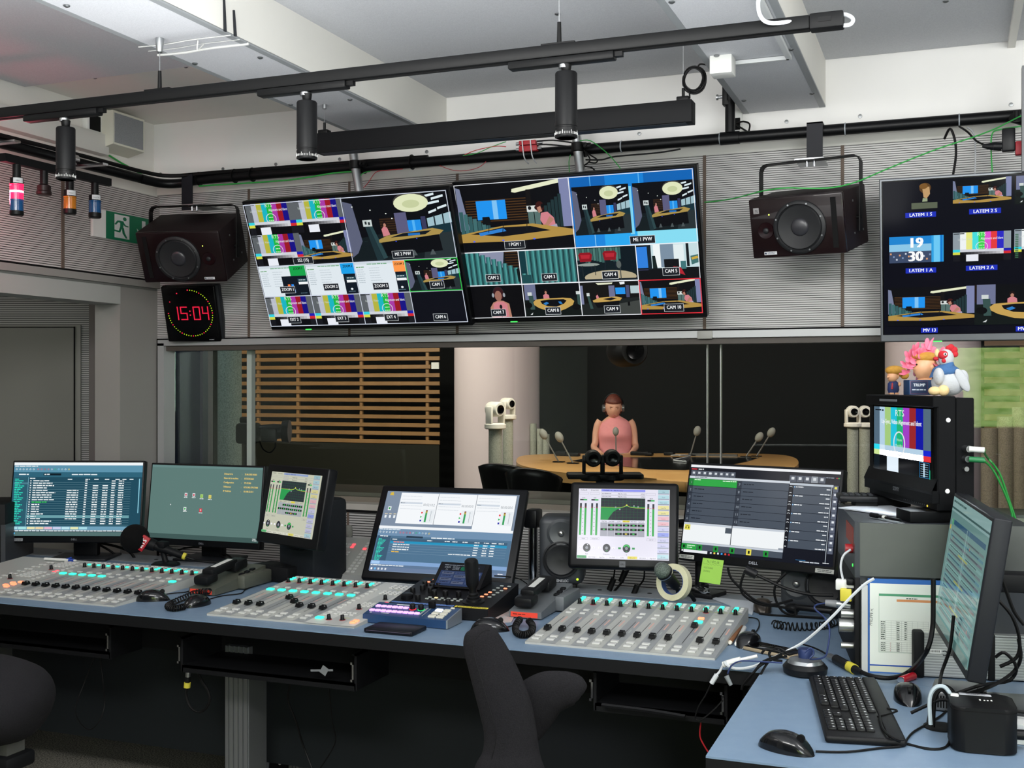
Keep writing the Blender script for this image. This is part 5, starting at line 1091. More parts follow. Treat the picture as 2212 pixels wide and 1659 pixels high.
def dig(x, y, ch, W_=12, H_=22):
    L = {'a': ((0, 0), (W_, 0)), 'b': ((W_, 0), (W_, H_ / 2)), 'c': ((W_, H_ / 2), (W_, H_)), 'd': ((0, H_), (W_, H_)), 'e': ((0, H_ / 2), (0, H_)), 'f': ((0, 0), (0, H_ / 2)), 'g': ((0, H_ / 2), (W_, H_ / 2))}
    seg = {'1': 'ef', '5': 'afgcd', '0': 'abcdef', '4': 'fgbc'}[ch]
    for q_ in seg:
        (a0, b0), (a1, b1) = L[q_]; n = 5
        for j in range(n + 1):
            s.ell(x + a0 + (a1 - a0) * j / n, y + b0 + (b1 - b0) * j / n, 1.15, 1.15, '#ff2448', 8)
dig(27, 37, '1'); dig(33, 37, '5', 11); dig(57, 37, '0', 11); dig(74, 37, '4', 10)
s.ell(50.5, 44, 1.3, 1.3, '#ff2448', 8); s.ell(50.5, 51, 1.3, 1.3, '#ff2448', 8); s.words(80, 95, 9, 1.4, '#9a9c9e', 1, 1)
s.obj('dot_pattern', SCREEN, ck)
MB().box(-.03, .03, .045, .12, -.03, .05).obj('wall_mount', GREYP, ck)
# ================================================================== DESK
DZ = .74; YF, YBK = 2.83, 3.835
LAM = mat('blue_laminate', '#71869c', .42, noise=(26, '#687e95', .3), bump=(500, .05)); EDGEB = mat('desk_edge_black', '#141517', .55)
DKP = mat('modesty_panel', '#23282b', .6); ALP = mat('aluminium_profile', '#8e9092', .4, .7)
d = thing('control_desk', 'long control desk with pale blue top and black edge', 'desk', tr(-2.2, 3.3, 0))
B = tr(2.2, -3.3, 0)
MB(B).prism([(-4.9, YF), (.35, YF), (.35, 3.66), (-4.9, 3.66)], DZ - .004, DZ).obj('worktop', LAM, d)
MB(B).box(-4.9, .35, YF, 3.66, DZ - .038, DZ - .004).obj('black_edge', EDGEB, d)
MB(B).box(-4.9, .35, 3.675, YBK, DZ - .03, DZ).obj('rear_flap', mat('rear_flap_grey', '#83888e', .5, noise=(20, '#7a8087', .3)), d)
m = MB(B)
for px, py in ((81, 1185), (148, 1191), (1303, 1270), (1410, 1277), (56, 1187), (345, 1207), (1668, 1294), (395, 1207)): 
    q = at_Z(px, py, DZ); m.lathe([(.008, 0), (.008, .0008), (.001, .0008)], 12, tr(q.x, 3.75, DZ))
m.obj('screw_hole_cap', GROOVE, d)
MB(B).box(-4.9, .3, 3.30, 3.33, .16, DZ - .04).obj('modesty_panel', DKP, d)
MB(B).box(-4.9, .3, 2.95, 3.33, DZ - .05, DZ - .038).obj('cable_tray', BLACKM, d)
MB(B).box(-4.9, .3, 3.12, 3.15, .56, DZ - .05).obj('front_beam', BLACKM, d)
def leg(px0, px1, Y, z0, z1):
    a = at_Y(px0, 1500, Y).x; b = at_Y(px1, 1500, Y).x
    m = MB(B); n = 5; w = (b - a) / n
    m.box(a, b, Y, Y + .10, z0, z1)
    for k in range(n): m.box(a + k * w + w * .18, a + (k + 1) * w - w * .18, Y - .006, Y, z0, z1)
    m.obj('leg', ALP, d)
leg(487, 538, 3.10, 0, .6); leg(614, 647, 3.42, 0, .6); leg(1150, 1175, 3.42, 0, .6); leg(-60, -20, 3.1, 0, .6)
a = at_Y(540, 1600, 3.38); b = at_Y(612, 1600, 3.38)
MB(B).box(a.x, b.x, 3.40, 3.45, 0, at_Y(576, 1566, 3.4).z).obj('foot_panel', BLACKM, d)
m = MB(B)
for py in (1578, 1647): q = at_Y(606, py, 3.395); m.cyl(q, q + Vector((0, -.006, 0)), .007)
m.obj('panel_screw', CHROME, d)
m = MB()
m.tube([at_Y(548, 1566, 3.37), at_Y(544, 1600, 3.36), at_Y(548, 1659, 3.36)], .004, 6).tube([at_Y(574, 1568, 3.37), at_Y(580, 1610, 3.36), at_Y(577, 1665, 3.36)], .006, 6)
tag(m.obj('power_cables', mat('grey_lead', '#6d6f72', .5)), 'grey power leads going down behind the desk leg', 'cables')
# side desk
s2 = thing('side_desk', 'blue-topped side desk at the lower right corner', 'desk', tr(.1, 2.5, 0)); B2 = tr(-.1, -2.5, 0)
MB(B2).box(-.438, 1.2, 2.15, YF - .003, DZ - .004, DZ).obj('worktop', LAM, s2); MB(B2).box(-.438, 1.2, 2.15, YF - .003, DZ - .042, DZ - .004).obj('black_edge', EDGEB, s2)
MB(B2).box(.35, 1.2, YF - .003, 3.75, DZ - .042, DZ).obj('corner_top', LAM, s2); MB(B2).box(-.36, -.33, 2.2, YF - .05, .02, DZ - .042).box(1.1, 1.13, 2.2, 3.6, 0, DZ - .042).obj('side_panel', DKP, s2)
# keyboard shelves below the worktop
def tray(x0, x1_, z, y0, label, n):
    o = thing('keyboard_tray', label, 'tray', tr((x0 + x1_) / 2, (y0 + 3.1) / 2, z)); w = (x1_ - x0) / 2; h = (3.1 - y0) / 2
    MB().box(-w, w, -h, h, -.008, .0).box(-w, w, -h, -h + .006, -.022, 0).obj('shelf', BLACKM, o)
    for sx_ in (-1, 1): MB().box(sx_ * w - .004, sx_ * w + .004, -h, h, -.02, .085).box(sx_ * w - .012, sx_ * w + .004, -h, h, .08, .085).obj('side_cheek', BLACKM, o)
    for sx_ in (-1, 1):
        MB().box(sx_ * w - .010, sx_ * w - .0045, -h - .004, h * .6, .012, .055).box(sx_ * w - .014, sx_ * w - .008, -h - .006, -h - .002, .005, .012).box(sx_ * w - .014, sx_ * w - .008, -h - .006, -h - .002, .055, .062).obj('drawer_runner', CHROME, o)
    return o
a = at_Y(393, 1410, 2.9); b = at_Y(768, 1445, 2.9); tz = at_Y(400, 1437, 2.9).z
tray(a.x, b.x, tz, 2.9, 'black keyboard shelf hanging under the middle of the desk', 0)
a = at_Y(-300, 1410, 2.95); b = at_Y(238, 1405, 2.95); tray(a.x, b.x, tz, 2.95, 'black keyboard shelf hanging under the left end of the desk', 1)
a = at_Y(1290, 1500, 2.9); b = at_Y(1568, 1545, 2.88); tray(a.x, b.x, at_Y(1568, 1548, 2.88).z, 2.88, 'black keyboard shelf under the desk, right of the chair', 2)
cable([at_Y(1300, 1523, 2.86), at_Y(1400, 1535, 2.86), at_Y(1480, 1548, 2.86)], .006, BLACKM, 'dark rail along the front of the right keyboard shelf', 'rail', name='front_rail')
# hanging leads under the desk
cable([at_Y(205, 1418, 3.05), at_Y(180, 1480, 3.05), at_Y(163, 1530, 3.0), at_Y(172, 1560, 2.98), at_Y(192, 1576, 2.97), at_Y(213, 1560, 2.98), at_Y(226, 1520, 3.0), at_Y(222, 1470, 3.05), at_Y(216, 1420, 3.05)], .0022, RUB, 'thin black lead hanging in a loop under the left desk')
o = thing('microphone_cable', 'black cable with yellow band and plug looping below the middle shelf', 'cable', tr(at_Y(405, 1450, 2.95)))
q0 = at_Y(405, 1450, 2.95); L_ = lambda px, py: at_Y(px, py, 2.95) - q0
MB().tube([L_(404, 1480), L_(402, 1500), L_(410, 1525), L_(428, 1538), L_(445, 1530), L_(453, 1512), L_(448, 1490), L_(435, 1470), L_(425, 1445)], .0042, 8).obj('lead', RUB, o)
MB().cyl(L_(407, 1444), L_(406, 1462), .008).obj('plug', STEEL, o); MB().cyl(L_(406, 1462), L_(404, 1482), .009, .007).obj('boot', BLACK, o); MB().cyl(L_(405, 1474), L_(404, 1485), .0105).obj('yellow_band', mat('tape_yellow', '#c9bd3c', .6), o)
cable([at_Y(630, 1465, 3.0), at_Y(622, 1510, 3.02), at_Y(640, 1560, 3.05), at_Y(655, 1610, 3.1), at_Y(675, 1662, 3.1)], .003, RUB, 'black lead hanging below the desk right of the aluminium leg')
cable([at_Y(710, 1478, 3.0), at_Y(718, 1560, 3.05), at_Y(724, 1605, 3.1), at_Y(690, 1662, 3.1)], .002, RUB, 'thin black lead hanging below the right end of the middle shelf')
o = MB(tr(at_Y(700, 1448, 2.885))).box(-.045, .03, -.001, .0, -.003, .003, roty(R(-6))).box(-.01, .012, -.0014, .0, -.012, .012, roty(R(30))).obj('adhesive_tape', mat('tape_grey', '#6f7274', .5)); tag(o, 'torn strip of grey tape on the front of the middle shelf', 'tape')
# ================================================================== MIXING CONSOLES
CONS = mat('console_grey', '#a9a9a4', .45); STR1 = mat('console_strip_dark', '#9c9f9e', .45); BTN = mat('button_clear', '#c4c4c0', .3, trans=.1); BTNE = mat('button_rim', '#6c6e6c', .5)
GLOW = mat('button_lit_green', '#40f0c0', .3, emit='#2cf5c0', estr=1.15); GLOWR = mat('button_lit_red', '#ff5058', .3, emit='#ff5a64', estr=1.0); GLOWO = mat('button_lit_orange', '#ff9468', .3, emit='#ff9068', estr=1.0)
GLOWP = mat('button_lit_violet', '#d8a8f0', .3, emit='#d49af0', estr=.95)
KNOB = mat('knob_black', '#131315', .4); YLINE = mat('line_yellow', '#b9c53c', .5)
CD = .515; CH = .04
TH = math.atan2(CH - .006, CD)
def V(v): return v / math.cos(TH)
def surf(x0):   # matrix of the sloping face, origin front left, y runs to the back along the slope
    return tr(x0, 0, .006) @ rotx(TH)
_KN = MB().lathe([(.0075, 0), (.0075, .001), (.0062, .002), (.0055, .014), (.0045, .0155), (.001, .0158)], 16).box(-.0004, .0004, .0, .0058, .0145, .0162)
def console(label, x0, mods, master=None):
    """mods: list of fader modules, each 4 channels of .0434 m; returns the Empty"""
    CW = .0434; n = mods * 4; W_ = n * CW
    ext = master[1] if master else 0
    o = thing('mixing_console', label, 'mixing console', tr(x0, 2.90, DZ))
    xa, xb = (0, W_) if not master else ((0, W_ + ext) if master[0] == 'r' else (-ext, W_))
    m = MB(); m.add([(xa, 0, 0), (xb, 0, 0), (xb, CD, 0), (xa, CD, 0), (xa, 0, .006), (xb, 0, .006), (xb, CD, CH), (xa, CD, CH)], [(0, 3, 2, 1), (4, 5, 6, 7), (0, 1, 5, 4), (1, 2, 6, 5), (2, 3, 7, 6), (3, 0, 4, 7)]); m.obj('body', CONS, o)
    S = surf(0)
    st = Scr(W_ * 1000, V(CD) * 1000, W_, V(CD), S @ tr(W_ / 2, V(CD) / 2, .0004) @ rotx(R(-90)), step=2e-5)
    H_ = V(CD) * 1000
    for k in range(n):
        x = k * CW * 1000; st.rect(x, 0, CW * 1000, H_, '#a3a49f' if k % 2 == 0 else '#878a8b', k == 0)
    st.n += 1
    for k in range(n):
        x = k * CW * 1000; yv = lambda v: H_ - v * 1000
        st.rect(x + 21, yv(.275), 2.0, 175, '#1a1a1c', False)
        for j in range(11): st.rect(x + 12, yv(.27 - j * .0155), 6, .8, '#74787a', False)
        st.rect(x + 30, yv(.275), 4, 62, '#c99a8c', False); st.rect(x + 30, yv(.19), 4, 30, '#9aa09c', False)
        st.rect(x + (0 if k else 20), yv(.439), 38, 3, '#a9b92f', False)
        st.words(x + 7, yv(.405), 28, 3, '#8a8e90', k, .8); st.words(x + 7, yv(.09), 28, 3, '#8a8e90', k, .8)
    st.n += 1
    for k in range(0, n, 4): st.rect(k * CW * 1000 - .4, 0, .8, H_, '#6d6f6e', False)
    st.obj('face_print', vc_mat('print_console', 'print', rough=.45), o)
    return o, S, CW, n
def place(parent, src, name, M):
    c = bpy.data.objects.new(name, src); COL.objects.link(c); c.parent = parent; c.matrix_local = M; return c
def mesh_of(mb, m):
    o = mb.obj('tmp', m); me = o.data; bpy.data.objects.remove(o); me.name = m.name; return me
KN = mesh_of(_KN, KNOB)
fm = MB(); fm.add([(-.009, -.012, .003), (.009, -.012, .003), (.009, .012, .003), (-.009, .012, .003), (-.0075, -.010, .011), (.0075, -.010, .011), (.0075, .010, .011), (-.0075, .010, .011)], [(0, 3, 2, 1), (4, 5, 6, 7), (0, 1, 5, 4), (1, 2, 6, 5), (2, 3, 7, 6), (3, 0, 4, 7)])
fm.box(-.0072, .0072, -.0095, -.004, .011, .0135).box(-.0072, .0072, .004, .0095, .011, .0135).box(-.002, .002, -.004, .004, -.001, .004)
FD = mesh_of(fm, KNOB)
fl = mesh_of(MB().box(-.0076, .0076, -.0008, .0008, .0105, .0118), mat('fader_line', '#d8d8d8', .4))
def btn(w, l, h, m): return mesh_of(MB().rbox(-w / 2, w / 2, -l / 2, l / 2, -.001, h, .0015, 1), m)
B_S = btn(.012, .009, .004, BTN); B_SG = btn(.013, .0095, .0045, GLOW); B_L = btn(.018, .013, .004, BTN); B_LG = btn(.024, .017, .005, GLOW); B_LO = btn(.018, .013, .005, GLOWO); B_SR = btn(.013, .010, .0045, GLOWR); B_W = btn(.022, .015, .0045, BTN)
RED_R = mesh_of(MB().lathe([(.0095, .0002), (.0095, .001), (.007, .001)], 20), mat('ring_red', '#a8343a', .4)); GRY_R = mesh_of(MB().lathe([(.0095, .0002), (.0095, .001), (.007, .001)], 20), BTNE)
class Stuff:
    """small repeats beyond the first hundred, joined into one part"""
    def __init__(s): s.mb = MB()
    def add(s, M, w=.012, l=.009, h=.004): s.mb.rbox(-w / 2, w / 2, -l / 2, l / 2, -.001, h, .0015, 1, M)
def fill_channels(o, S, CW, n, faders, lit_top, lit_big, special=None, red_knobs=(), top_double=True):
    nb = 0; rest = Stuff()
    for k in range(n):
        cx = (k + .5) * CW; T = lambda x, v: S @ tr(cx + x, V(v), .0006)
        f = place(o, FD, 'fader', T(0, faders[k])); place(f, fl, 'fader_mark', I4)
        kn = place(o, KN, 'knob', T(-.001, .425)); place(kn, RED_R if k in red_knobs else GRY_R, 'knob_ring', I4)
        for v in (.032, .062): place(o, B_W, 'button', T(-.002, v)); nb += 1
        for i, v in enumerate((.315, .352)):
            src = B_L
            if v == .315 and lit_big[k]: src = B_LG
            if special and k == special: src = (B_LG, B_LO)[i]
            place(o, src, 'button', T(0, v)); nb += 1
        for j in range(3):
            for sx_ in (0, 1):
                if sx_ == 0 and lit_top[k] > j: place(o, B_SG, 'button', T(-.009, .4585 + j * .0175)); nb += 1
                else: rest.add(T(-.009 + sx_ * .017, .4585 + j * .0175))
    r = rest.mb.obj('small_buttons', BTN, o); r['kind'] = 'stuff'
# right console
o, S, CW, n = console('right mixing console with twelve faders, in front of the second touch monitor', -1.088, 3)
fill_channels(o, S, CW, n, [.125] * 9 + [.262, .125, .125], [3] * 9 + [2, 3, 3], [0] * 12, special=9, red_knobs=(1, 9))
# middle console
o, S, CW, n = console('middle mixing console with lit oval buttons, between the two intercom telephones', -2.13, 2, ('r', .165))
fill_channels(o, S, CW, n, [.125, .125, .125, .225, .185, .145, .145, .14], [2] * 8, [1] * 8, red_knobs=range(8))
X0 = 8 * CW
sp = Scr(165, V(CD) * 1000, .165, V(CD), S @ tr(X0 + .0825, V(CD) / 2, .0004) @ rotx(R(-90)), step=2e-5)
sp.rect(0, 0, 165, 520, '#bdbdb8'); sp.rect(62, 0, 58, 516, '#a9aaa7'); sp.rect(84, 90, 14, 3, '#b9c53c'); sp.rect(64, 262, 16, 3, '#b9c53c'); sp.rect(90, 440, 20, 3, '#b9c53c'); sp.words(60, 16, 80, 3, '#6a6c6e', 3, 1); sp.obj('face_print', vc_mat('print_console'), o)
def T2(x, v): return S @ tr(X0 + x, V(v), .0006)
for x, v, r in ((.055, .045, 1), (.098, .05, 1), (.085, .175, 1), (.11, .30, 0)): kn = place(o, KN, 'knob', T2(x, v)); place(kn, RED_R if r else GRY_R, 'knob_ring', I4)
place(o, B_LG, 'button', T2(.02, .05))
for v in (.03, .048): place(o, B_LO, 'button', T2(.145, v)); place(o, B_SR, 'button', T2(.148, v + .19)); place(o, B_SR, 'button', T2(.135, v + .21))
st = Stuff()
for j in range(12): st.add(T2(.018 + (j % 2) * .0, .09 + j * .029), .016, .013)
for j in range(4):
    for i in range(4): st.add(T2(.07 + i * .016, .205 + j * .013), .012, .009)
for j in range(3):
    for i in range(5): st.add(T2(.058 + i * .02, .44 + j * .016), .013, .01)
for j in range(3):
    for i in range(4): st.add(T2(.060 + i * .018, .365 + j * .015), .013, .01)
for i in range(4): st.add(T2(.045 + i * .018, .105), .014, .012); st.add(T2(.045 + i * .018, .125), .014, .012)
r = st.mb.obj('small_buttons', BTN, o); r['kind'] = 'stuff'
# left console
o, S, CW, n = console('left mixing console with a white pen lying on its rear edge', -2.482 - 12 * .0434, 3, ('l', .36))
fill_channels(o, S, CW, n, [.14] * 12, [1] * 7 + [2, 2, 2, 1, 1], [1] * 5 + [0] * 6 + [1], red_knobs=(7, 8, 9, 10, 11))
def T3(x, v): return S @ tr(-x, V(v), .0006)
for x, v in ((.075, .36), (.11, .20), (.2, .2)): kn = place(o, KN, 'knob', T3(x, v)); place(kn, RED_R, 'knob_ring', I4)
place(o, B_SR, 'button', T3(.028, .34)); place(o, B_SR, 'button', T3(.028, .325))
for j in range(5): place(o, B_LO, 'button', T3(.025 + (j % 2) * .02, .10 + j * .016))
st = Stuff()
for j in range(12): st.add(T3(.018, .19 + j * .024), .014, .011); st.add(T3(.15, .05 + j * .036), .014, .011); st.add(T3(.17, .05 + j * .036), .014, .011)
for j in range(5):
    for i in range(4): st.add(T3(.055 + i * .018, .40 + j * .018), .013, .01); st.add(T3(.06 + i * .018, .24 + j * .018), .013, .01)
r = st.mb.obj('small_buttons', BTN, o); r['kind'] = 'stuff'
# pen on the left console
q = at_Z(130, 1209, DZ + .045)
p = thing('pen', 'white pen with blue cap lying on the rear edge of the left console', 'pen', tr(q) @ rotz(R(4)))
MB().cyl((-.07, 0, 0), (.05, 0, 0), .0055).obj('barrel', WHITEP, p); MB().cyl((.04, 0, 0), (.062, 0, 0), .0062).cyl((.03, 0, .004), (.05, 0, .010), .003).obj('cap', mat('pen_blue', '#1f3f9a', .4), p); MB().cyl((.062, 0, 0), (.072, 0, 0), .0035).obj('tip', WHITEP, p)
# ================================================================== DESK MONITORS
MBK = mat('monitor_black', '#111215', .38); MGR = mat('monitor_grey', '#25282d', .45)
def monitor(name, label, C, yaw, tilt, w, h, bz, painter, dw, dh, thick=.03, brand=None, brand_sz=.01, group=None, base=None, m=MBK, rad=.004, brand_col='#7b7f86'):
    """bz = bezel (side, top, bottom); base = world point under the stand; the picture is painted dw x dh"""
    bp = Vector(base) if base else Vector((C[0], C[1], DZ))
    Z = tr(bp) @ rotz(R(yaw)); o = thing(name, label, 'monitor', Z, group)
    M = Z.inverted() @ tr(*C) @ rotz(R(yaw)) @ rotx(R(-tilt))
    MB(M).rbox(-w / 2, w / 2, -.006, thick, -h / 2, h / 2, rad, 3).obj('casing', m, o)
    sw, sh = w - 2 * bz[0], h - bz[1] - bz[2]
    s = Scr(dw, dh, sw, sh, M @ tr(0, -.0066, (bz[2] - bz[1]) / 2)); painter(s); s.obj('picture', SCREEN, o)
    if brand: label_text(o, 'brand_lettering', brand, M @ tr(0, -.0066, -h / 2 + bz[2] * .36), brand_sz, brand_col, 'c', sq=1.1, bold=.01)
    return o, M
def stand(o, M, base_w=.24, base_d=.18, zc=None, neck=.05):
    """T stand: plate on the desk, neck up to the back of the panel"""
    c = M @ Vector((0, .03, -.03)); y = c.y + .035
    MB().rbox(-base_w / 2, base_w / 2, y - base_d * .62, y + base_d * .38, 0, .010, .004).obj('base_plate', MGR, o)
    MB().rbox(-neck, neck, y - .018, y + .018, .008, c.z + .04, .006).obj('neck', MBK, o)
    MB().rbox(-.05, .05, c.y - .012, y, c.z - .04, c.z + .04, .004).obj('hinge', MBK, o)
G = 'flat monitors on the desk'
o, M = monitor('desk_monitor', 'flat monitor showing a dense blue list, leftmost on the desk', (-3.298, 3.634, .975), 19.9, 9, .54, .33, (.007, .008, .026), scr_one, 146, 90, brand='DELL', base=(-3.29, 3.66, DZ), group=G); stand(o, M)
S = Scr(60, 12, .055, .011, M @ tr(-.235, -.0068, -.154)); S.rect(0, 0, 60, 12, '#8d8f92'); S.rect(2, 3, 8, 6, '#3a3c40'); S.words(14, 2, 42, 3, '#3a3c40', 1, 1); S.words(14, 7, 40, 3, '#3a3c40', 4, 1); S.obj('inventory_label', PRINT, o)
o, M = monitor('desk_monitor', 'flat monitor with plain green desktop and yellow text at its top corner', (-2.80, 3.80, .962), 1, 7, .54, .33, (.007, .008, .026), scr_two, 160, 94, brand='DELL', base=(-2.80, 3.80, DZ), group=G); stand(o, M)
o, M = monitor('desk_monitor', 'flat monitor with numbered grey rows, green bar and a sticky note below', (-.58, 3.695, 1.023), -16.6, 13.5, .54, .33, (.008, .008, .026), scr_phone_app, 160, 100, brand='DELL', brand_sz=.013, base=(at_Y(1512, 1280, 3.79).x, 3.79, DZ), group=G, brand_col='#a8acb4')
for x, w_ in ((-.24, .055), (.238, .06)):
    S = Scr(60, 14, w_, .013, M @ tr(x, -.0068, -.153)); S.rect(0, 0, 60, 14, '#b9bbb4'); S.words(6, 3, 48, 3, '#3a3c40', 1, 1); S.words(8, 8, 44, 3, '#3a3c40', 4, 1); S.obj('inventory_label', PRINT, o)
DELL3 = o, M
# clamp pole of that monitor
MB().cyl((0, 0, .0), (0, 0, .28), .0165, n=20).obj('pole', BLACK, o)
MB().rbox(-.06, .075, -.06, .05, 0, .016, .004).cyl((0, 0, .016), (0, 0, .035), .03).obj('clamp_plate', BLACK, o)
MB(rotz(R(-30))).rbox(-.02, .075, -.03, -.005, .012, .034, .008).rbox(.02, .08, -.035, -.008, .016, .03, .005).obj('chrome_lever', CHROME, o)
pc = M @ Vector((0, .03, 0)); MB().tube([(0, 0, .24), (.03, .07, .26), (pc.x * .7, pc.y + .07, .29), (pc.x, pc.y + .03, pc.z)], .016, 10).rbox(pc.x - .05, pc.x + .05, pc.y - .005, pc.y + .03, pc.z - .05, pc.z + .05, .004).obj('arm', BLACK, o)
# touch monitors
def elo_logo(o, M, z):
    S = Scr(20, 20, .02, .02, M @ tr(.0, -.0068, z)); S.rect(0, 0, 20, 20, '#4b4e52'); S.text(10, 13, 10, 'elo', '#15161a', 'c', bold=.03); S.obj('brand_lettering', PRINT, o)
o, M = monitor('touch_monitor', 'tilted black touch monitor with green meters on a cream screen', (-2.154, 3.425, 1.022), -22.3, 11.5, .36, .28, (.032, .026, .036), lambda s: p_eq(s, True), 120, 92, thick=.035, base=(-2.19, 3.50, DZ), rad=.006, group='square touch monitors')
MB().rbox(-.11, .10, .0, .16, 0, .30, .02).obj('stand_foot', MGR, o); MB().rbox(-.06, .06, -.03, .06, .12, .32, .01).obj('neck', MBK, o)
o, M = monitor('touch_monitor', 'black touch monitor with green equaliser curve on a white screen', (-1.013, 3.628, .982), 11.2, 17.7, .36, .29, (.029, .024, .031), p_eq, 120, 92, thick=.03, base=(-.98, 3.78, DZ), rad=.012, group='square touch monitors')
elo_logo(o, M, -.1295)
c = M @ Vector((0, .03, 0)); MB().tube([(c.x, c.y, c.z), (c.x + .02, c.y + .06, c.z), (c.x + .12, c.y + .10, c.z + .0), (.235, .10, c.z)], .014, 10).rbox(c.x - .045, c.x + .045, c.y - .004, c.y + .02, c.z - .045, c.z + .045, .004).obj('arm', BLACK, o)
o, M = monitor('pen_display', 'large tilted black touch display with three white panels, middle of desk', (-1.636, 3.572, .929), 3.4, 31.3, .55, .36, (.027, .024, .030), scr_touch, 160, 90, thick=.02, base=(-1.63, 3.60, DZ), rad=.008)
MB(M).box(.262, .272, -.004, .016, -.16, .17).obj('side_rail', MGR, o)
MB().rbox(-.2, -.16, -.02, .12, 0, .012, .003).rbox(.16, .2, -.02, .12, 0, .012, .003).rbox(-.2, .2, .08, .10, .0, .16, .004).obj('stand_leg', BLACK, o)
# right-hand monitor seen from the side
o, M = monitor('desk_monitor', 'monitor with teal spreadsheet seen sharply from the side, right of the mice', (.023, 2.688, 1.023), -82.5, 8.8, .54, .33, (.008, .009, .02), scr_sheet, 160, 90, thick=.03, base=(.17, 2.70, DZ), m=mat('hp_grey', '#1b1d21', .45, spec=.2))
MB(M).lathe([(.006, 0), (.006, .0005)], 16, tr(0, -.0062, -.155) @ rotx(R(90))).obj('brand_roundel', mat('roundel', '#6b7076', .4), o)
MB().rbox(-.035, .035, .02, .045, 0, .36, .006).obj('column', BLACK, o); MB().rbox(-.037, .037, .045, .055, 0, .36, .003).obj('silver_back', mat('silver_trim', '#8f9396', .4, .5), o)
c = M @ Vector((0, .03, 0)); MB().rbox(c.x - .03, c.x + .03, c.y - .005, .03, c.z - .02, c.z + .02, .005).obj('head_mount', BLACKM, o)
MB().rbox(-.11, .11, -.10, .12, 0, .009, .003).obj('base_plate', mat('hp_base', '#43464a', .3, .6), o)
# square production monitor
A_ = at_Z(1882, 1074, 1.126); Bq = at_Z(2029.5, 1114, 1.126); u = (Bq - A_); W_ = u.length; yw = math.atan2(u.y, u.x)
Z = tr(A_ + u * .5) @ rotz(yw)
o = thing('production_monitor', 'deep square-cased monitor with colour bars, toys standing on top', 'monitor', Z)
SB = mat('production_black', '#0b0c0e', .5, spec=.12); HH = .294
MB().rbox(-W_ / 2, W_ / 2, -.005, .042, .01, HH, .003, 1).obj('front_housing', SB, o)
MB().rbox(-W_ / 2 + .01, W_ / 2 - .004,   .042, .09, .01, HH - .004, .003, 1).obj('rear_housing', SB, o)
MB().add([(-W_ / 2 - .004, -.02, .058), (W_ / 2, -.02, .058), (W_ / 2, -.005, .09), (-W_ / 2 - .004, -.005, .09), (-W_ / 2 - .004, -.012, .030), (W_ / 2, -.012, .030)], [(0, 1, 2, 3), (4, 5, 1, 0)]).box(-W_ / 2 - .004, W_ / 2, -.018, 0, .030, .060).obj('chin', SB, o)
MB().rbox(-W_ / 2, W_ / 2, -.016, 0, HH - .028, HH, .002, 1).obj('top_lip', SB, o)
MB().box(-W_ / 2 + .03, W_ / 2 - .02, -.0062, -.0052, .075, HH - .026).obj('glass', mat('screen_black', '#050506', .2), o)
s = Scr(100, 82, W_ - .075, HH - .115, tr(.002, -.0066, .075 + (HH - .101) / 2)); scr_sony(s); s.obj('picture', SCREEN, o)
MB().box(-.12, .0, -.0175, -.016, HH - .017, HH - .011).obj('tally_strip', mat('tally_grey', '#6d7074', .4), o)
label_text(o, 'brand_lettering', 'SONY', tr(-.0, -.0186, .040), .016, '#6f7278', 'c')
m = MB()
for k in range(12): m.box(.02 + k * .012, .025 + k * .012, -.0066, -.005, .018, .021)
m.obj('front_buttons', GREYP, o); MB().ell((.17, -.006, .018), .003, .001, .003).obj('power_led', mat('led_amber', '#f0d040', .3, emit='#ffe050', estr=1), o)
m = MB()
for yy, zz_ in ((.022, .235), (.020, .06)): m.lathe([(.006, 0), (.005, .002), (.001, .002)], 12, tr(W_ / 2, yy, zz_) @ roty(R(90)))
m.obj('side_screw', mat('screw_white', '#e8e8e8', .3), o)
MB().rbox(-W_ / 2 + .03, -W_ / 2 + .09, -.07, .08, -.018, .01, .003).obj('foot', SB, o); MB().rbox(W_ / 2 - .1, W_ / 2 - .01, -.07, .08, -.018, .01, .003).obj('foot', SB, o)
MB().cyl((W_ / 2 - .004, .065, .165), (W_ / 2 + .022, .065, .165), .008).cyl((W_ / 2 - .004, .065, .14), (W_ / 2 + .016, .065, .14), .008).cyl((W_ / 2 - .004, .065, .115), (W_ / 2 + .008, .065, .115), .006).obj('video_socket', STEEL, o)
SONYM = Z; SW, SH = W_, HH
for (dz, c1, lb, cm) in ((.165, '#c9cbc8', 'green video cable with pale plug on the side of the square monitor', WHITEP), (.14, '#1e6b3c', 'green video cable with dark green plug on the side of the square monitor', mat('plug_green', '#1f6f3f', .5))):
    p0 = Z @ Vector((W_ / 2 + .02, .065, dz)); c = thing('video_cable', lb, 'cable', tr(p0), 'green video cables of the square monitor')
    MB().cyl((0, 0, 0), (.035, 0, -.002), .007).obj('plug', cm, c)
    ends = [(2130, 985), (2158, 1020), (2178, 1075), (2196, 1130), (2200, 1160)] if dz > .15 else [(2122, 992), (2145, 1015), (2168, 1060), (2186, 1110), (2186, 1160)]
    MB().tube([Vector((.034, 0, -.002))] + [at_d(px, py, 3.3) - p0 for px, py in ends], .0032, 8).obj('lead', GREENC, c)
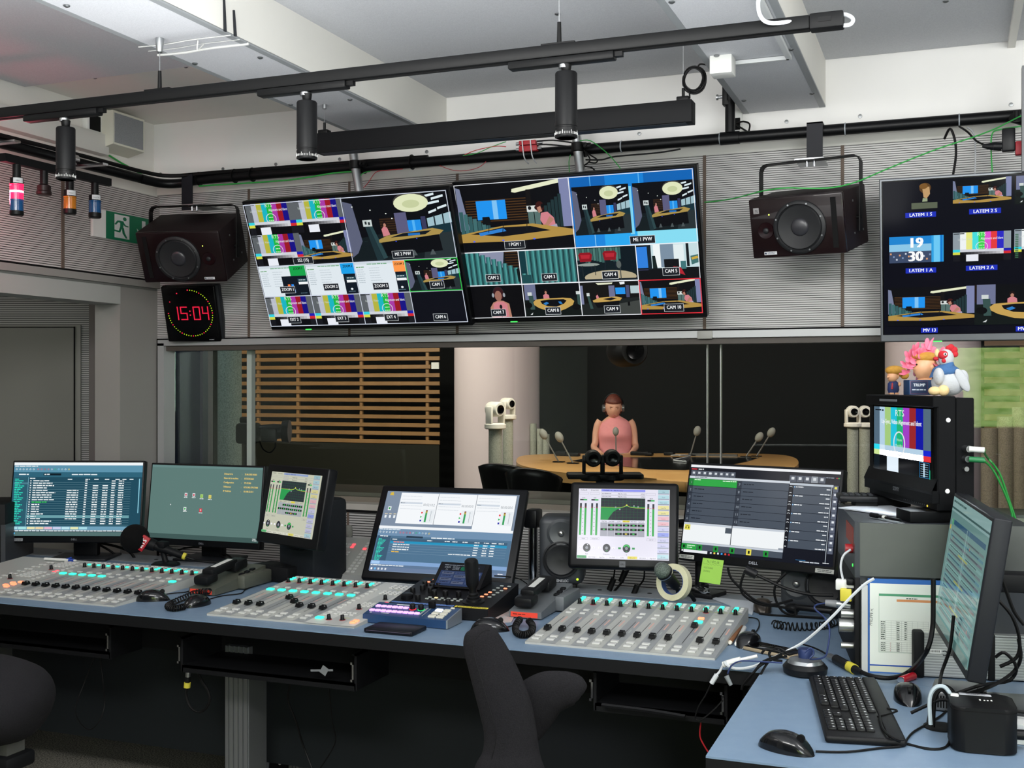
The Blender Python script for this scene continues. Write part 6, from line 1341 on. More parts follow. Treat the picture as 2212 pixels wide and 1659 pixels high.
# ================================================================== THINGS ON THE DESK
def loft(mb, secs, n=16, M=None, cap=True):
    """secs: (centre, right vector, up vector) ellipses joined in order"""
    vs = []; fs = []
    for c, a, b in secs: vs += [Vector(c) + Vector(a) * math.cos(2 * PI * k / n) + Vector(b) * math.sin(2 * PI * k / n) for k in range(n)]
    for i in range(len(secs) - 1):
        for k in range(n): j = (k + 1) % n; fs.append((i * n + k, i * n + j, (i + 1) * n + j, (i + 1) * n + k))
    if cap: fs += [tuple(range(n))[::-1], tuple(range((len(secs) - 1) * n, len(secs) * n))]
    return mb.add(vs, fs, M)
MOUSEM = mat('mouse_black', '#141518', .22, coat=.4)
def mouse(pos, yaw, L, Wd, Hh, label, group='computer mice', m=MOUSEM):
    """nose towards +y local"""
    o = thing('computer_mouse', label, 'computer mouse', tr(pos) @ rotz(R(yaw)), group)
    N, K = 14, 14; vs = []; fs = []
    for i in range(N + 1):
        t = i / N; y = -L / 2 + L * t; e = math.sin(PI * min(max(t, .004), .996)) ** .42
        w = Wd / 2 * e * (1.0 - .10 * t); h = Hh * (math.sin(PI * (t * .78 + .14)) ** .8 if 0 < t < 1 else .0) * min(1, e * 1.25)
        for k in range(K + 1):
            a = PI * k / K; vs.append((w * math.copysign(abs(math.cos(a)) ** .75, math.cos(a)), y, h * (math.sin(a) ** .6 if 0 < k < K else 0)))
    for i in range(N):
        for k in range(K): q = i * (K + 1) + k; fs.append((q, q + 1, q + K + 2, q + K + 1))
    MB().add(vs, fs).obj('body', m, o, sharp=60)
    MB().cyl((-.003, L * .27, Hh * .80), (.003, L * .27, Hh * .80), .008).obj('scroll_wheel', RUB, o)
    MB().box(-.0004, .0004, L * .08, L * .46, Hh * .4, Hh * .86).obj('button_gap', GROOVE, o) if False else None
    return o
def cord(pts, label, r=.0019, m=RUB, z=DZ + .003, **kw):
    return cable([at_Z(p[0], p[1], z if len(p) < 3 else p[2]) for p in pts], r, m, label, **kw)
p = at_Z(330, 1297, DZ); mouse((p.x, p.y, DZ), -62, .112, .060, .036, 'black mouse lying on the desk between left console and intercom handset')
p = at_Z(427, 1308, DZ); mouse((p.x, p.y, DZ), -10, .105, .060, .036, 'black mouse partly in front of the coiled cord of the left intercom')
p = at_Z(1058, 1362, DZ); mouse((p.x, p.y, DZ), -75, .115, .062, .038, 'black mouse half hidden behind the top of the chair back')
p = at_Z(1618, 1394, DZ); mouse((p.x, p.y, DZ), -14, .105, .062, .038, 'black mouse right of the twelve-fader right console, beside two pens')
p = at_Z(1698, 1620, DZ); mouse((p.x, p.y, DZ), -112, .118, .064, .036, 'glossy black mouse in front of the keyboard near the desk corner')
p = at_Z(1961, 1513, DZ); mouse((p.x, p.y, DZ), 188, .112, .064, .038, 'black mouse lying right of the keyboard, before the silver unit')
p = at_Z(1647, 1320, DZ); mouse((p.x, p.y, DZ + .002), 10, .105, .060, .040, 'bronze-black mouse beside the papers behind the right console', m=mat('bronze_black', '#3a332d', .3, .3))
cord([(355, 1284), (378, 1281), (405, 1278), (425, 1267), (437, 1255), (440, 1245)], 'lead of the mouse by the left console')
cord([(446, 1296), (480, 1287), (520, 1282), (530, 1274), (560, 1262), (610, 1245)], 'lead of the mouse in front of the coiled cord')
cord([(1090, 1356), (1110, 1350), (1128, 1338)], 'lead of the mouse behind the chair back')
cord([(1632, 1366), (1640, 1352), (1636, 1337), (1610, 1333)], 'lead of the mouse beside the two pens')
cord([(1762, 1623), (1830, 1624), (1900, 1616), (1950, 1611), (1960, 1596), (1975, 1580), (2010, 1560), (2040, 1540), (2060, 1510)], 'lead of the glossy mouse running past the keyboard', r=.0024)
# ---- coiled handset cords
def coil(path, turns, r, w, m=RUB):
    P = catmull([Vector(p) for p in path], 12); n = len(P); pts = []
    N = turns * 10
    for i in range(N + 1):
        t = i / N * (n - 1); k = min(int(t), n - 2); c = P[k].lerp(P[k + 1], t - k); d = (P[k + 1] - P[k]).normalized(); u = d.cross(Vector((0, 0, 1))); u = u.normalized(); v = u.cross(d); a = 2 * PI * i / 10
        pts.append(c + (u * math.cos(a) + v * math.sin(a)) * r)
    return MB().tube(pts, w, 5, smooth=0)
# ---- intercom telephones
PHG = mat('phone_grey', '#5b5f62', .5); PHO = mat('phone_olive', '#4c4e45', .5); RLAB = mat('label_red', '#e0402c', .55)
def phone(x, y, mb_, label, box, cordpath, clabel):
    o = thing('intercom_telephone', label, 'telephone', tr(x, y, DZ), 'intercom telephones with handset')
    m = MB(); w = .052
    m.add([(-w, 0, .004), (w, 0, .004), (w, .30, .004), (-w, .30, .004), (-w, 0, .024), (w, 0, .024), (w, .30, .062), (-w, .30, .062)], [(0, 3, 2, 1), (4, 5, 6, 7), (0, 1, 5, 4), (1, 2, 6, 5), (2, 3, 7, 6), (3, 0, 4, 7)])
    m.rbox(w - .004, w + .028, .13, .30, .004, .05, .006); m.obj('base', mb_, o)
    MB().box(-w + .006, w - .012, -.001, .001, .006, .021).obj('red_label', RLAB, o)
    S = Scr(80, 16, .08, .015, tr(-.003, -.0012, .0135)); S.words(4, 5, 40, 5, '#7a1c10', 1, 1); S.obj('label_lettering', PRINT, o)
    A = rotx(R(7)); hs = MB(A)
    hs.rbox(-.040, .020, .010, .075, .030, .062, .010).rbox(-.040, .020, .175, .25, .030, .066, .010).rbox(-.034, .014, .05, .20, .048, .076, .009)
    hs.obj('handset', mat('handset_black', '#191a1c', .4), o)
    MB(A).box(-.016, .004, .08, .18, .0762, .0768).obj('name_strip', mat('strip_white', '#c9cac6', .5), o)
    m = MB(rotx(R(7.2)))
    for k in range(3): m.rbox(.034, .050, .165 + k * .032, .183 + k * .032, .020, .030, .002)
    m.obj('push_button', BLACK, o)
    if box: MB(rotz(R(-12))).rbox(-.09, .09, .31, .41, .004, .058, .006).rbox(-.055, .055, .32, .40, .056, .060, .003).obj('display_unit', BLACKM, o)
    c = coil(cordpath, 34, .0085, .0024); tag(c.obj('coiled_cable', RUB), clabel, 'cord', 'coiled handset cords on the desk')
    return o
zc_ = DZ + .0115
phone(-2.345, 3.165, PHO, 'olive intercom telephone with red label between left and middle consoles', True, [at_Z(452, 1277, DZ + .02), at_Z(428, 1279, zc_), at_Z(398, 1291, zc_), at_Z(369, 1304, zc_), at_Z(363, 1311, zc_), at_Z(378, 1314, zc_), at_Z(398, 1310, zc_)], 'coiled black cord of the left intercom, bent round by the mouse')
phone(-1.200, 3.20, PHG, 'grey intercom telephone with red label left of the right console', False, [at_Z(1123, 1338, DZ + .02), at_Z(1114, 1352, zc_), at_Z(1116, 1366, zc_), at_Z(1130, 1371, zc_), at_Z(1146, 1366, zc_), at_Z(1150, 1352, zc_), at_Z(1142, 1340, DZ + .02)], 'coiled black cord hanging in a U before the right intercom')
# ---- camera controller with joystick
JX0, JX1, JY0, JY1 = -1.617, -1.287, 3.118, 3.372
o = thing('joystick_controller', 'black camera control panel with joystick and blue and yellow label strips', 'control panel', tr((JX0 + JX1) / 2, JY0, DZ))
w = (JX1 - JX0) / 2; dp = JY1 - JY0; z0, z1 = .037, .074; an = math.atan2(z1 - z0, dp); S = tr(0, 0, z0) @ rotx(an)
MB().add([(-w, 0, .003), (w, 0, .003), (w, dp, .003), (-w, dp, .003), (-w, 0, z0), (w, 0, z0), (w, dp, z1), (-w, dp, z1)], [(0, 3, 2, 1), (4, 5, 6, 7), (0, 1, 5, 4), (1, 2, 6, 5), (2, 3, 7, 6), (3, 0, 4, 7)]).obj('body', mat('panel_black', '#17171a', .5), o)
sc = Scr(330, 16, 2 * w, .016, S @ tr(0, .009, .0004) @ rotx(R(-90)))
for k in range(9): sc.rect(4 + k * 23.5, 1, 22, 13, '#5878b4', k == 0); sc.words(7 + k * 23.5, 5, 16, 4, '#24345c', k, .8)
for k, (a, b) in enumerate(((218, 8), (228, 44), (274, 52))): sc.rect(a, 1, b, 13, '#c9b93c'); 
sc.words(232, 5, 38, 4, '#4a4418', 1, 1); sc.words(278, 5, 44, 4, '#4a4418', 2, 1); sc.obj('label_strip', PRINT, o)
# display hood
MB().prism([(.148, .066), (.25, .074), (.25, .128), (.235, .132)], -.105 + .01, .075, Matrix(((0, 0, 1, 0), (1, 0, 0, 0), (0, 1, 0, 0), (0, 0, 0, 1)))).obj('display_hood', mat('panel_black'  , '#17171a'), o)
dv = Vector((0, .235 - .148, .132 - .066)); L_ = dv.length; Md = tr(-.010, .148 + dv.y / 2, .066 + dv.z / 2) @ rotx(math.atan2(dv.z, dv.y) - PI / 2) 
sc = Scr(120, 76, .145, L_ * .86, Md @ tr(0, -.0008, 0)); sc.rect(0, 0, 120, 76, '#20242c'); sc.rect(0, 24, 120, 52, '#3a4d78'); sc.words(4, 3, 70, 3, '#a9b4c0', 1, .9); sc.text(14, 15, 8, 'CAM', '#c9d2dc', 'c'); sc.text(14, 23, 8, '11', '#c9d2dc', 'c')
for j in range(3): sc.words(30, 9 + j * 4.6, 20, 2.4, '#a9b4c0', j, 1); sc.rect(54, 9 + j * 4.6, 12, 2.6, '#23966a'); sc.words(76, 9 + j * 4.6, 30, 2.4, '#a9b4c0', j, 1)
for j in range(4):
    for i in range(3): sc.rect(6 + i * 38, 28 + j * 11, 34, 8.6, ('#6d7896', '#4f6190')[(i + j) % 2]); sc.words(10 + i * 38, 30 + j * 11, 24, 3, '#2a3454', j, .8)
sc.obj('display_picture', vc_mat('screen_dim', 'screen', .55), o)
JK = mesh_of(MB().lathe([(.0085, 0), (.0085, .014), (.0075, .016), (.001, .0165)], 16), KNOB)
JB = btn(.012, .007, .003, mat('key_grey', '#8d938f', .4)); JBO = btn(.012, .007, .003, GLOWO); JBY = btn(.012, .007, .003, mat('key_cream_lit', '#f0d8a0', .4, emit='#f0d8a0', estr=.6))
for x, y in ((-.115, .135), (-.09, .155), (-.125, .175), (-.10, .185), (-.072, .165), (-.135, .105), (-.08, .12), (-.062, .205), (-.055, .095), (-.018, .098), (.026, .10), (.066, .102), (.025, .022), (-.088, .045)): place(o, JK, 'knob', S @ tr(x, y, 0))
MB(S).lathe([(.019, 0), (.019, .012), (.016, .014), (.001, .0145)], 24, tr(-.128, .05, 0)).obj('jog_wheel', KNOB, o)
for j in range(2):
    for i in range(6): place(o, JB if (i, j) != (1, 1) else JBY, 'button', S @ tr(-.062 + i * .021 + j * .004, .055 + j * .014, 0))
for i in range(6): place(o, JBO if i in (0, 1, 2) else JB, 'button', S @ tr(.100 + i * .0045, .11 + i * .022, 0)); place(o, JBO if i == 4 else JB, 'button', S @ tr(.125 + i * .0045, .11 + i * .022, 0))
for x, y in ((-.13, .21), (-.108, .215), (-.092, .235), (-.075, .18), (-.12, .235)): place(o, JBO, 'button', S @ tr(x, y, 0))
j = MB(S @ tr(.092, .062, 0)); j.lathe([(.034, 0), (.034, .003), (.024, .005), (.023, .010), (.019, .012), (.020, .017), (.015, .020), (.016, .026), (.012, .030), (.012, .042), (.0195, .055), (.0205, .075), (.0215, .120), (.020, .130), (.015, .134), (.001, .134)], 32); j.obj('joystick', mat('joystick_black', '#18191b', .38), o)
# ---- blue video switcher
XS0, XS1, YS0, YS1 = -1.634, -1.362, 2.982, 3.086
o = thing('video_switcher', 'small blue video switcher with violet buttons in front of the joystick panel', 'video switcher', tr((XS0 + XS1) / 2, YS0, DZ))
w = (XS1 - XS0) / 2; dp = YS1 - YS0; z0, z1 = .026, .043; an = math.atan2(z1 - z0, dp); S = tr(0, 0, z0) @ rotx(an); SBL = mat('switcher_blue', '#28466e', .38, .3)
MB().add([(-w, 0, .002), (w, 0, .002), (w, dp, .002), (-w, dp, .002), (-w, 0, z0), (w, 0, z0), (w, dp, z1), (-w, dp, z1)], [(0, 3, 2, 1), (4, 5, 6, 7), (0, 1, 5, 4), (1, 2, 6, 5), (2, 3, 7, 6), (3, 0, 4, 7)]).obj('body', SBL, o)
MB().add([(w, 0, .002), (w + .004, .001, .002), (w + .004, dp, .002), (w, dp, .002), (w, 0, z0), (w + .004, .001, z0), (w + .004, dp, z1), (w, dp, z1)], [(4, 5, 6, 7), (0, 1, 5, 4), (1, 2, 6, 5), (2, 3, 7, 6)]).obj('end_cheek', mat('cheek_silver', '#8c9297', .4, .6), o)
BV = btn(.016, .013, .004, GLOWP); BWt = btn(.022, .017, .005, mat('key_ivory', '#c8c6b8', .4)); BWL = btn(.022, .017, .005, mat('key_white_lit', '#e8f0ff', .3, emit='#dfeaff', estr=.9))
for i in range(9): place(o, BV, 'button', S @ tr(-.122 + i * .0185, .034, 0))
for i in range(6): place(o, BV, 'button', S @ tr(-.120 + i * .0185, .07, 0))
for i in range(2):
    for j_ in range(3): place(o, BWL if (i, j_) == (0, 2) else BWt, 'button', S @ tr(.082 + i * .026, .020 + j_ * .025, 0))
place(o, btn(.013, .007, .004, mat('key_ivory', '#c8c6b8')), 'button', S @ tr(.115, .095, 0))
for x, mr in ((-.004, 'ring_red_lit'), (.024, 'ring_green_lit')):
    k = place(o, JK, 'knob', S @ tr(x, .068, 0)); MB().lathe([(.0105, .0003), (.0105, .0012), (.0085, .0012)], 20).obj('knob_ring', mat(mr, '#ff3040' if 'red' in mr else '#20e070', .4, emit='#ff3040' if 'red' in mr else '#20e070', estr=.8), k)
MB(S).box(.048, .050, .02, .085, 0, .0006).box(.034, .040, .025, .085, 0, .0005).obj('scale_strip', mat('grey_print', '#8f9494', .5), o)
MB(S).rbox(.040, .062, .082, .096, .0, .022, .004).obj('fader_handle', KNOB, o)
MB(S).box(-.07, -.01, .092, .098, 0, .0006).box(-.122, -.116, .016, .021, 0, .0006).box(-.085, -.06, .018, .022, 0, .0006).obj('name_strip', mat('strip_white', '#c9cac6'), o)
# dark slab in front of it
o = thing('external_drive', 'flat dark blue-black box in front of the blue switcher', 'box', tr(-1.487, 2.905, DZ)); MB().rbox(-.078, .076, -.045, .052, .001, .014, .004).obj('case', mat('drive_dark', '#15171f', .4), o); MB().box(-.07, .07, -.0456, -.044, .008, .0095).obj('edge_line', mat('edge_violet', '#4c4454', .4), o)
# ---- grey button box behind the middle console
bx0, bx1, by0, by1 = -2.192, -1.965, 3.585, 3.785
o = thing('button_panel', 'sloping grey control box with red and green lit keys beside the touch display', 'control panel', tr((bx0 + bx1) / 2, by0, DZ))
w = (bx1 - bx0) / 2; dp = by1 - by0; z0, z1 = .024, .128; an = math.atan2(z1 - z0, dp); S = tr(0, 0, z0) @ rotx(an); Ls = math.hypot(dp, z1 - z0)
MB().add([(-w, 0, .001), (w, 0, .001), (w, dp, .001), (-w, dp, .001), (-w, 0, z0), (w, 0, z0), (w, dp, z1), (-w, dp, z1)], [(0, 3, 2, 1), (4, 5, 6, 7), (0, 1, 5, 4), (1, 2, 6, 5), (2, 3, 7, 6), (3, 0, 4, 7)]).obj('body', mat('box_grey', '#a9a9a4', .35, .3), o)
BQ = btn(.014, .011, .003, BTN); BQG = btn(.014, .011, .0035, GLOW); BQR = btn(.014, .011, .0035, GLOWR)
for g, (gy, lit) in enumerate(((.022, {}), (.068, {}), (.116, {(0, 1): BQG, (1, 1): BQG, (3, 0): BQR, (3, 1): BQR}), (.165, {(2, 0): BQG, (4, 0): BQR, (4, 1): BQR}))):
    for jj in range(2):
        for i in range(5): place(o, lit.get((i, jj), BQ), 'button', S @ tr(-.085 + i * .0185, gy + jj * .015, 0))
for jj in range(11):
    for i in range(2): place(o, BQR if (jj, i) == (8, 0) else BQ, 'button', S @ tr(.045 + i * .020, .018 + jj * .0175, 0))
# ---- small studio loudspeakers
GEN = mat('speaker_dark_grey', '#33363a', .5)
def genelec(M, label, upright=True):
    o = thing('small_loudspeaker', label, 'loudspeaker', M, 'small dark grey loudspeakers on the desk'); w, h, dp = .155, .232, .145
    A = I4 if upright else tr(0, 0, w / 2) @ roty(R(-90)) @ tr(0, 0, -h / 2)
    MB(A).rbox(-w / 2, w / 2, 0, dp, 0, h, .024, 5).obj('cabinet', GEN, o)
    T = A @ tr(0, -.001, h * .76) @ rotx(R(90)); t = MB(T).lathe([(.050, .0), (.040, .006), (.026, .003), (.0135, .001)], 32, None, None, cap=False).obj('tweeter', mat('tweeter_grey', '#3c3f42', .4), o)
    MB(T).ell((0, 0, .003), .010, .010, .006).obj('dome', mat('dome_metal', '#a8a8a6', .25, .9), t)
    F = A @ tr(0, -.001, h * .37) @ rotx(R(90)); MB(F).lathe([(.064, .0), (.064, .006), (.060, .008), (.056, .004), (.050, .008), (.044, .006), (.020, .001), (.001, .002)], 40, cap=False).obj('woofer', CONE, o)
    label_text(o, 'brand_lettering', 'GENELEC', A @ tr(0, -.0015, h * .042), .0125, '#b9bbbd', 'c', sq=.95, bold=.02)
    MB(A @ tr(w * .36, -.001, h * .085)).ell((0, 0, 0), .004, .0015, .004).obj('power_led', mat('led_lime2', '#b0f020', .3, emit='#b8ff30', estr=1.6), o)
    MB(A @ tr(-w * .33, -.001, h * .085) @ rotx(R(90))).lathe([(.010, 0), (.010, .001), (.001, .001)], 20).obj('volume_dial', RUB, o)
    if upright: MB().rbox(-.05, .05, .02, .12, -.022, .0, .006).obj('isolation_foot', RUB, o)
    return o
q = at_Z(1199, 1270, DZ + .022); genelec(tr(q.x, 3.68, DZ + .022) @ rotz(R(14)), 'small dark grey loudspeaker standing left of the equaliser touch monitor')
q = at_Y(1762, 1320, 3.66); genelec(tr(q.x, 3.66, DZ) @ rotz(R(-8)), 'small loudspeaker lying on its side under the sticky-note monitor', False)
# ---- flag microphone on table stand
q = at_Z(358, 1221, DZ); o = thing('flag_microphone', 'black microphone with round windshield and red RTS flag on a desk stand', 'microphone', tr(q.x, q.y, DZ))
MB().lathe([(.055, 0), (.055, .006), (.045, .012), (.012, .014), (.012, .02)], 32).obj('stand_base', mat('stand_dark', '#1c1d1f', .4), o)
a = at_Y(310, 1160, q.y) - Vector((q.x, q.y, DZ)); b = at_Y(388, 1202, q.y) - Vector((q.x, q.y, DZ)); a.y -= .05; b.y += .02
MB().tube([(0, 0, .012), (-.012, -.0, .05), (-.012, -.01, .085)], lambda t: .011, 12).rbox(-.03, .012, -.03, .01, .070, .095, .005).obj('stand_neck', BLACKM, o)
dd = (b - a).normalized()
MB().ell(a, .056, .056, .056, None, 28, 18).obj('foam_windshield', mat('foam_black', '#060607', .95, bump=(300, .4)), o)
MB().cyl(a + dd * .045, a + dd * .085, .026, .022, 20).cyl(a + dd * .085, b, .017, .013, 20).obj('microphone_body', BLACKM, o)
MB().cyl(b, b + dd * .012, .0135).obj('yellow_band', mat('tape_yellow', '#c9bd3c'), o)
MB().tube([b + dd * .012, b + dd * .04, Vector((b.x + .06, b.y + .05, .012)), Vector((b.x + .12, b.y + .09, .006)), Vector((b.x + .17, b.y + .11, .006))], .005, 8).obj('lead', RUB, o)
F = frame(a + dd * .040 + Vector((.01, -.046, .006)), Vector((.25, -1, .1))); F = tr(a + dd * .052 + Vector((.004, -.034, .004)))@ rotz(R(22)) @ roty(R(-56))
MB(F).rbox(-.030, .030, -.002, .012, -.016, .016, .002).obj('red_flag', mat('flag_red', '#a81824', .5), o); label_text(o, 'flag_lettering', 'RTS', F @ tr(0, -.0028, -.009), .025, '#f4f4f4', 'c', bold=.03, sq=.9)
# ---- hand microphone carrying a roll of tape
a = at_Y(1431, 1232, 3.47); b = at_Y(1471, 1278, 3.56); dd = (b - a).normalized()
o = thing('hand_microphone', 'hand microphone with round mesh head in front of the tape roll', 'microphone', tr(a)); v0 = Vector((0, 0, 0))
MB().ell(v0, .026, .026, .027, frame(v0, dd)).obj('mesh_head', mat('mesh_grille', '#8a958c', .35, .8, bump=(900, 1.0), noise=(500, '#4c564e', .1)), o)
MB().lathe([(.0255, .008), (.027, .012), (.027, .020), (.025, .024), (.021, .034), (.019, .05), (.016, .09)], 24, frame(v0, dd)).obj('microphone_body', BLACK, o)
MB().lathe([(.0272, .014), (.0272, .017)], 24, frame(v0, dd)).obj('metal_ring', CHROME, o)
MB().tube([dd * .085, dd * .10 + Vector((0, .01, -.01)), Vector((b.x - a.x + .02, .12, -.09)), Vector((at_Y(1500, 1285, 3.62).x - a.x, .15, DZ - a.z + .012))], .007, 10).obj('holder_arm', BLACKM, o)
c = at_Y(1456, 1258, 3.52); TM = tr(c) @ rotz(R(-18)) @ rotx(R(90 - 12))
o = thing('tape_roll', 'roll of cream masking tape hanging on the hand microphone', 'tape roll', TM)
MB().lathe([(.038, -.012), (.058, -.012), (.058, .012), (.038, .012), (.038, -.012)], 48, cap=False).obj('tape', mat('masking_tape', '#c9c6a8', .6, noise=(60, '#bdb998', .3)), o)
MB().lathe([(.0378, -.0125), (.0395, -.0125), (.0395, .0125), (.0378, .0125), (.0378, -.0125)], 40, cap=False).obj('core', mat('core_blue', '#26407c', .6), o)
# ---- sticky note under the monitor
q = [at_Y(1519, 1205, 3.70), at_Y(1564, 1211, 3.68), at_Y(1554, 1262, 3.67), at_Y(1511, 1257, 3.69)]
u = (q[1] - q[0]); v = (q[0] - q[3]); n = u.cross(v).normalized(); c = (q[0] + q[1] + q[2] + q[3]) / 4
Mn = Matrix((u.normalized(), -n * -1 if False else u.normalized().cross(v.normalized()) * -1, v.normalized())).transposed().to_4x4(); Mn.translation = c
sc = Scr(44, 50, u.length, v.length, Mn, y0=-.0005); sc.rect(0, 0, 44, 50, '#9acb52'); sc.text(10, 9, 8, 'N-1 VPO-38', '#4c6a2c', sq=.62); sc.text(5, 21, 5, 'NOCTURNE', '#4c6a2c', sq=.7); sc.text(5, 28, 5, 'DUCROS', '#4c6a2c', sq=.7)
for k in range(12): sc.ring(3 + k * 3.4, 11.5, 1.8, 1.2, .4, '#5f8038', 8, 0 if k % 2 else 180, 180 if k % 2 else 360)
o = sc.obj('sticky_note', PRINT); tag(o, 'green sticky note hanging from the lower edge of a monitor', 'note')
MB(Mn).box(-u.length / 2, u.length / 2, 0, .0006, -v.length / 2, v.length / 2).obj('note_paper', mat('note_green', '#9acb52', .8), o)
# ---- pens and papers beside the right console
for (p0, p1, cc, cap, lb) in (((1577, 1388), (1600, 1352), '#8a5a34', '#e8e0d0', 'brown felt pen beside the right console'), ((1591, 1391), (1608, 1356), '#c9cbc8', '#ecece8', 'white marker pen beside the right console')):
    a = at_Z(*p0, DZ + .007); b = at_Z(*p1, DZ + .007); o = thing('marker_pen', lb, 'pen', tr(a)); d = b - a
    MB().cyl((0, 0, 0), d, .0062, n=14).obj('barrel', mat('pen_' + cc[1:], cc, .45), o); MB().cyl((0, 0, 0), -d.normalized() * .006, .0062, .004, 14).obj('end_cap', mat('cap_' + cap[1:], cap, .4), o)
m = MB(); P = [at_Z(1530, 1291, DZ), at_Z(1632, 1302, DZ), at_Z(1625, 1330, DZ), at_Z(1607, 1322, DZ)]
m.prism([(p.x, p.y) for p in P][::-1], DZ + .001, DZ + .004); tag(m.obj('paper_sheets', mat('paper_grey_white', '#b9bfc6', .7)), 'loose white papers behind the right end of the right console', 'papers')
m = MB(); P = [at_Z(1070, 1324, DZ), at_Z(1120, 1315, DZ), at_Z(1105, 1345, DZ), at_Z(1045, 1348, DZ)]; m.prism([(p.x, p.y) for p in P][::-1], DZ + .001, DZ + .003); tag(m.obj('paper_sheet', mat('paper_print', '#a9a8a8', .7, noise=(40, '#c6a8a0', .2))), 'printed sheet between joystick panel and right intercom', 'paper')
# chrome arm column with a plaster cap behind the left touch monitor, and one behind the pen display
q = at_Y(747, 1160, 3.80)
o = thing('monitor_arm_post', 'chrome monitor arm joint with a grey cap behind the touch monitors', 'monitor arm', tr(q.x, 3.82, DZ)); z = q.z - DZ
MB().cyl((0, 0, 0), (0, 0, z), .017, n=24).obj('post', CHROME, o); MB().lathe([(.016, z), (.0165, z + .01), (.0155, z + .035), (.012, z + .042), (.001, z + .043)], 20).obj('grey_cap', mat('cap_plaster', '#8b8a82', .8, noise=(40, '#7a7972', .2)), o); MB().tube([(-.01, 0, z - .01), (-.06, -.02, z + .005), (-.12, -.05, z + .01), (-.2, -.1, z + .0)], .014, 10).obj('arm', CHROME, o)
q = at_Y(1148, 1140, 3.78); MB().cyl((q.x, 3.80, DZ + .0), (q.x, 3.80, q.z - .0), .018).obj('arm_post', CHROME); o = bpy.data.objects['arm_post']; tag(o, 'chrome post with black head between pen display and loudspeaker', 'post'); MB().rbox(q.x - .024, q.x + .026, 3.76, 3.83, q.z, q.z + .065, .008).obj('black_head', BLACK, o)
# monitor cables
m = MB(); m.tube([at_Y(1328, 1230, 3.72), at_Y(1325, 1250, 3.74), at_Y(1318, 1275, 3.75), at_Y(1312, 1286, 3.76)], .003, 6).tube([at_Y(1358, 1230, 3.72), at_Y(1348, 1250, 3.74), at_Y(1335, 1268, 3.75), at_Y(1318, 1286, 3.76)], .004, 6).tube([at_Y(1392, 1230, 3.72), at_Y(1390, 1252, 3.74), at_Y(1375, 1272, 3.75), at_Y(1358, 1290, 3.76)], .003, 6)
tag(m.obj('monitor_cables', RUB), 'black leads hanging below the equaliser touch monitor', 'cables')
for k, (px, py) in enumerate(((1321, 1262), (1346, 1244), (1372, 1276))): q = at_Y(px, py, 3.735); o = MB().cyl(q + Vector((-.008, 0, -.02)), q + Vector((.008, 0, .02)), .010, n=12).obj('ferrite_core', RUB); tag(o, 'cylindrical ferrite on the leads below the equaliser monitor', 'ferrite', 'ferrites below the equaliser monitor')
m = MB(); m.tube([at_Y(624, 1180, 3.62), at_Y(622, 1210, 3.62), at_Y(630, 1235, 3.6), at_Y(655, 1245, 3.58)], .004, 6).tube([at_Y(645, 1185, 3.62), at_Y(648, 1215, 3.62), at_Y(658, 1236, 3.6), at_Z(650, 1246, DZ + .003)], .006, 6).tube([at_Y(665, 1185, 3.66), at_Y(668, 1205, 3.66), at_Y(676, 1214, 3.64)], .003, 6)
tag(m.obj('monitor_cables', RUB), 'black leads hanging behind the cream-screen touch monitor', 'cables')
m = MB(); m.tube([at_Y(35, 1168, 3.75), at_Y(45, 1182, 3.76), at_Y(55, 1195, 3.78)], .005, 6).tube([at_Y(205, 1172, 3.74), at_Y(235, 1188, 3.75), at_Y(258, 1205, 3.78)], .005, 6).tube([at_Y(210, 1172, 3.74), at_Y(250, 1180, 3.75), at_Y(280, 1192, 3.76), at_Y(294, 1212, 3.76)], .006, 6)
tag(m.obj('monitor_cables', RUB), 'black leads behind the foot of the blue-list monitor', 'cables')
m = MB(); m.tube([at_Y(470, 1185, 3.86), at_Y(478, 1200, 3.84), at_Y(495, 1215, 3.8), at_Y(510, 1222, 3.78)], .005, 6).tube([at_Y(440, 1205, 3.9), at_Y(460, 1196, 3.86), at_Y(490, 1198, 3.84), at_Y(505, 1212, 3.8), at_Y(512, 1225, 3.76)], .004, 6).tube([at_Y(365, 1205, 3.84), at_Y(378, 1192, 3.86), at_Y(400, 1184, 3.88), at_Y(430, 1181, 3.88)], .004, 6)
tag(m.obj('monitor_cables', RUB), 'black leads curling at the foot of the green desktop monitor', 'cables')
cable([at_Y(1068, 1244, 3.45), at_Y(1100, 1246, 3.5), at_Y(1125, 1252, 3.55), at_Y(1148, 1272, 3.5), at_Y(1151, 1296, 3.4)], .002, RUB, 'thin black lead from the joystick panel to the right intercom')
# grey equipment rack at the far left
q = at_Z(4, 1218, DZ); o = thing('equipment_rack', 'black rack of devices cut by the left edge of the desk', 'rack', tr(q.x, q.y, DZ) @ rotz(R(25)))
MB().rbox(-.3, .012, 0, .3, 0, .235, .003).obj('case', BLACKM, o); MB().box(.0, .018, -.012, .3, 0, .155).obj('side_cheek', mat('cheek_grey', '#35373a', .5), o)
m = MB()
for k in range(3): m.rbox(-.25, -.01, -.006, 0, .02 + k * .045, .058 + k * .045, .002)
m.obj('front_panel', GREYP, o); m = MB()
for k in range(4): m.cyl((-.016, -.01, .03 + k * .045), (-.016, -.004, .03 + k * .045), .004)
m.obj('rack_screw', CHROME, o)
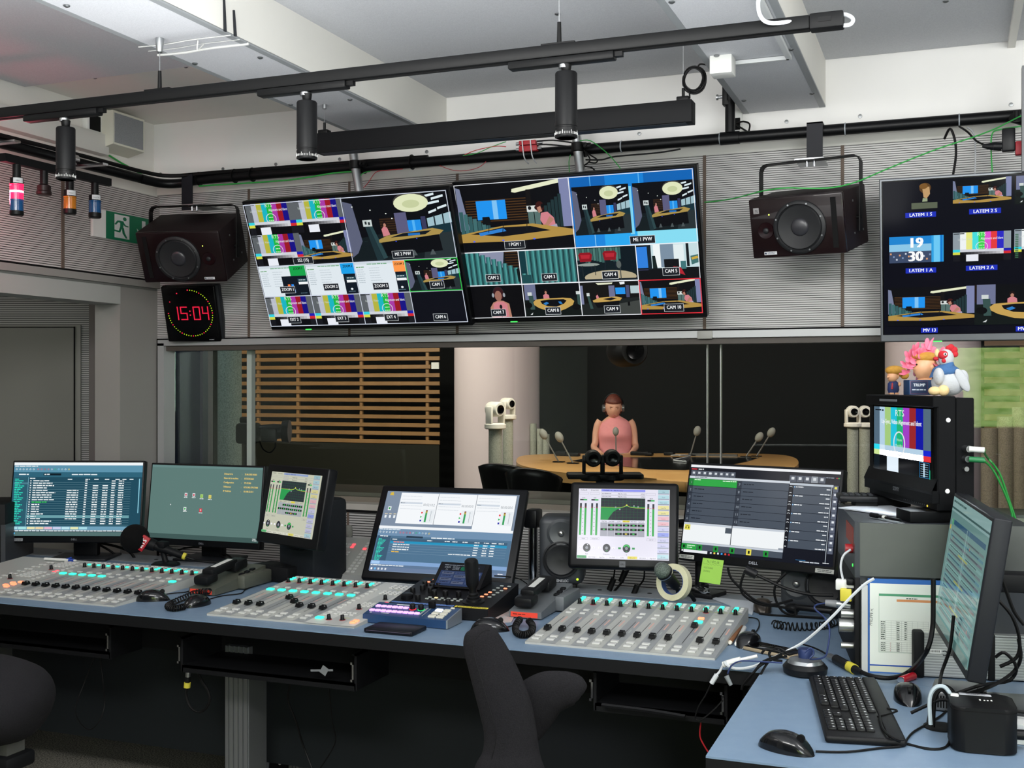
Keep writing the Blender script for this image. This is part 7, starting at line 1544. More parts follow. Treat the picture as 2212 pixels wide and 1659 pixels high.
# ================================================================== CHAIRS
CHF = mat('chair_fabric', '#171619', .95, bump=(500, .5), noise=(400, '#1e1d20', .2))
rv = Vector((_c, _s, 0)); fv = Vector((-_s, _c, 0)); zv = Vector((0, 0, 1))
def limb(mb, pts, d, n=28, th=.55):
    """pts: (px, py, half width px, depth offset) -> smooth flattened limb at camera distance d"""
    P = []
    for px, py, hw, dd in pts: P.append((at_d(px, py, d + dd), hw * (d + dd) / FOC))
    C = catmull([p[0] for p in P], 5); Wd = catmull([Vector((p[1], 0, 0)) for p in P], 5); secs = []
    for i, c in enumerate(C):
        t = (C[min(i + 1, len(C) - 1)] - C[max(i - 1, 0)]).normalized(); s_ = t.cross(fv).normalized(); w_ = max(Wd[i].x, .004); secs.append((c, s_ * w_, s_.cross(t).normalized() * (-w_ * th)))
    return loft(mb, secs, n)
co = at_d(1120, 1500, 2.35); base = Vector((co.x, co.y, 0))
o = thing('office_chair', 'dark grey fabric office chair with winged back, in front of the desk', 'chair', tr(base)); m = MB(tr(-base))
limb(m, [(1031, 1353, 12, 0), (1033, 1358, 26, 0), (1037, 1372, 37, 0), (1044, 1395, 44, 0), (1058, 1430, 49, 0), (1076, 1480, 54, 0), (1092, 1530, 57, 0), (1102, 1580, 57, .0), (1104, 1625, 62, 0), (1102, 1665, 78, .0), (1100, 1720, 86, .02), (1100, 1760, 60, .04)], 2.30)
limb(m, [(1104, 1600, 44, .03), (1128, 1560, 54, .02), (1152, 1525, 56, .01), (1180, 1500, 50, 0), (1212, 1490, 42, -.01), (1240, 1488, 34, -.02), (1256, 1491, 22, -.02), (1262, 1494, 10, -.02)], 2.38)
m.obj('backrest', CHF, o)
MB(tr(-base)).tube([at_d(1058, 1362, 2.262), at_d(1040, 1366, 2.26), at_d(1022, 1400, 2.256), at_d(1040, 1470, 2.25), at_d(1060, 1540, 2.248), at_d(1072, 1590, 2.25), at_d(1062, 1640, 2.26)], .0010, 6).obj('seam', mat('seam_dark', '#18181a', .8), o)
MB().rbox(-.22, .22, .0, .42, .44, .52, .035, 4).obj('seat', CHF, o); MB().cyl((0, .2, .08), (0, .2, .44), .03).tube([(0, .0, .64), (0, -.01, .5), (0, .06, .45)], .03, 10).obj('column', BLACKM, o)
m = MB()
for k in range(5): a = 2 * PI * k / 5; m.tube([(0, .2, .09), (.28 * math.cos(a), .2 + .28 * math.sin(a), .06)], .022, 8).cyl((.28 * math.cos(a) - .015, .2 + .28 * math.sin(a), .028), (.28 * math.cos(a) + .015, .2 + .28 * math.sin(a), .028), .028)
m.obj('star_base', BLACKM, o)
co = at_d(-30, 1520, 2.95); base = Vector((co.x, co.y, 0)); o = thing('office_chair', 'dark rounded chair seat cut off by the left edge under the desk', 'chair', tr(base)); m = MB(tr(-base))
limb(m, [(-170, 1500, 30, 0), (-140, 1502, 78, 0), (-60, 1508, 92, .0), (10, 1516, 88, 0), (60, 1522, 74, 0), (88, 1525, 50, 0), (100, 1527, 18, 0)], 2.95, th=1.6); m.obj('seat', CHF, o)
z = at_d(20, 1600, 2.95).z; MB().box(-.1, .10, -.03, .03, z - .03, z + .05).obj('seat_plate', mat('plate_grey', '#4a4a46', .6), o); MB().rbox(-.2, .12, -.05, .05, z - .06, z - .02, .01).cyl((0, 0, .06), (0, 0, z), .03).obj('column', BLACKM, o)
m = MB()
for k in range(5): a = 2 * PI * k / 5 + .3; m.tube([(0, 0, .07), (.28 * math.cos(a), .28 * math.sin(a), .05)], .02, 8).cyl((.28 * math.cos(a) - .015, .28 * math.sin(a), .028), (.28 * math.cos(a) + .015, .28 * math.sin(a), .028), .028)
m.obj('star_base', BLACKM, o)
# ================================================================== STUDIO FURNITURE
TZS = .80; DT = 10.0
tb = [(1115, 996), (1119, 988), (1135, 983.5), (1170, 981), (1250, 980), (1400, 979.5), (1600, 979.5), (1680, 981.5), (1712, 987), (1724, 995), (1721, 1006), (1690, 1020), (1640, 1030), (1560, 1038), (1480, 1040), (1388, 1031), (1300, 1027), (1220, 1021), (1160, 1013), (1124, 1004)]
hole = [(1236, 996), (1262, 991), (1330, 988.5), (1480, 988), (1640, 989), (1612, 998), (1560, 1008), (1480, 1016), (1400, 1014), (1330, 1006), (1270, 1001)]
P = [at_Z(px, py, TZS) for px, py in tb]; Q = [at_Z(px, py, TZS) for px, py in hole]
P = [Vector(p) for p in catmull(P + [P[0]], 3)][:-1]; cc_ = sum(P, Vector()) / len(P)
o = thing('studio_table', 'large curved oak conference table with black sunken centre behind the glass', 'table', tr(cc_.x, cc_.y, 0)); B3 = tr(-cc_.x, -cc_.y, 0)
MB(B3).prism([(p.x, p.y) for p in P][::-1], TZS - .075, TZS, bevel=.01).obj('table_top', OAK, o)
MB(B3).prism([(p.x, p.y) for p in Q][::-1], TZS - .002, TZS + .003).obj('centre_well', mat('well_black', '#0a0b0c', .12), o)
MB(B3).prism([(cc_.x + (p.x - cc_.x) * .72, cc_.y + (p.y - cc_.y) * .72) for p in P][::-1], 0, TZS - .075).obj('pedestal', SDK, o)
m = MB(B3); 
for px, py in ((1193, 1018), (1262, 1028), (1172, 1022)): q = at_Z(px, py, TZS - .05); m.cbox(q, (.03, .03, .06))
m.obj('bracket', BLACKM, o)
GM = mat('mic_grey', '#85857e', .7); GS = mat('mic_stem', '#6b6b68', .4)
def gooseneck(h, b, label, foam=.033):
    q = at_Z(b[0], b[1], TZS + .003); t = at_Y(h[0], h[1], q.y)
    o = thing('gooseneck_microphone', label, 'microphone', tr(q), 'gooseneck microphones on the studio table'); d = t - q
    MB().tube([(0, 0, 0), d * .5, d * .93], .006, 8).obj('stem', GS, o); u = d.normalized(); MB().ell((0, 0, 0), foam, foam, foam * 1.45, frame(d, d), 16, 10).obj('foam_head', GM, o)
    MB().cbox((0, 0, .003), (.09, .06, .006)).obj('base', BLACKM, o)
gooseneck((1174, 938), (1207, 998), 'grey gooseneck microphone furthest left on the oak table')
gooseneck((1208, 944), (1238, 1001), 'grey gooseneck microphone, second along the left end of the oak table')
gooseneck((1330, 932), (1331, 986), 'dark gooseneck microphone in front of the pink sleeveless top', .028)
gooseneck((1506, 931), (1491, 984), 'grey gooseneck microphone left of the glass joints')
gooseneck((1640, 944), (1611, 987), 'grey gooseneck microphone, lower one of the pair at the table\'s far right end')
gooseneck((1666, 934), (1634, 986), 'grey gooseneck microphone, taller one of the pair at the table\'s far right end')
# white remote cameras on felt columns
WC = mat('camera_white', '#e4e0d6', .4)
def ptz(px, py, d, face, colx, label, clabel, mm=WC, k=1.0, col=FTL, stand_z=0., flip=False):
    """px,py: centre of the camera head; face: yaw of the lens in degrees, 0 looks at the viewer"""
    c = at_d(px, py, d); sc = k; o = thing('remote_camera', label, 'camera', tr(c) @ rotz(YAW + R(face)), 'remote cameras in the studio')
    f = -1 if flip else 1
    MB().lathe([(.001, -.085 * sc), (.075 * sc, -.085 * sc), (.08 * sc, -.06 * sc), (.078 * sc, .06 * sc), (.066 * sc, .08 * sc), (.001, .08 * sc)], 28, rotx(R(90)) @ tr(0, 0, .0)).obj('head', mm, o)
    MB().lathe([(.045 * sc, .0), (.045 * sc, .008 * sc), (.03 * sc, .004 * sc), (.001, .0)], 24, tr(0, -.082 * sc, 0) @ rotx(R(90))).obj('lens', mat('lens_black', '#08080a', .15), o)
    MB().rbox(-.10 * sc, -.07 * sc, -.05 * sc, .05 * sc, min(.03, -.16 * f) * sc, max(.03, -.16 * f) * sc, .02).rbox(.07 * sc, .10 * sc, -.05 * sc, .05 * sc, min(.03, -.16 * f) * sc, max(.03, -.16 * f) * sc, .02).obj('yoke', mm, o)
    MB(tr(0, 0, 0 if not flip else 0)).lathe([(.10 * sc, -.21 * sc * f), (.115 * sc, -.20 * sc * f), (.115 * sc, -.16 * sc * f), (.09 * sc, -.145 * sc * f)][::f], 28).obj('base', mm, o)
    if clabel:
        t = MB().lathe([(.072 * sc, 0), (.072 * sc, c.z - .212 * sc)], 24).obj('felt_column', col); t.location = (c.x, c.y, 0); tag(t, clabel, 'column', 'felt camera columns')
ptz(1070, 884, 8.6, 42, 0, 'white remote camera on the nearer felt column, looking right', 'grey felt column under the nearer white camera left of the table', k=.72)
ptz(1097, 872, 9.4, 42, 0, 'white remote camera on the rear felt column, half behind its neighbour', 'grey felt column behind the nearer one left of the table', k=.62)
ptz(1842, 889, 8.8, -2, 0, 'white remote camera facing the viewer, left of the square-cased monitor', 'grey felt column left of the square-cased monitor', k=.58)
ptz(1868, 889, 9.3, -8, 0, 'white remote camera next to its twin, touching the monitor edge', 'grey felt column close behind the edge of the square-cased monitor', k=.62)
ptz(1281, 990, 6.6, 0, 0, 'black remote camera, left of the pair before the table', None, BLACKM, .62)
ptz(1322, 989, 6.6, 0, 0, 'black remote camera, right of the pair before the table', None, BLACKM, .62)
q = at_d(1307, 1030, 6.6); m = MB(tr(q.x, q.y, 0) @ rotz(YAW)).rbox(-.22, .22, -.06, .12, q.z - .01, q.z + .02, .008).box(-.05, .05, -.03, .05, 0, q.z); tag(m.obj('camera_stand', BLACKM), 'black stand carrying the pair of black cameras before the oak table', 'stand')
ptz(1356, 757, 8.4, 18, 0, 'black remote camera hanging from above behind the window\'s top edge', None, BLACKM, 1.55, flip=True)
q = at_d(1356, 760, 8.4); MB().cyl((q.x, q.y, q.z + .17), (q.x, q.y, 3.1), .03).obj('ceiling_pole', BLACKM); tag(bpy.data.objects['ceiling_pole'], 'black ceiling pole of the hanging camera', 'pole')
# broadcast camera with big lens at the left
q = at_d(572, 932, 6.6); o = thing('broadcast_camera', 'black broadcast camera with large lens beside the white window mullion', 'camera', tr(q) @ rotz(YAW))
MB().rbox(-.16, -.03, -.06, .06, -.07, .05, .02).rbox(-.14, -.06, -.04, .04, .05, .085, .01).obj('body', BLACKM, o)
MB().lathe([(.035, -.05), (.04, 0), (.045, .05), (.042, .10), (.062, .105), (.066, .145)], 24, roty(R(90))).obj('lens_barrel', BLACK, o); MB().tube([(-.02, -.05, -.05), (-.0, -.05, -.10), (.04, -.05, -.12), (.07, -.05, -.09), (.07, -.05, -.06)], .004, 6).rbox(-.01, .08, -.07, -.03, -.06, .02, .012).obj('grip', BLACK, o)
MB().cyl((-.09, 0, -1.2), (-.09, 0, -.06), .03).obj('tripod_post', BLACKM, o); a = q.z
MB().cyl((-.09, 0, -a), (-.09, 0, -1.2), .05).lathe([(.22, -a), (.2, -a + .03), (.05, -a + .06)], 20, tr(-.09, 0, 0)).obj('pedestal', BLACKM, o)
# chairs behind the glass
CHL = mat('chair_leather', '#201f1f', .35)
def tub(px, py, d, w, yaw, label):
    c = at_d(px, py, d); o = thing('swivel_chair', label, 'chair', tr(c.x, c.y, 0) @ rotz(YAW + R(yaw)), 'dark chairs around the studio table'); z = c.z; m = MB(); secs = []
    N = 12
    for ring in ((.0, -.20, .10), (.35, -.12, .32), (.75, .0, .48), (1.0, .06, .55)): pass
    vs = []; fs = []
    for i in range(5):
        r = w * (.25, .62, .88, 1.0, 1.06)[i]; zz = z + (-.20, -.15, -.06, .02, .06)[i]
        for k in range(N + 1):
            a = PI * (-.08 + 1.16 * k / N); vs.append((r * math.cos(a), r * .9 * math.sin(a), zz + (.05 * math.sin(a) if i > 2 else 0)))
    for i in range(4):
        for k in range(N): q = i * (N + 1) + k; fs.append((q, q + 1, q + N + 2, q + N + 1))
    m.add(vs, fs); ob = m.obj('shell', CHL, o, sharp=80); md = ob.modifiers.new('thick', 'SOLIDIFY'); md.thickness = .03
    MB().lathe([(.001, z - .19), (w * .7, z - .19), (w * .72, z - .15), (.001, z - .14)], 24).obj('seat', CHL, o); MB().cyl((0, 0, 0.02), (0, 0, z - .18), .025).lathe([(.24, 0), (.23, .015), (.03, .03)], 24).obj('pedestal', CHROME, o)
tub(1096, 1038, 7.1, .18, 150, 'dark low-backed chair at the left end of the oak table, nearest the pillar')
tub(1153, 1054, 6.1, .15, 160, 'dark low-backed chair in front of its neighbour left of the oak table')
# small things lying on the table
for k, (px, py, w, h, nm, lb) in enumerate(((1213, 983, .10, .04, 'cable_plug', 'small dark object on the far edge of the table behind the second microphone'), (1238, 984, .12, .03, 'black_box', 'flat black box on the table right of the two left microphones'), (1383, 982, .17, .035, 'card_reader', 'black device on the far table edge right of the person\'s hands'), (1402, 983, .07, .03, 'black_box', 'small black thing right of the device by the person'), (1446, 982, .09, .03, 'black_box', 'small dark box between the person and the glass joint'))):
    q = at_Z(px, py + 1.5, TZS); o = MB(tr(q.x, q.y, TZS)).rbox(-w / 2, w / 2, -.04, .04, 0, h, .008).obj(nm, BLACK); tag(o, lb, 'device')
cable([at_Z(1450, 984, TZS + .01), at_Z(1470, 983, TZS + .04), at_Z(1492, 985, TZS + .01), at_Z(1470, 990, TZS + .01), at_Z(1455, 994, TZS + .01), at_Z(1482, 997, TZS + .01)], .006, WHITEC, 'white cable curled on the table right of the person')
m = MB(); a = at_Z(1488, 984, TZS); b = at_Z(1600, 984, TZS); m.box(a.x, b.x, a.y - .02, a.y + .02, TZS, TZS + .02); tag(m.obj('cable_duct', mat('duct_grey', '#4c4d4c', .6)), 'dark grey strip along the far table edge', 'duct')
# ---- the person
DP = 10.95; K = DP / FOC
def pp(px, py, dd=0): return at_d(px, py, DP + dd)
c0 = pp(1328, 1000); base = Vector((c0.x, c0.y, 0)); Bp = tr(-base)
o = thing('person', 'person in pink sleeveless top and headphones, looking down at the oak table', 'person', tr(base))
SKIN = mat('skin', '#d19c84', .55); HAIR = mat('hair_auburn', '#4a1f18', .6, noise=(60, '#6a3224', .2)); TOP = mat('pink_top', '#dd8f90', .75, noise=(50, '#d4848a', .3)); SKT = mat('skirt_grey', '#8f8290', .8)
def el(px, py, w, dpt, dd=0, tilt=0):   # elliptical section, w/dpt in pixels
    return (pp(px, py, dd), rv * (w * K), fv * (dpt * K))
def sections(lst, mb, n=24):
    P = [pp(a, b, e) for a, b, w, d_, e in lst]; C = catmull(P, 4); Wd = catmull([Vector((l[2], l[3], 0)) for l in lst], 4)
    return loft(mb, [(c, rv * (w.x * K), fv * (w.y * K)) for c, w in zip(C, Wd)], n)
sk = MB(Bp)
sections([(1329, 985, 37, 26, 0), (1329, 960, 34, 24, 0), (1329, 935, 34, 25, -.01), (1329, 915, 32, 22, 0), (1328, 904, 21, 16, 0), (1327, 897, 11, 11, 0), (1325, 888, 10.5, 11, -.02), (1324, 880, 11, 11, -.03)], sk)
# head, nodding forward
hm = tr(pp(1325, 880, -.03)) @ rotz(YAW) @ rotx(R(13))
b = bmesh.new(); bmesh.ops.create_uvsphere(b, u_segments=28, v_segments=20, radius=1)
for v in b.verts:
    x, y, z = v.co; 
    if z < 0: x *= 1 - .30 * (-z) ** 1.4; y *= 1 - .12 * (-z)
    e = 0
    if y < 0: e -= .16 * math.exp(-(x * x / .012 + (z + .10) ** 2 / .03)); e += .07 * (math.exp(-((abs(x) - .34) ** 2 / .02 + (z - .06) ** 2 / .012))); e -= .05 * math.exp(-(x * x / .06 + (z + .50) ** 2 / .006)); e -= .05 * math.exp(-(x * x / .03 + (z + .88) ** 2 / .02))
    v.co = Vector((x * .078, (y + e) * .098, z * .118))
sk.bm(b, hm)
for s_ in (-1, 1): sk.ell((s_ * .078, .0, -.01), .012, .022, .032, hm, 12, 8)
# arms, hands and fingers
hands = []
for s_, pts in ((-1, [(1297, 909, 8), (1292, 918, 8.6), (1288, 935, 8), (1286, 955, 7.2), (1283, 966, 6.8), (1291, 974, 5.4), (1300, 980, 3.8)]), (1, [(1360, 909, 8), (1365, 918, 8.6), (1369, 935, 8), (1371, 955, 7.2), (1373, 966, 6.8), (1367, 974, 5.2), (1361, 980, 3.8)])):
    dds = (0, 0, 0, -.02, -.06, -.2, -.3)
    P = catmull([pp(a, b_, e) for (a, b_, r), e in zip(pts, dds)], 4); rr = catmull([Vector((p[2], 0, 0)) for p in pts], 4)
    sk.tube(P, lambda t: rr[min(int(t * (len(rr) - 1) + .5), len(rr) - 1)].x * K, 14, smooth=0)
    w = P[-1]; pd = Vector((0, -.12, -.02)) + rv * (-s_ * .03); pd = pd.normalized(); sd = pd.cross(zv).normalized()
    loft(sk, [(w, sd * .020, zv * .013), (w + pd * .04, sd * .034, zv * .013), (w + pd * .085, sd * .036, zv * .010)], 12)
    for i, L in enumerate((.062, .07, .066, .05)):
        a = w + pd * .082 + sd * (-.027 + i * .018); sk.tube([a, a + pd * L * .5 + zv * .004, a + pd * L * .8 - zv * .012, a + pd * L - zv * .022], lambda t: .0088 - .002 * t, 8, smooth=2)
    a = w + pd * .02 + sd * (.024 * s_); sk.tube([a, a + pd * .03 + sd * (.03 * s_), a + pd * .06 + sd * (.036 * s_)], lambda t: .0105 - .002 * t, 8, smooth=2)
sk.obj('body', SKIN, o, sharp=70)
fc = MB(Bp @ hm)
for s_ in (-1, 1): fc.ell((s_ * .028, -.082, .008), .012, .006, .004).box(s_ * .028 - .014, s_ * .028 + .014, -.094, -.086, .024, .028)
fc.obj('eyes_and_brows', HAIR, o); MB(Bp @ hm).ell((0, -.098, -.058), .019, .005, .005).obj('lips', mat('lips', '#a85a55', .5), o)
tp = MB(Bp); sections([(1329, 981, 39, 28, 0), (1329, 970, 36.5, 26.5, 0), (1329, 955, 35.5, 27, -.01), (1329, 940, 36, 29, -.03), (1329, 928, 35, 26.5, -.02), (1329, 916, 33, 24, 0), (1329, 907, 25, 19, 0), (1328, 901, 15, 14.5, 0), (1328, 898.5, 12.4, 13, 0)], tp, 32)
tp.obj('sleeveless_top', TOP, o)
sb = MB(Bp); sections([(1329, 1010, 44, 34, 0), (1329, 990, 42, 31, 0), (1329, 977, 38.6, 27.6, 0)], sb); sb.obj('skirt', SKT, o)
lg = MB()
for s_ in (-1, 1): loft(lg, [(Vector((s_ * .09, -.05, .60)), Vector((.09, 0, 0)), Vector((0, .09, 0))), (Vector((s_ * .09, -.1, .35)), Vector((.06, 0, 0)), Vector((0, .06, 0))), (Vector((s_ * .09, -.1, .05)), Vector((.04, 0, 0)), Vector((0, .045, 0)))]); lg.rbox(s_ * .09 - .045, s_ * .09 + .045, -.26, 0, 0, .06, .02)
lg.obj('legs', SKT, o)
hr = MB(Bp @ hm); b = bmesh.new(); bmesh.ops.create_uvsphere(b, u_segments=24, v_segments=16, radius=1)
bmesh.ops.delete(b, geom=[v for v in b.verts if v.co.z < -.72 or (v.co.y < -.25 and v.co.z < .30) or (abs(v.co.x) > .8 and v.co.y < -.1 and v.co.z < 0)], context='VERTS')
for v in b.verts: v.co = Vector((v.co.x * .089, v.co.y * .110 + .008, v.co.z * .128 + .006))
hr.bm(b); ob = hr.obj('hair', HAIR, o, sharp=80); md = ob.modifiers.new('thick', 'SOLIDIFY'); md.thickness = .010
hp = MB(Bp @ hm); hp.tube([(.098 * math.cos(a), .01, .135 * math.sin(a) - .0) for a in [PI * k / 12 for k in range(13)]], .008, 8, smooth=1)
hp.obj('headphone_band', BLACK, o)
for s_ in (-1, 1): MB(Bp @ hm).lathe([(.022, 0), (.038, .004), (.038, .024), (.028, .03), (.001, .031)], 20, tr(s_ * .078, .005, -.01) @ roty(R(90 * s_))).obj('ear_cup', mat('cup_silver', '#6c6e70', .3, .6), o)
# ================================================================== RIGHT-HAND CLUSTER
# tower of 19-inch units carrying the square monitor
u = (rv * math.cos(R(11)) - fv * math.sin(R(11))).normalized(); c0 = at_Z(1857, 1449, DZ); RT = Matrix((u, Vector((-u.y, u.x, 0)), zv)).transposed().to_4x4(); RT.translation = (c0.x, c0.y, DZ)
zt = 1.106 - DZ; zm = .235
MET = mat('metal_grey_green', '#555854', .42, .25, noise=(5, '#484b48', .25)); MTD = mat('metal_dark', '#34373c', .4, .4)
o = thing('device_case', 'grey metal device case on top of the tower below the square monitor', 'device', RT @ tr(0, 0, zm), )
MB().box(0, .40, 0, .43, 0, zt - zm).obj('case', MET, o); MB().box(.001, .40, .001, .43, zt - zm, zt - zm + .001).obj('lid', MTD, o)
MB().box(-.012, 0, -.003, .45, -.004, zt - zm + .003).obj('front_panel', MTD, o)
m = MB(); m.cyl((-.03, .05, .06), (-.012, .05, .06), .012).obj('red_key', mat('red_knob', '#a01820', .4), o)
MB().cyl((-.014, .04, .02), (-.012, .04, .02), .004).obj('led', mat('led_green', '#40e060'), o); MB().box(-.0135, -.012, .03, .2, .07, .115).obj('red_label', mat('rust_label', '#8c3a2c', .6), o)
o = thing('device_stack', 'dark stack of devices with silver knobs behind the blue-edged folder', 'device', RT)
MB().box(0.0, .40, .01, .43, 0, zm - .001).obj('case', MTD, o)
MB().rbox(-.012, 0, -.004, .45, 0, zm - .004, .002).obj('front_panel', BLACKM, o)
for y, z, r, l in ((.03, .135, .011, .03), (.03, .105, .017, .035), (.03, .055, .008, .03)): MB().cyl((-.012 - l, y, z), (-.012, y, z), r, n=24).obj('knob', mat('knob_silver', '#a9aaa8', .3, .8), o)
m = MB()
for k in range(3): m.rbox(-.03, -.012, .01, .04, .165 + k * .022, .18 + k * .022, .002)
m.obj('connector', BLACK, o)
# plugs entering the tower
def plug(p0, p1, y, r, m_, name, label):
    a = at_Y(*p0, y); b = at_Y(*p1, y); o = thing(name, label, 'connector', tr(a)); d = b - a
    MB().cyl((0, 0, 0), d * .45, r * .8, r, 16).obj('boot', m_, o); MB().cyl(d * .45, d, r, n=16).obj('shell', STEEL, o)
plug((1783, 1302), (1838, 1308), 2.96, .010, mat('boot_grey', '#77797c', .5), 'audio_plug', 'grey and metal audio plug entering the device stack')
o = MB(tr(at_Y(1828, 1262, 2.95))).rbox(-.025, .02, -.012, .012, -.014, .012, .003).obj('white_coupler', WHITEP); tag(o, 'white cable coupler beside the grey metal case', 'connector')
o = MB(tr(at_Y(1826, 1284, 2.94))).rbox(-.012, .016, -.012, .012, -.016, .016, .003).obj('yellow_tape_tag', mat('tape_yellow', '#c9bd3c')); tag(o, 'yellow tape wrapped round two leads at the device stack', 'tape')
cable([at_Y(1822, 1256, 2.95), at_Y(1816, 1225, 2.95), at_Y(1822, 1200, 2.95), at_Y(1838, 1187, 2.95)], .003, WHITEC, 'pale lead rising from the white coupler')
# folder, papers against the tower
def sheet(c4, y, painter, dw, dh, name, label, cat, th=.004):
    pass
F = RT @ tr(0, -.006, 0)
def RX(px): return (at_d(px, 1300, (c0 - Vector((0, 0, 0))).dot(fv)) - c0).dot(u)
x0, x1_ = RX(1873), RX(2035)
o = thing('document_folder', 'clear folder with blue edges and a printed table, leaning on the devices', 'folder', F @ tr((x0 + x1_) / 2, 0, 0)); w = x1_ - x0; h = zm - .004
MB().box(-w / 2, w / 2, -.008, 0, .0, h).obj('folder_back', mat('folder_blue', '#3564a8', .4), o)
s = Scr(162, 196, w, h, tr(0, -.0085, h / 2)); s.rect(0, 0, 162, 196, '#3564a8'); s.rect(4, 9, 158, 170, '#d8ddd4'); s.rect(4, 178, 158, 3, '#2c4f9c'); s.rect(4, 181, 158, 12, '#cdd0b8')
s.rect(23, 30, 139, 5, '#4f8f6c'); s.rect(60, 41, 90, 5, '#c98a5c'); s.words(80, 38, 24, 2.4, '#34443c', 1, 1); s.frame(23, 30, 139, 122, .5, '#3f7a5c'); s.grid(26, 86, 100, 40, 9, 9, .3, '#7a8480'); s.grid(26, 130, 100, 20, 9, 5, .3, '#7a8480')
for k in range(9): s.words(27, 87.4 + k * 4.4, 9, 2, '#2a3430', k, 1); s.words(60, 87.4 + k * 4.4, 6, 2, '#2a3430', k, 1); s.words(76, 87.4 + k * 4.4, 5, 2, '#2a3430', k, 1)
for k in range(5): s.words(27, 131 + k * 4, 9, 1.9, '#2a3430', k, 1); s.words(60, 131 + k * 4, 6, 1.9, '#2a3430', k, 1); s.rect(46, 131.4 + k * 4, 1.2, 1.2, '#b03a3a')
s.obj('printed_sheet', vc_mat('print_gloss', 'print', rough=.22), o)
sc = Scr(10, 10, .012, .012, tr(-w / 2 + .013, -.0088, h * .62) @ roty(R(-86))); sc.text(0, 4, 9, 'PHILIPPE H.', '#3a3e3c', 'c', sq=.8); sc.obj('handwriting', PRINT, o)
o = thing('binder', 'white binder standing between the tower front and the blue-edged folder', 'binder', RT @ tr(0, 0, 0)); MB().box(.003, x0 - .001, -.02, -.001, 0, zm - .02).obj('cover', mat('binder_white', '#b6b9b8', .6), o)
# aluminium power unit lying in front
a = at_Z(1973, 1463, DZ); o = thing('power_unit', 'ribbed aluminium unit with black end cap and upside-down lettering', 'device', Matrix.Translation((a.x, a.y, DZ)) @ RT.to_3x3().to_4x4()); hh = .112
MB().box(.024, .30, 0, .06, .004, hh - .008).obj('body', mat('alu_ribbed', '#9da19f', .35, .6), o)
m = MB()
for k in range(16): m.box(.024, .30, -.0012, .0, .008 + k * .0066, .0106 + k * .0066)
m.obj('ribs', mat('alu_ribs', '#b4b8b6', .35, .5), o); MB().rbox(0, .025, -.006, .066, 0, hh, .005).obj('end_cap', BLACKM, o); MB().rbox(.17, .186, -.006, .066, 0, hh, .004).obj('end_cap', BLACKM, o)
S = Scr(80, 20, .08, .02, tr(.072, -.0016, .062)); S.rect(6, 2, 26, 10, '#c9ccc8')
for k in range(9): S.rect(8 + k * 2.4, 4, 1.2, 5, '#1c1c1c', k == 0)
S.obj('barcode_label', PRINT, o); label_text(o, 'lettering', 'WTEC', tr(.093, -.0018, .068) @ roty(PI), .018, '#141618', 'c', bold=.04)
# red lighter-like adapter
a = at_Z(1945, 1470, DZ + .008); b = at_Z(1973, 1460, DZ + .008); o = thing('red_adapter', 'small red adapter with metal tip below the folder', 'adapter', tr(a)); d = b - a; MB().cyl(d * .1, d, .0095, n=14).obj('body', mat('red_clear', '#b01828', .25), o); MB().cyl((0, 0, 0), d * .12, .008, n=14).obj('tip', CHROME, o)
# things on the tower: papers, pen, remote handset
ZT = 1.109
P = [at_Z(1811, 1098, ZT), at_Z(1910, 1090, ZT), at_Z(2012, 1118, ZT), at_Z(1990, 1124, ZT)]
o = MB().prism([(p.x, p.y) for p in P][::-1], ZT, ZT + .003).obj('paper_sheets', mat('paper_grey_white', '#b9bfc6')); tag(o, 'white papers sticking out under the square-cased monitor', 'papers')
a = at_Z(1882, 1112, ZT + .006); b = at_Z(1945, 1124, ZT + .006); o = thing('pen', 'black pen on the grey device case beside the papers', 'pen', tr(a)); d = b - a; MB().cyl((0, 0, 0), d, .0035).obj('barrel', BLACK, o); MB().cyl((0, 0, 0), d * .22, .006).obj('cap', BLACK, o); MB().cyl(d * .42, d * .5, .0045).obj('white_ring', WHITEP, o)
q = at_Z(1846, 1081, ZT + .016); o = thing('remote_keypad', 'small black remote keypad with rows of keys left of the square monitor', 'keypad', tr(q.x, q.y, ZT) @ rotz(R(10)))
MB().rbox(-.045, .06, -.04, .07, .015, .032, .006).obj('body', BLACK, o); MB().rbox(.0, .06, -.02, .05, 0, .016, .003).obj('foot', BLACKM, o); m = MB()
for j in range(3):
    for i in range(5): m.rbox(-.032 + i * .017, -.020 + i * .017, -.02 + j * .024, -.008 + j * .024, .031, .035, .001)
kk = m.obj('keys', GREYP, o)
# ================================================================== TOYS ON THE SQUARE MONITOR
ZS = 1.126 + SH + .001
def TP(f, back=.03): # point on the top of the monitor, f = 0..1 along its front edge
    return SONYM @ Vector((-SW / 2 + SW * f, back, SH + .001))
def toyM(f, back=.03, k=.68): return tr(TP(f, back)) @ rotz(YAW) @ Matrix.Scale(k, 4)
YH = mat('hair_yellow', '#c9963c', .8, bump=(120, .8), noise=(50, '#b07f2c', .2)); FL = mat('vinyl_skin', '#dba57c', .4); NVB = mat('navy_suit', '#1f2f60', .5)
o = thing('troll_figure', 'small vinyl doll with swept blond hair, navy suit and red tie', 'toy', toyM(.19, .03, .62)); 
MB().lathe([(.020, .004), (.026, .02), (.024, .05), (.012, .062), (.001, .064)], 20, Matrix.Diagonal((1, .8, 1, 1))).obj('suit', NVB, o); MB().tube([(-.010, -.018, .052), (-.012, -.021, .035), (-.012, -.020, .024)], lambda t: .003 + .002 * t, 8).obj('tie', mat('tie_red', '#a81c26', .5), o)
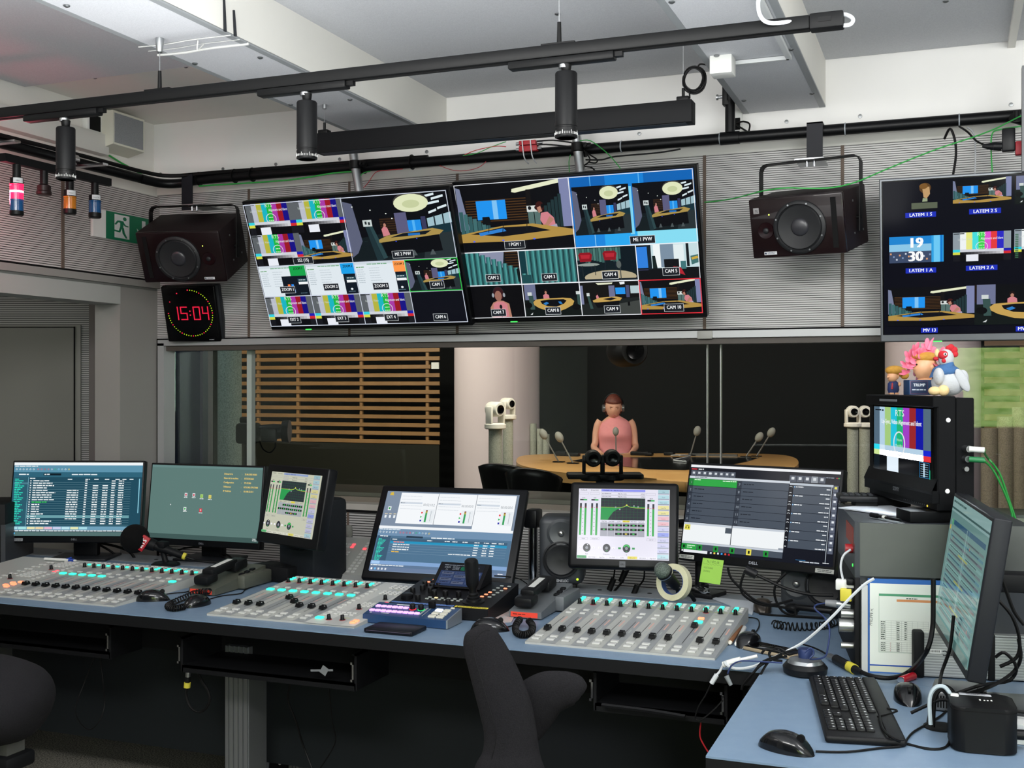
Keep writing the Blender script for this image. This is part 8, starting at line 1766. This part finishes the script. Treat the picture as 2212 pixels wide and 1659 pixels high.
m = MB(); m.ell((-.004, 0, .080), .024, .024, .026).ell((-.026, -.01, .078), .007, .007, .006).ell((.018, -.005, .082), .006, .008, .012).rbox(-.02, -.002, -.02, .01, 0, .008, .003).rbox(.002, .02, -.02, .01, 0, .008, .003).ell((.024, -.012, .046), .007, .008, .010); m.obj('head_and_feet', FL, o)
m = MB(); m.ell((.006, 0, .108), .042, .030, .022).ell((.034, .004, .100), .034, .024, .020).ell((.052, .004, .086), .020, .014, .018, None); m.obj('hair', YH, o)
PKM = mat('pink_petals', '#e8728f', .6); PKD = mat('pink_vinyl', '#d988a8', .45)
o = thing('pink_figure', 'small pink doll half hidden behind the doll with blond hair', 'toy', toyM(.42, .065)); MB().lathe([(.016, 0), (.022, .04), (.02, .07), (.016, .08)], 16).obj('body', PKD, o); MB().ell((0, 0, .098), .024, .022, .026).ell((-.024, 0, .085), .008, .006, .012).obj('head', PKD, o); MB().ell((.004, .0, .118), .030, .026, .028).obj('hair', PKM, o)
BX = toyM(.55, .035, .76); o = thing('box_figure', 'rubber head with blond hair on a navy box lettered TRUMP', 'toy', BX)
MB().rbox(-.045, .050, -.03, .03, 0, .052, .002).obj('base_box', mat('box_navy', '#1b3a60', .45), o); S = Scr(95, 52, .09, .05, tr(.002, -.0305, .026)); S.rect(3, 3, 62, 46, '#1b2c4e'); S.frame(3, 3, 62, 46, .5, '#a8505c'); S.text(34, 22, 15, 'TRUMP', '#dfe6ec', 'c', bold=.03, sq=.9); S.words(8, 32, 50, 5, '#c9d2dc', 3, 1); S.obj('box_lettering', PRINT, o)
b = bmesh.new(); bmesh.ops.create_uvsphere(b, u_segments=24, v_segments=18, radius=1)
for v in b.verts:
    x, y, z = v.co; e = .18 * math.exp(-((z + .05) ** 2 / .03 + y * y / .02)) + .10 * math.exp(-((z + .38) ** 2 / .008 + y * y / .06)) + .12 * math.exp(-((z + .72) ** 2 / .02 + y * y / .05)) - .08 * math.exp(-((z - .12) ** 2 / .01 + (abs(y) - .35) ** 2 / .02))
    if x < 0: x -= e
    v.co = Vector((x * .040, y * .032, z * .046))
m = MB(tr(.022, 0, .094)); m.bm(b).ell((.012, -.030, .0), .008, .006, .013).ell((.004, 0, -.045), .034, .028, .014); m.obj('head', FL, o)
MB(tr(.022, 0, .094)).ell((.004, 0, .036), .040, .031, .020).ell((-.028, 0, .040), .020, .022, .010).obj('hair', YH, o); m = MB(tr(.022, 0, .094))
m.ell((-.036, -.014, .012), .003, .004, .003).obj('eye', BLACK, o)
# wreath of pink cloth flowers
o = thing('flower_garland', 'garland of large pink cloth flowers draped over the toy heads', 'garland', toyM(.54, .045, .74) @ tr(0, 0, .09)); rd = random.Random(5)
def flower(c, s_, k):
    m = MB(tr(c) @ rotz(rd.uniform(-1, 1)) @ rotx(rd.uniform(.4, 1.6)))
    for j in range(5):
        A = rotz(2 * PI * j / 5) @ tr(s_ * .55, 0, 0) @ roty(R(-22)); m.ell((0, 0, 0), s_ * .62, s_ * .40, s_ * .10, A, 12, 8)
    m.obj('flower', PKM, o)
for c, s_ in (((-.045, -.01, .045), .028), ((-.03, -.02, .068), .028), ((-.01, -.02, .056), .024), ((.05, -.03, .052), .030), ((.065, -.03, .030), .030), ((.048, -.035, .008), .026), ((-.055, -.01, .015), .026), ((.02, 0, .075), .026), ((-.06, 0, -.01), .020), ((.072, -.02, .050), .022)): flower(c, s_, 0)
MB().tube([(.022, 0, .07), (.03, 0, .095), (.042, 0, .115)], lambda t: .011 * (1 - t) + .001, 8).ell((.018, 0, .092), .010, .004, .022).obj('ribbon', PKM, o)
# plush cockerel (plain)
PW = mat('plush_white', '#b4b7bb', .95, bump=(250, .5), sheen=.3); PR_ = mat('plush_red', '#b8202c', .9, bump=(250, .4)); PB = mat('plush_blue', '#39608f', .9, bump=(250, .4)); PYE = mat('plush_yellow', '#dcc08c', .9, bump=(250, .4))
o = thing('plush_cockerel', 'white plush cockerel with red comb and blue vest, rearmost on the monitor', 'toy', toyM(.80, .05, .64))
MB().ell((.02, 0, .052), .066, .055, .055).ell((-.03, -.03, .075), .020, .03, .035).ell((.080, .01, .068), .024, .016, .034).obj('body', PW, o)
m = MB(); loft(m, [(Vector((-.005, 0, .088)), Vector((.050, 0, .018)), Vector((0, .045, 0))), (Vector((-.002, 0, .105)), Vector((.044, 0, .014)), Vector((0, .040, 0))), (Vector((.004, 0, .122)), Vector((.034, 0, .010)), Vector((0, .032, 0))), (Vector((.008, 0, .128)), Vector((.026, 0, .008)), Vector((0, .025, 0)))], 24); m.ell((.01, 0, .095), .054, .048, .028, None); m.obj('vest', PB, o)
MB().ell((.010, 0, .148), .030, .028, .036).obj('head', PW, o)
m = MB(); 
for c, r in (((.030, 0, .190), .014), ((.042, 0, .180), .015), ((.046, 0, .164), .013), ((.018, 0, .188), .010)): m.ell(c, r, .009, r)
m.ell((-.006, -.014, .160), .020, .017, .018).ell((-.030, 0, .146), .011, .010, .008).ell((-.004, -.018, .138), .010, .008, .010); m.obj('comb_and_wattle', PR_, o)
MB(roty(0)).ell((-.026, -.002, .168), .010, .010, .017).obj('beak', PYE, o); MB().ell((-.004, -.030, .163), .007, .003, .006).obj('eye', mat('eye_white', '#f0f0f0', .4), o); MB().ell((-.005, -.033, .163), .003, .002, .004).obj('pupil', BLACK, o)
MB().ell((-.052, -.045, .018), .024, .022, .018).ell((-.020, -.052, .020), .022, .020, .022).obj('feet', PYE, o)
MB(tr(.056, -.05, .060) @ roty(R(-28))).ell((0, 0, 0), .020, .009, .050).obj('wing', PW, o)
# ================================================================== SIDE DESK
KB = mat('keyboard_black', '#141416', .5); KEYM = mat('key_black', '#1b1b1d', .38)
kc = [at_Z(px, py, DZ + .012) for px, py in ((1757, 1463), (1880, 1461), (1946, 1602), (1799, 1606))]
ku = ((kc[3] - kc[0]) + (kc[2] - kc[1])); kc_ = sum(kc, Vector()) / 4; L_ = ku.length / 2; kx = ku.normalized(); ky = Vector((-kx.y, kx.x, 0)); Wk = .155; L_ = min(L_, .47)
KMt = Matrix((kx, ky, zv)).transposed().to_4x4(); KMt.translation = (kc_.x, kc_.y, DZ)
o = thing('keyboard', 'black computer keyboard standing lengthwise on the side desk', 'keyboard', KMt)
MB().rbox(-L_ / 2, L_ / 2, -Wk / 2, Wk / 2, .001, .016, .006, 3).obj('case', KB, o); MB().rbox(-L_ / 2 + .0, L_ / 2 - .0, Wk / 2 - .034, Wk / 2 - .004, .012, .019, .004).obj('top_bar', KB, o)
u_ = .0187; x00 = -L_ / 2 + .012; rows = [([1] * 15), ([2] + [1] * 12 + [1.5]), ([1.5] + [1] * 12 + [1.5]), ([1.75] + [1] * 11 + [2.25]), ([1.25] + [1] * 10 + [2.75]), ([1.5, 1, 1.25, 5.5, 1.25, 1, 1.5])]
kdat = []
for r, row in enumerate(rows):
    x = x00; y = Wk / 2 - .045 - r * .0185
    for w_ in row: kdat.append((x, y, w_ * u_ * .97)); x += w_ * u_
    if r < 3 and r > 0:
        for i in range(3): kdat.append((x00 + 15.2 * u_ + i * u_, y, u_ * .97))
    if r == 4: kdat.append((x00 + 16.2 * u_, y, u_ * .97))
    if r == 5: [kdat.append((x00 + 15.2 * u_ + i * u_, y, u_ * .97)) for i in range(3)]
    if r > 0: [kdat.append((x00 + 18.5 * u_ + i * u_, y, u_ * .97)) for i in range(4)]
kmesh = {}; rest = MB(); leg = MB()
for i, (x, y, w_) in enumerate(kdat):
    key = round(w_, 4)
    if x + w_ > L_ / 2: continue
    if i < 96:
        if key not in kmesh: kmesh[key] = mesh_of(MB().rbox(.0006, w_ - .0006, -.0084, .0084, 0, .006, .0018, 2), KEYM)
        place(o, kmesh[key], 'key', tr(x, y, .0145))
    else: rest.rbox(x + .0006, x + w_ - .0006, y - .0084, y + .0084, .0145, .0205, .0018, 2)
    leg.box(x + .004, x + .008, y + .001, y + .005, .0206, .0208)
rest.obj('more_keys', KEYM, o)['kind'] = 'stuff'; leg.obj('key_lettering', mat('legend_white', '#b9bbbd', .5), o)
# headset puck, phone with leads
q = at_Z(1736, 1462, DZ); o = thing('conference_puck', 'round black and silver speaker puck with knob, behind the keyboard', 'speaker', tr(q.x, q.y + .03, DZ))
MB().lathe([(.042, 0), (.052, .004), (.054, .018), (.046, .028), (.03, .03)], 36).obj('body', BLACK, o); MB().lathe([(.044, .027), (.038, .036), (.02, .040), (.001, .041)], 36).obj('silver_ring', mat('puck_silver', '#9a9d9f', .3, .8), o); MB().lathe([(.016, .04), (.018, .056), (.016, .062), (.001, .063)], 20).obj('knob', BLUEM, o)
q = at_Z(1650, 1418, DZ); o = thing('mobile_phone', 'mobile phone in a brown case lying under a bunch of leads', 'phone', tr(q.x + .02, q.y + .05, DZ) @ rotz(R(-28))); MB().rbox(-.075, .075, -.038, .038, .001, .011, .004).obj('case', mat('case_brown', '#9a8a70', .5), o); MB().rbox(-.072, .072, -.035, .035, .009, .0125, .002).obj('glass', mat('phone_glass', '#0b0b0d', .1), o)
# long white cable, adapters and dark leads
cable([at_Y(1888, 1250, 2.80), at_Y(1868, 1262, 2.80), at_Y(1838, 1290, 2.80), at_Y(1790, 1340, 2.80), at_Y(1740, 1384, 2.82), at_Y(1697, 1408, 2.83), at_Y(1660, 1425, 2.83), at_Y(1625, 1440, 2.82), at_Y(1590, 1444, 2.81), at_Y(1569, 1436, 2.80), at_Y(1566, 1428, 2.80)], .0036, WHITEC, 'long thick white cable sweeping from the tower to the desk edge')
o = thing('white_adapter', 'white cable adapter hanging at the edge of the desk', 'adapter', tr(at_Y(1570, 1432, 2.81))); z = at_Y(1570, 1432, 2.81)
MB().tube([at_Y(p[0], p[1], 2.81) - z for p in ((1636, 1417), (1615, 1422), (1600, 1425))], .0042, 8).obj('plug', WHITEP, o); MB().tube([at_Y(p[0], p[1], 2.81) - z for p in ((1600, 1425), (1580, 1430), (1562, 1436))], .0075, 10).obj('splitter', WHITEP, o)
MB().tube([at_Y(p[0], p[1], 2.81) - z for p in ((1562, 1436), (1555, 1450), (1548, 1458))], .003, 8).tube([at_Y(p[0], p[1], 2.80) - z for p in ((1548, 1458), (1543, 1466), (1537, 1476))], .006, 8).obj('lead', WHITEC, o)
cable([at_Y(1537, 1474, 2.80), at_Y(1525, 1500, 2.8), at_Y(1510, 1525, 2.8), at_Y(1502, 1550, 2.8), at_Y(1512, 1556, 2.8), at_Y(1540, 1535, 2.81), at_Y(1562, 1512, 2.82)], .002, RUB, 'thin black lead looping below the white adapter')
m = MB()
for P_ in ([(1700, 1418), (1670, 1424), (1640, 1440), (1622, 1462), (1610, 1476)], [(1690, 1416), (1650, 1428), (1630, 1450), (1606, 1478), (1602, 1490)], [(1700, 1410), (1680, 1400), (1662, 1410), (1668, 1424), (1690, 1428)], [(1720, 1402), (1690, 1412), (1660, 1430), (1640, 1462), (1618, 1490)], [(1645, 1412), (1655, 1402), (1680, 1406), (1700, 1416)]):
    m.tube([at_Y(p[0], p[1], 2.80 if p[1] > 1432 else 2.815) for p in P_], .0032, 6)
tag(m.obj('lead_bundle', RUB), 'bundle of black leads falling over the desk edge by the phone', 'cables')
cable([at_Y(1738, 1410, 2.8), at_Y(1752, 1400, 2.8), at_Y(1758, 1412, 2.8), at_Y(1750, 1424, 2.8), at_Y(1780, 1420, 2.84), at_Y(1788, 1400, 2.88), at_Y(1792, 1360, 2.92), at_Y(1782, 1335, 2.95), at_Y(1760, 1315, 2.97), at_Y(1765, 1306, 2.97), at_Y(1783, 1303, 2.96)], .0022, BLUEM, 'dark blue lead between the puck and the tower plugs')
cable([at_Y(1690, 1432, 2.80), at_Y(1640, 1429, 2.80), at_Y(1600, 1428, 2.80), at_Y(1580, 1438, 2.80), at_Y(1572, 1455, 2.80)], .002, BLUEM, 'dark blue lead hanging at the edge of the desk')
a = at_Y(1569, 1460, 2.80); b = at_Y(1579, 1480, 2.80); o = MB().cyl(a, b, .0065, .005, 12).obj('cinch_plug', mat('plug_grey', '#7c8284', .45)); tag(o, 'grey plug hanging below the desk edge', 'plug')
o = thing('audio_connector', 'black inline audio connector with yellow band behind the keyboard', 'connector', tr(at_Z(1815, 1433, DZ + .012))); z = at_Z(1815, 1433, DZ + .012); V_ = lambda px, py: at_Z(px, py, DZ + .012) - z
MB().cyl(V_(1792, 1418), V_(1808, 1426), .009).obj('metal_end', STEEL, o); MB().cyl(V_(1806, 1424), V_(1834, 1440), .012).obj('sleeve', BLACK, o); MB().cyl(V_(1833, 1439), V_(1846, 1446), .0125).obj('yellow_band', mat('tape_yellow', '#c9bd3c'), o); MB().cyl(V_(1846, 1446), V_(1862, 1453), .011, .006).obj('boot', BLACK, o)
MB().tube([V_(1792, 1418), V_(1775, 1407), V_(1755, 1398), V_(1735, 1392)], .0024, 6).tube([V_(1860, 1452), V_(1890, 1462), V_(1930, 1464), V_(1965, 1450)] + [at_Y(*p, 2.66) - z for p in ((2000, 1410), (2014, 1360), (2016, 1300), (2016, 1250))], .0055, 8).obj('lead', RUB, o)
# back-of-desk black leads under the sticky-note monitor
m = MB()
for P_ in ([(1610, 1232), (1600, 1262), (1606, 1285), (1640, 1305), (1680, 1310), (1715, 1318), (1720, 1328)], [(1572, 1225), (1580, 1250), (1610, 1280), (1635, 1298), (1670, 1306), (1712, 1296)], [(1698, 1238), (1676, 1262), (1674, 1290), (1690, 1320), (1715, 1328), (1718, 1315)], [(1640, 1325), (1680, 1330), (1730, 1332), (1780, 1335)]): m.tube([at_Y(p[0], p[1], 3.52) for p in P_], .0042, 6)
tag(m.obj('cable_tangle', RUB), 'tangle of black cables below the sticky-note monitor', 'cables')
o = thing('desk_microphone', 'black gooseneck lamp-like microphone lying towards the device tower', 'microphone', tr(at_Y(1620, 1232, 3.3))); z = at_Y(1620, 1232, 3.3)
MB().tube([at_Y(p[0], p[1], 3.2) - z for p in ((1622, 1236), (1660, 1254), (1700, 1272), (1750, 1284), (1800, 1286))], .0045, 8).obj('stem', RUB, o); MB().cyl(at_Y(1610, 1230, 3.2) - z, at_Y(1634, 1242, 3.2) - z, .0125).obj('capsule', BLACK, o)
c = coil([at_Z(1672, 1348, zc_), at_Z(1700, 1353, zc_), at_Z(1740, 1354, zc_), at_Z(1780, 1351, zc_), at_Z(1805, 1343, zc_)], 16, .011, .0022); tag(c.obj('coiled_cable', RUB), 'stretched coiled black cord in the corner behind the puck', 'cord')
q = at_Z(1760, 1332, DZ); o = thing('handset', 'black telephone handset lying before the side-lying loudspeaker', 'handset', tr(q.x, q.y, DZ) @ rotz(R(-12))); MB().ell((-.07, 0, .018), .024, .022, .016).ell((.07, 0, .018), .026, .022, .016).rbox(-.07, .07, -.013, .013, .014, .032, .008).obj('body', BLACK, o)
# dock, silver unit and adapters at the right edge
q = at_Z(2122, 1632, DZ); o = thing('docking_station', 'black rounded docking station with white label near the right corner', 'docking station', tr(q.x + .0, q.y + .065, DZ) @ rotz(R(5))); 
def rpoly(w, d, r, n=6): return [(sx_ * (w - r) + r * math.cos(a), sy_ * (d - r) + r * math.sin(a)) for sx_, sy_, a0 in ((1, 1, 0), (-1, 1, 90), (-1, -1, 180), (1, -1, 270)) for a in [R(a0 + 90 * k / n) for k in range(n + 1)]]
MB().prism(rpoly(.060, .060, .026), .002, .088, bevel=.003).obj('body', mat('dock_black', '#0e0f11', .5), o); MB().prism(rpoly(.0605, .0605, .026), .080, .082).obj('lid_gap', GROOVE, o)
MB().rbox(-.038, .022, .032, .046, .0885, .0892, .001).obj('white_label', mat('label_grey', '#b9bcc2', .5), o); S = Scr(60, 14, .056, .012, tr(-.008, .039, .0895) @ rotx(R(-90))); S.words(12, 3, 40, 3, '#4a4c54', 1, 1); S.words(12, 8, 38, 3, '#4a4c54', 2, 1); S.obj('label_print', PRINT, o)
m = MB()
for x, h in ((-.004, .008), (.004, .004), (.010, .005), (.017, .007)): m.box(x, x + .003, .0, h, .088, .0886)
m.obj('light_marks', WHITEP, o); MB().cyl((.06, -.01, .03), (.085, -.01, .03), .010).tube([(.085, -.01, .03), (.12, -.0, .05), (.2, .06, .08)], .006, 8).obj('plug', BLACK, o)
q = at_Z(2050, 1545, DZ); o = thing('silver_minipc', 'flat silver box under the cables left of the monitor foot', 'device', tr(q.x + .015, q.y + .075, DZ) @ rotz(R(-4))); MB().rbox(-.05, .06, -.06, .06, .002, .045, .006).obj('case', mat('mini_silver', '#6d6f70', .35, .6), o); m = MB()
for k in range(18): m.box(-.046 + k * .0057, -.043 + k * .0057, -.061, -.0595, .01, .036)
m.obj('vent_slots', GROOVE, o)
q = at_Z(2015, 1573, DZ); o = thing('desk_grommet', 'round black cable grommet in the side desk', 'grommet', tr(q.x + .015, q.y + .01, DZ)); MB().lathe([(.034, 0), (.034, .003), (.026, .004), (.001, .002)], 28).obj('ring', BLACKM, o)
m = MB()
for P_ in ([(2005, 1560), (2018, 1500), (2040, 1482), (2062, 1500), (2060, 1540), (2070, 1570)], [(2016, 1570), (2020, 1510), (2035, 1490), (2056, 1520), (2062, 1556)], [(1968, 1540), (2000, 1525), (2030, 1512), (2060, 1516), (2100, 1528), (2115, 1532)], [(2200, 1380), (2205, 1420), (2190, 1450), (2150, 1478), (2100, 1496), (2060, 1505)], [(2150, 1290), (2185, 1330), (2202, 1380), (2196, 1420), (2160, 1440)], [(2060, 1330), (2052, 1400), (2035, 1450), (2030, 1478)], [(2225, 1540), (2190, 1535), (2160, 1525), (2130, 1500), (2110, 1490)], [(2150, 1420), (2170, 1410), (2195, 1440), (2180, 1470), (2120, 1480), (2060, 1500)], [(2146, 1200), (2168, 1260), (2190, 1320), (2212, 1350)]):
    m.tube([at_Y(p[0], p[1], 2.48 if p[1] > 1470 else 2.62) for p in P_], .0038, 6)
tag(m.obj('cable_tangle', RUB), 'tangle of black cables around the foot of the spreadsheet monitor', 'cables')
cable([at_Y(*p, 2.44) for p in ((2010, 1565), (2008, 1510), (2020, 1486), (2040, 1484), (2056, 1505), (2066, 1530))], .0042, mat('grey_blue_cable', '#a9b6bc', .5), 'pale grey cable arching beside the docking station')
q = at_Y(2062, 1520, 2.43); o = MB(tr(q)).rbox(-.008, .008, -.008, .008, -.02, .02, .003).obj('white_coupler', WHITEP); tag(o, 'white plug at the end of the pale grey arching cable', 'connector')
cable([at_Z(p[0], p[1], DZ + .02) for p in ((1916, 1530), (1938, 1536), (1896, 1548))], .0022, RUB, 'short black lead folded on the keyboard')
cable([at_Z(p[0], p[1], DZ + (.021 if p[0] < 1945 else .003)) for p in ((1900, 1545), (1908, 1575), (1930, 1595), (1960, 1607), (2010, 1618), (2045, 1612), (2055, 1580), (2052, 1550))], .0026, RUB, 'black keyboard lead curving to the right before the docking station')
q = at_Z(2205, 1600, DZ); o = MB(tr(q.x, q.y, DZ)).box(-.03, .03, -.03, .03, .001, .04).obj('white_carton', mat('carton_white', '#d0d3d2', .6)); tag(o, 'white carton corner at the right edge behind the docking station', 'box')
cable([at_Y(1514, 1560, 2.9), at_Y(1512, 1590, 2.9), at_Y(1522, 1612, 2.9), at_Y(1535, 1632, 2.9)], .002, REDC, 'thin red lead below the side desk corner')
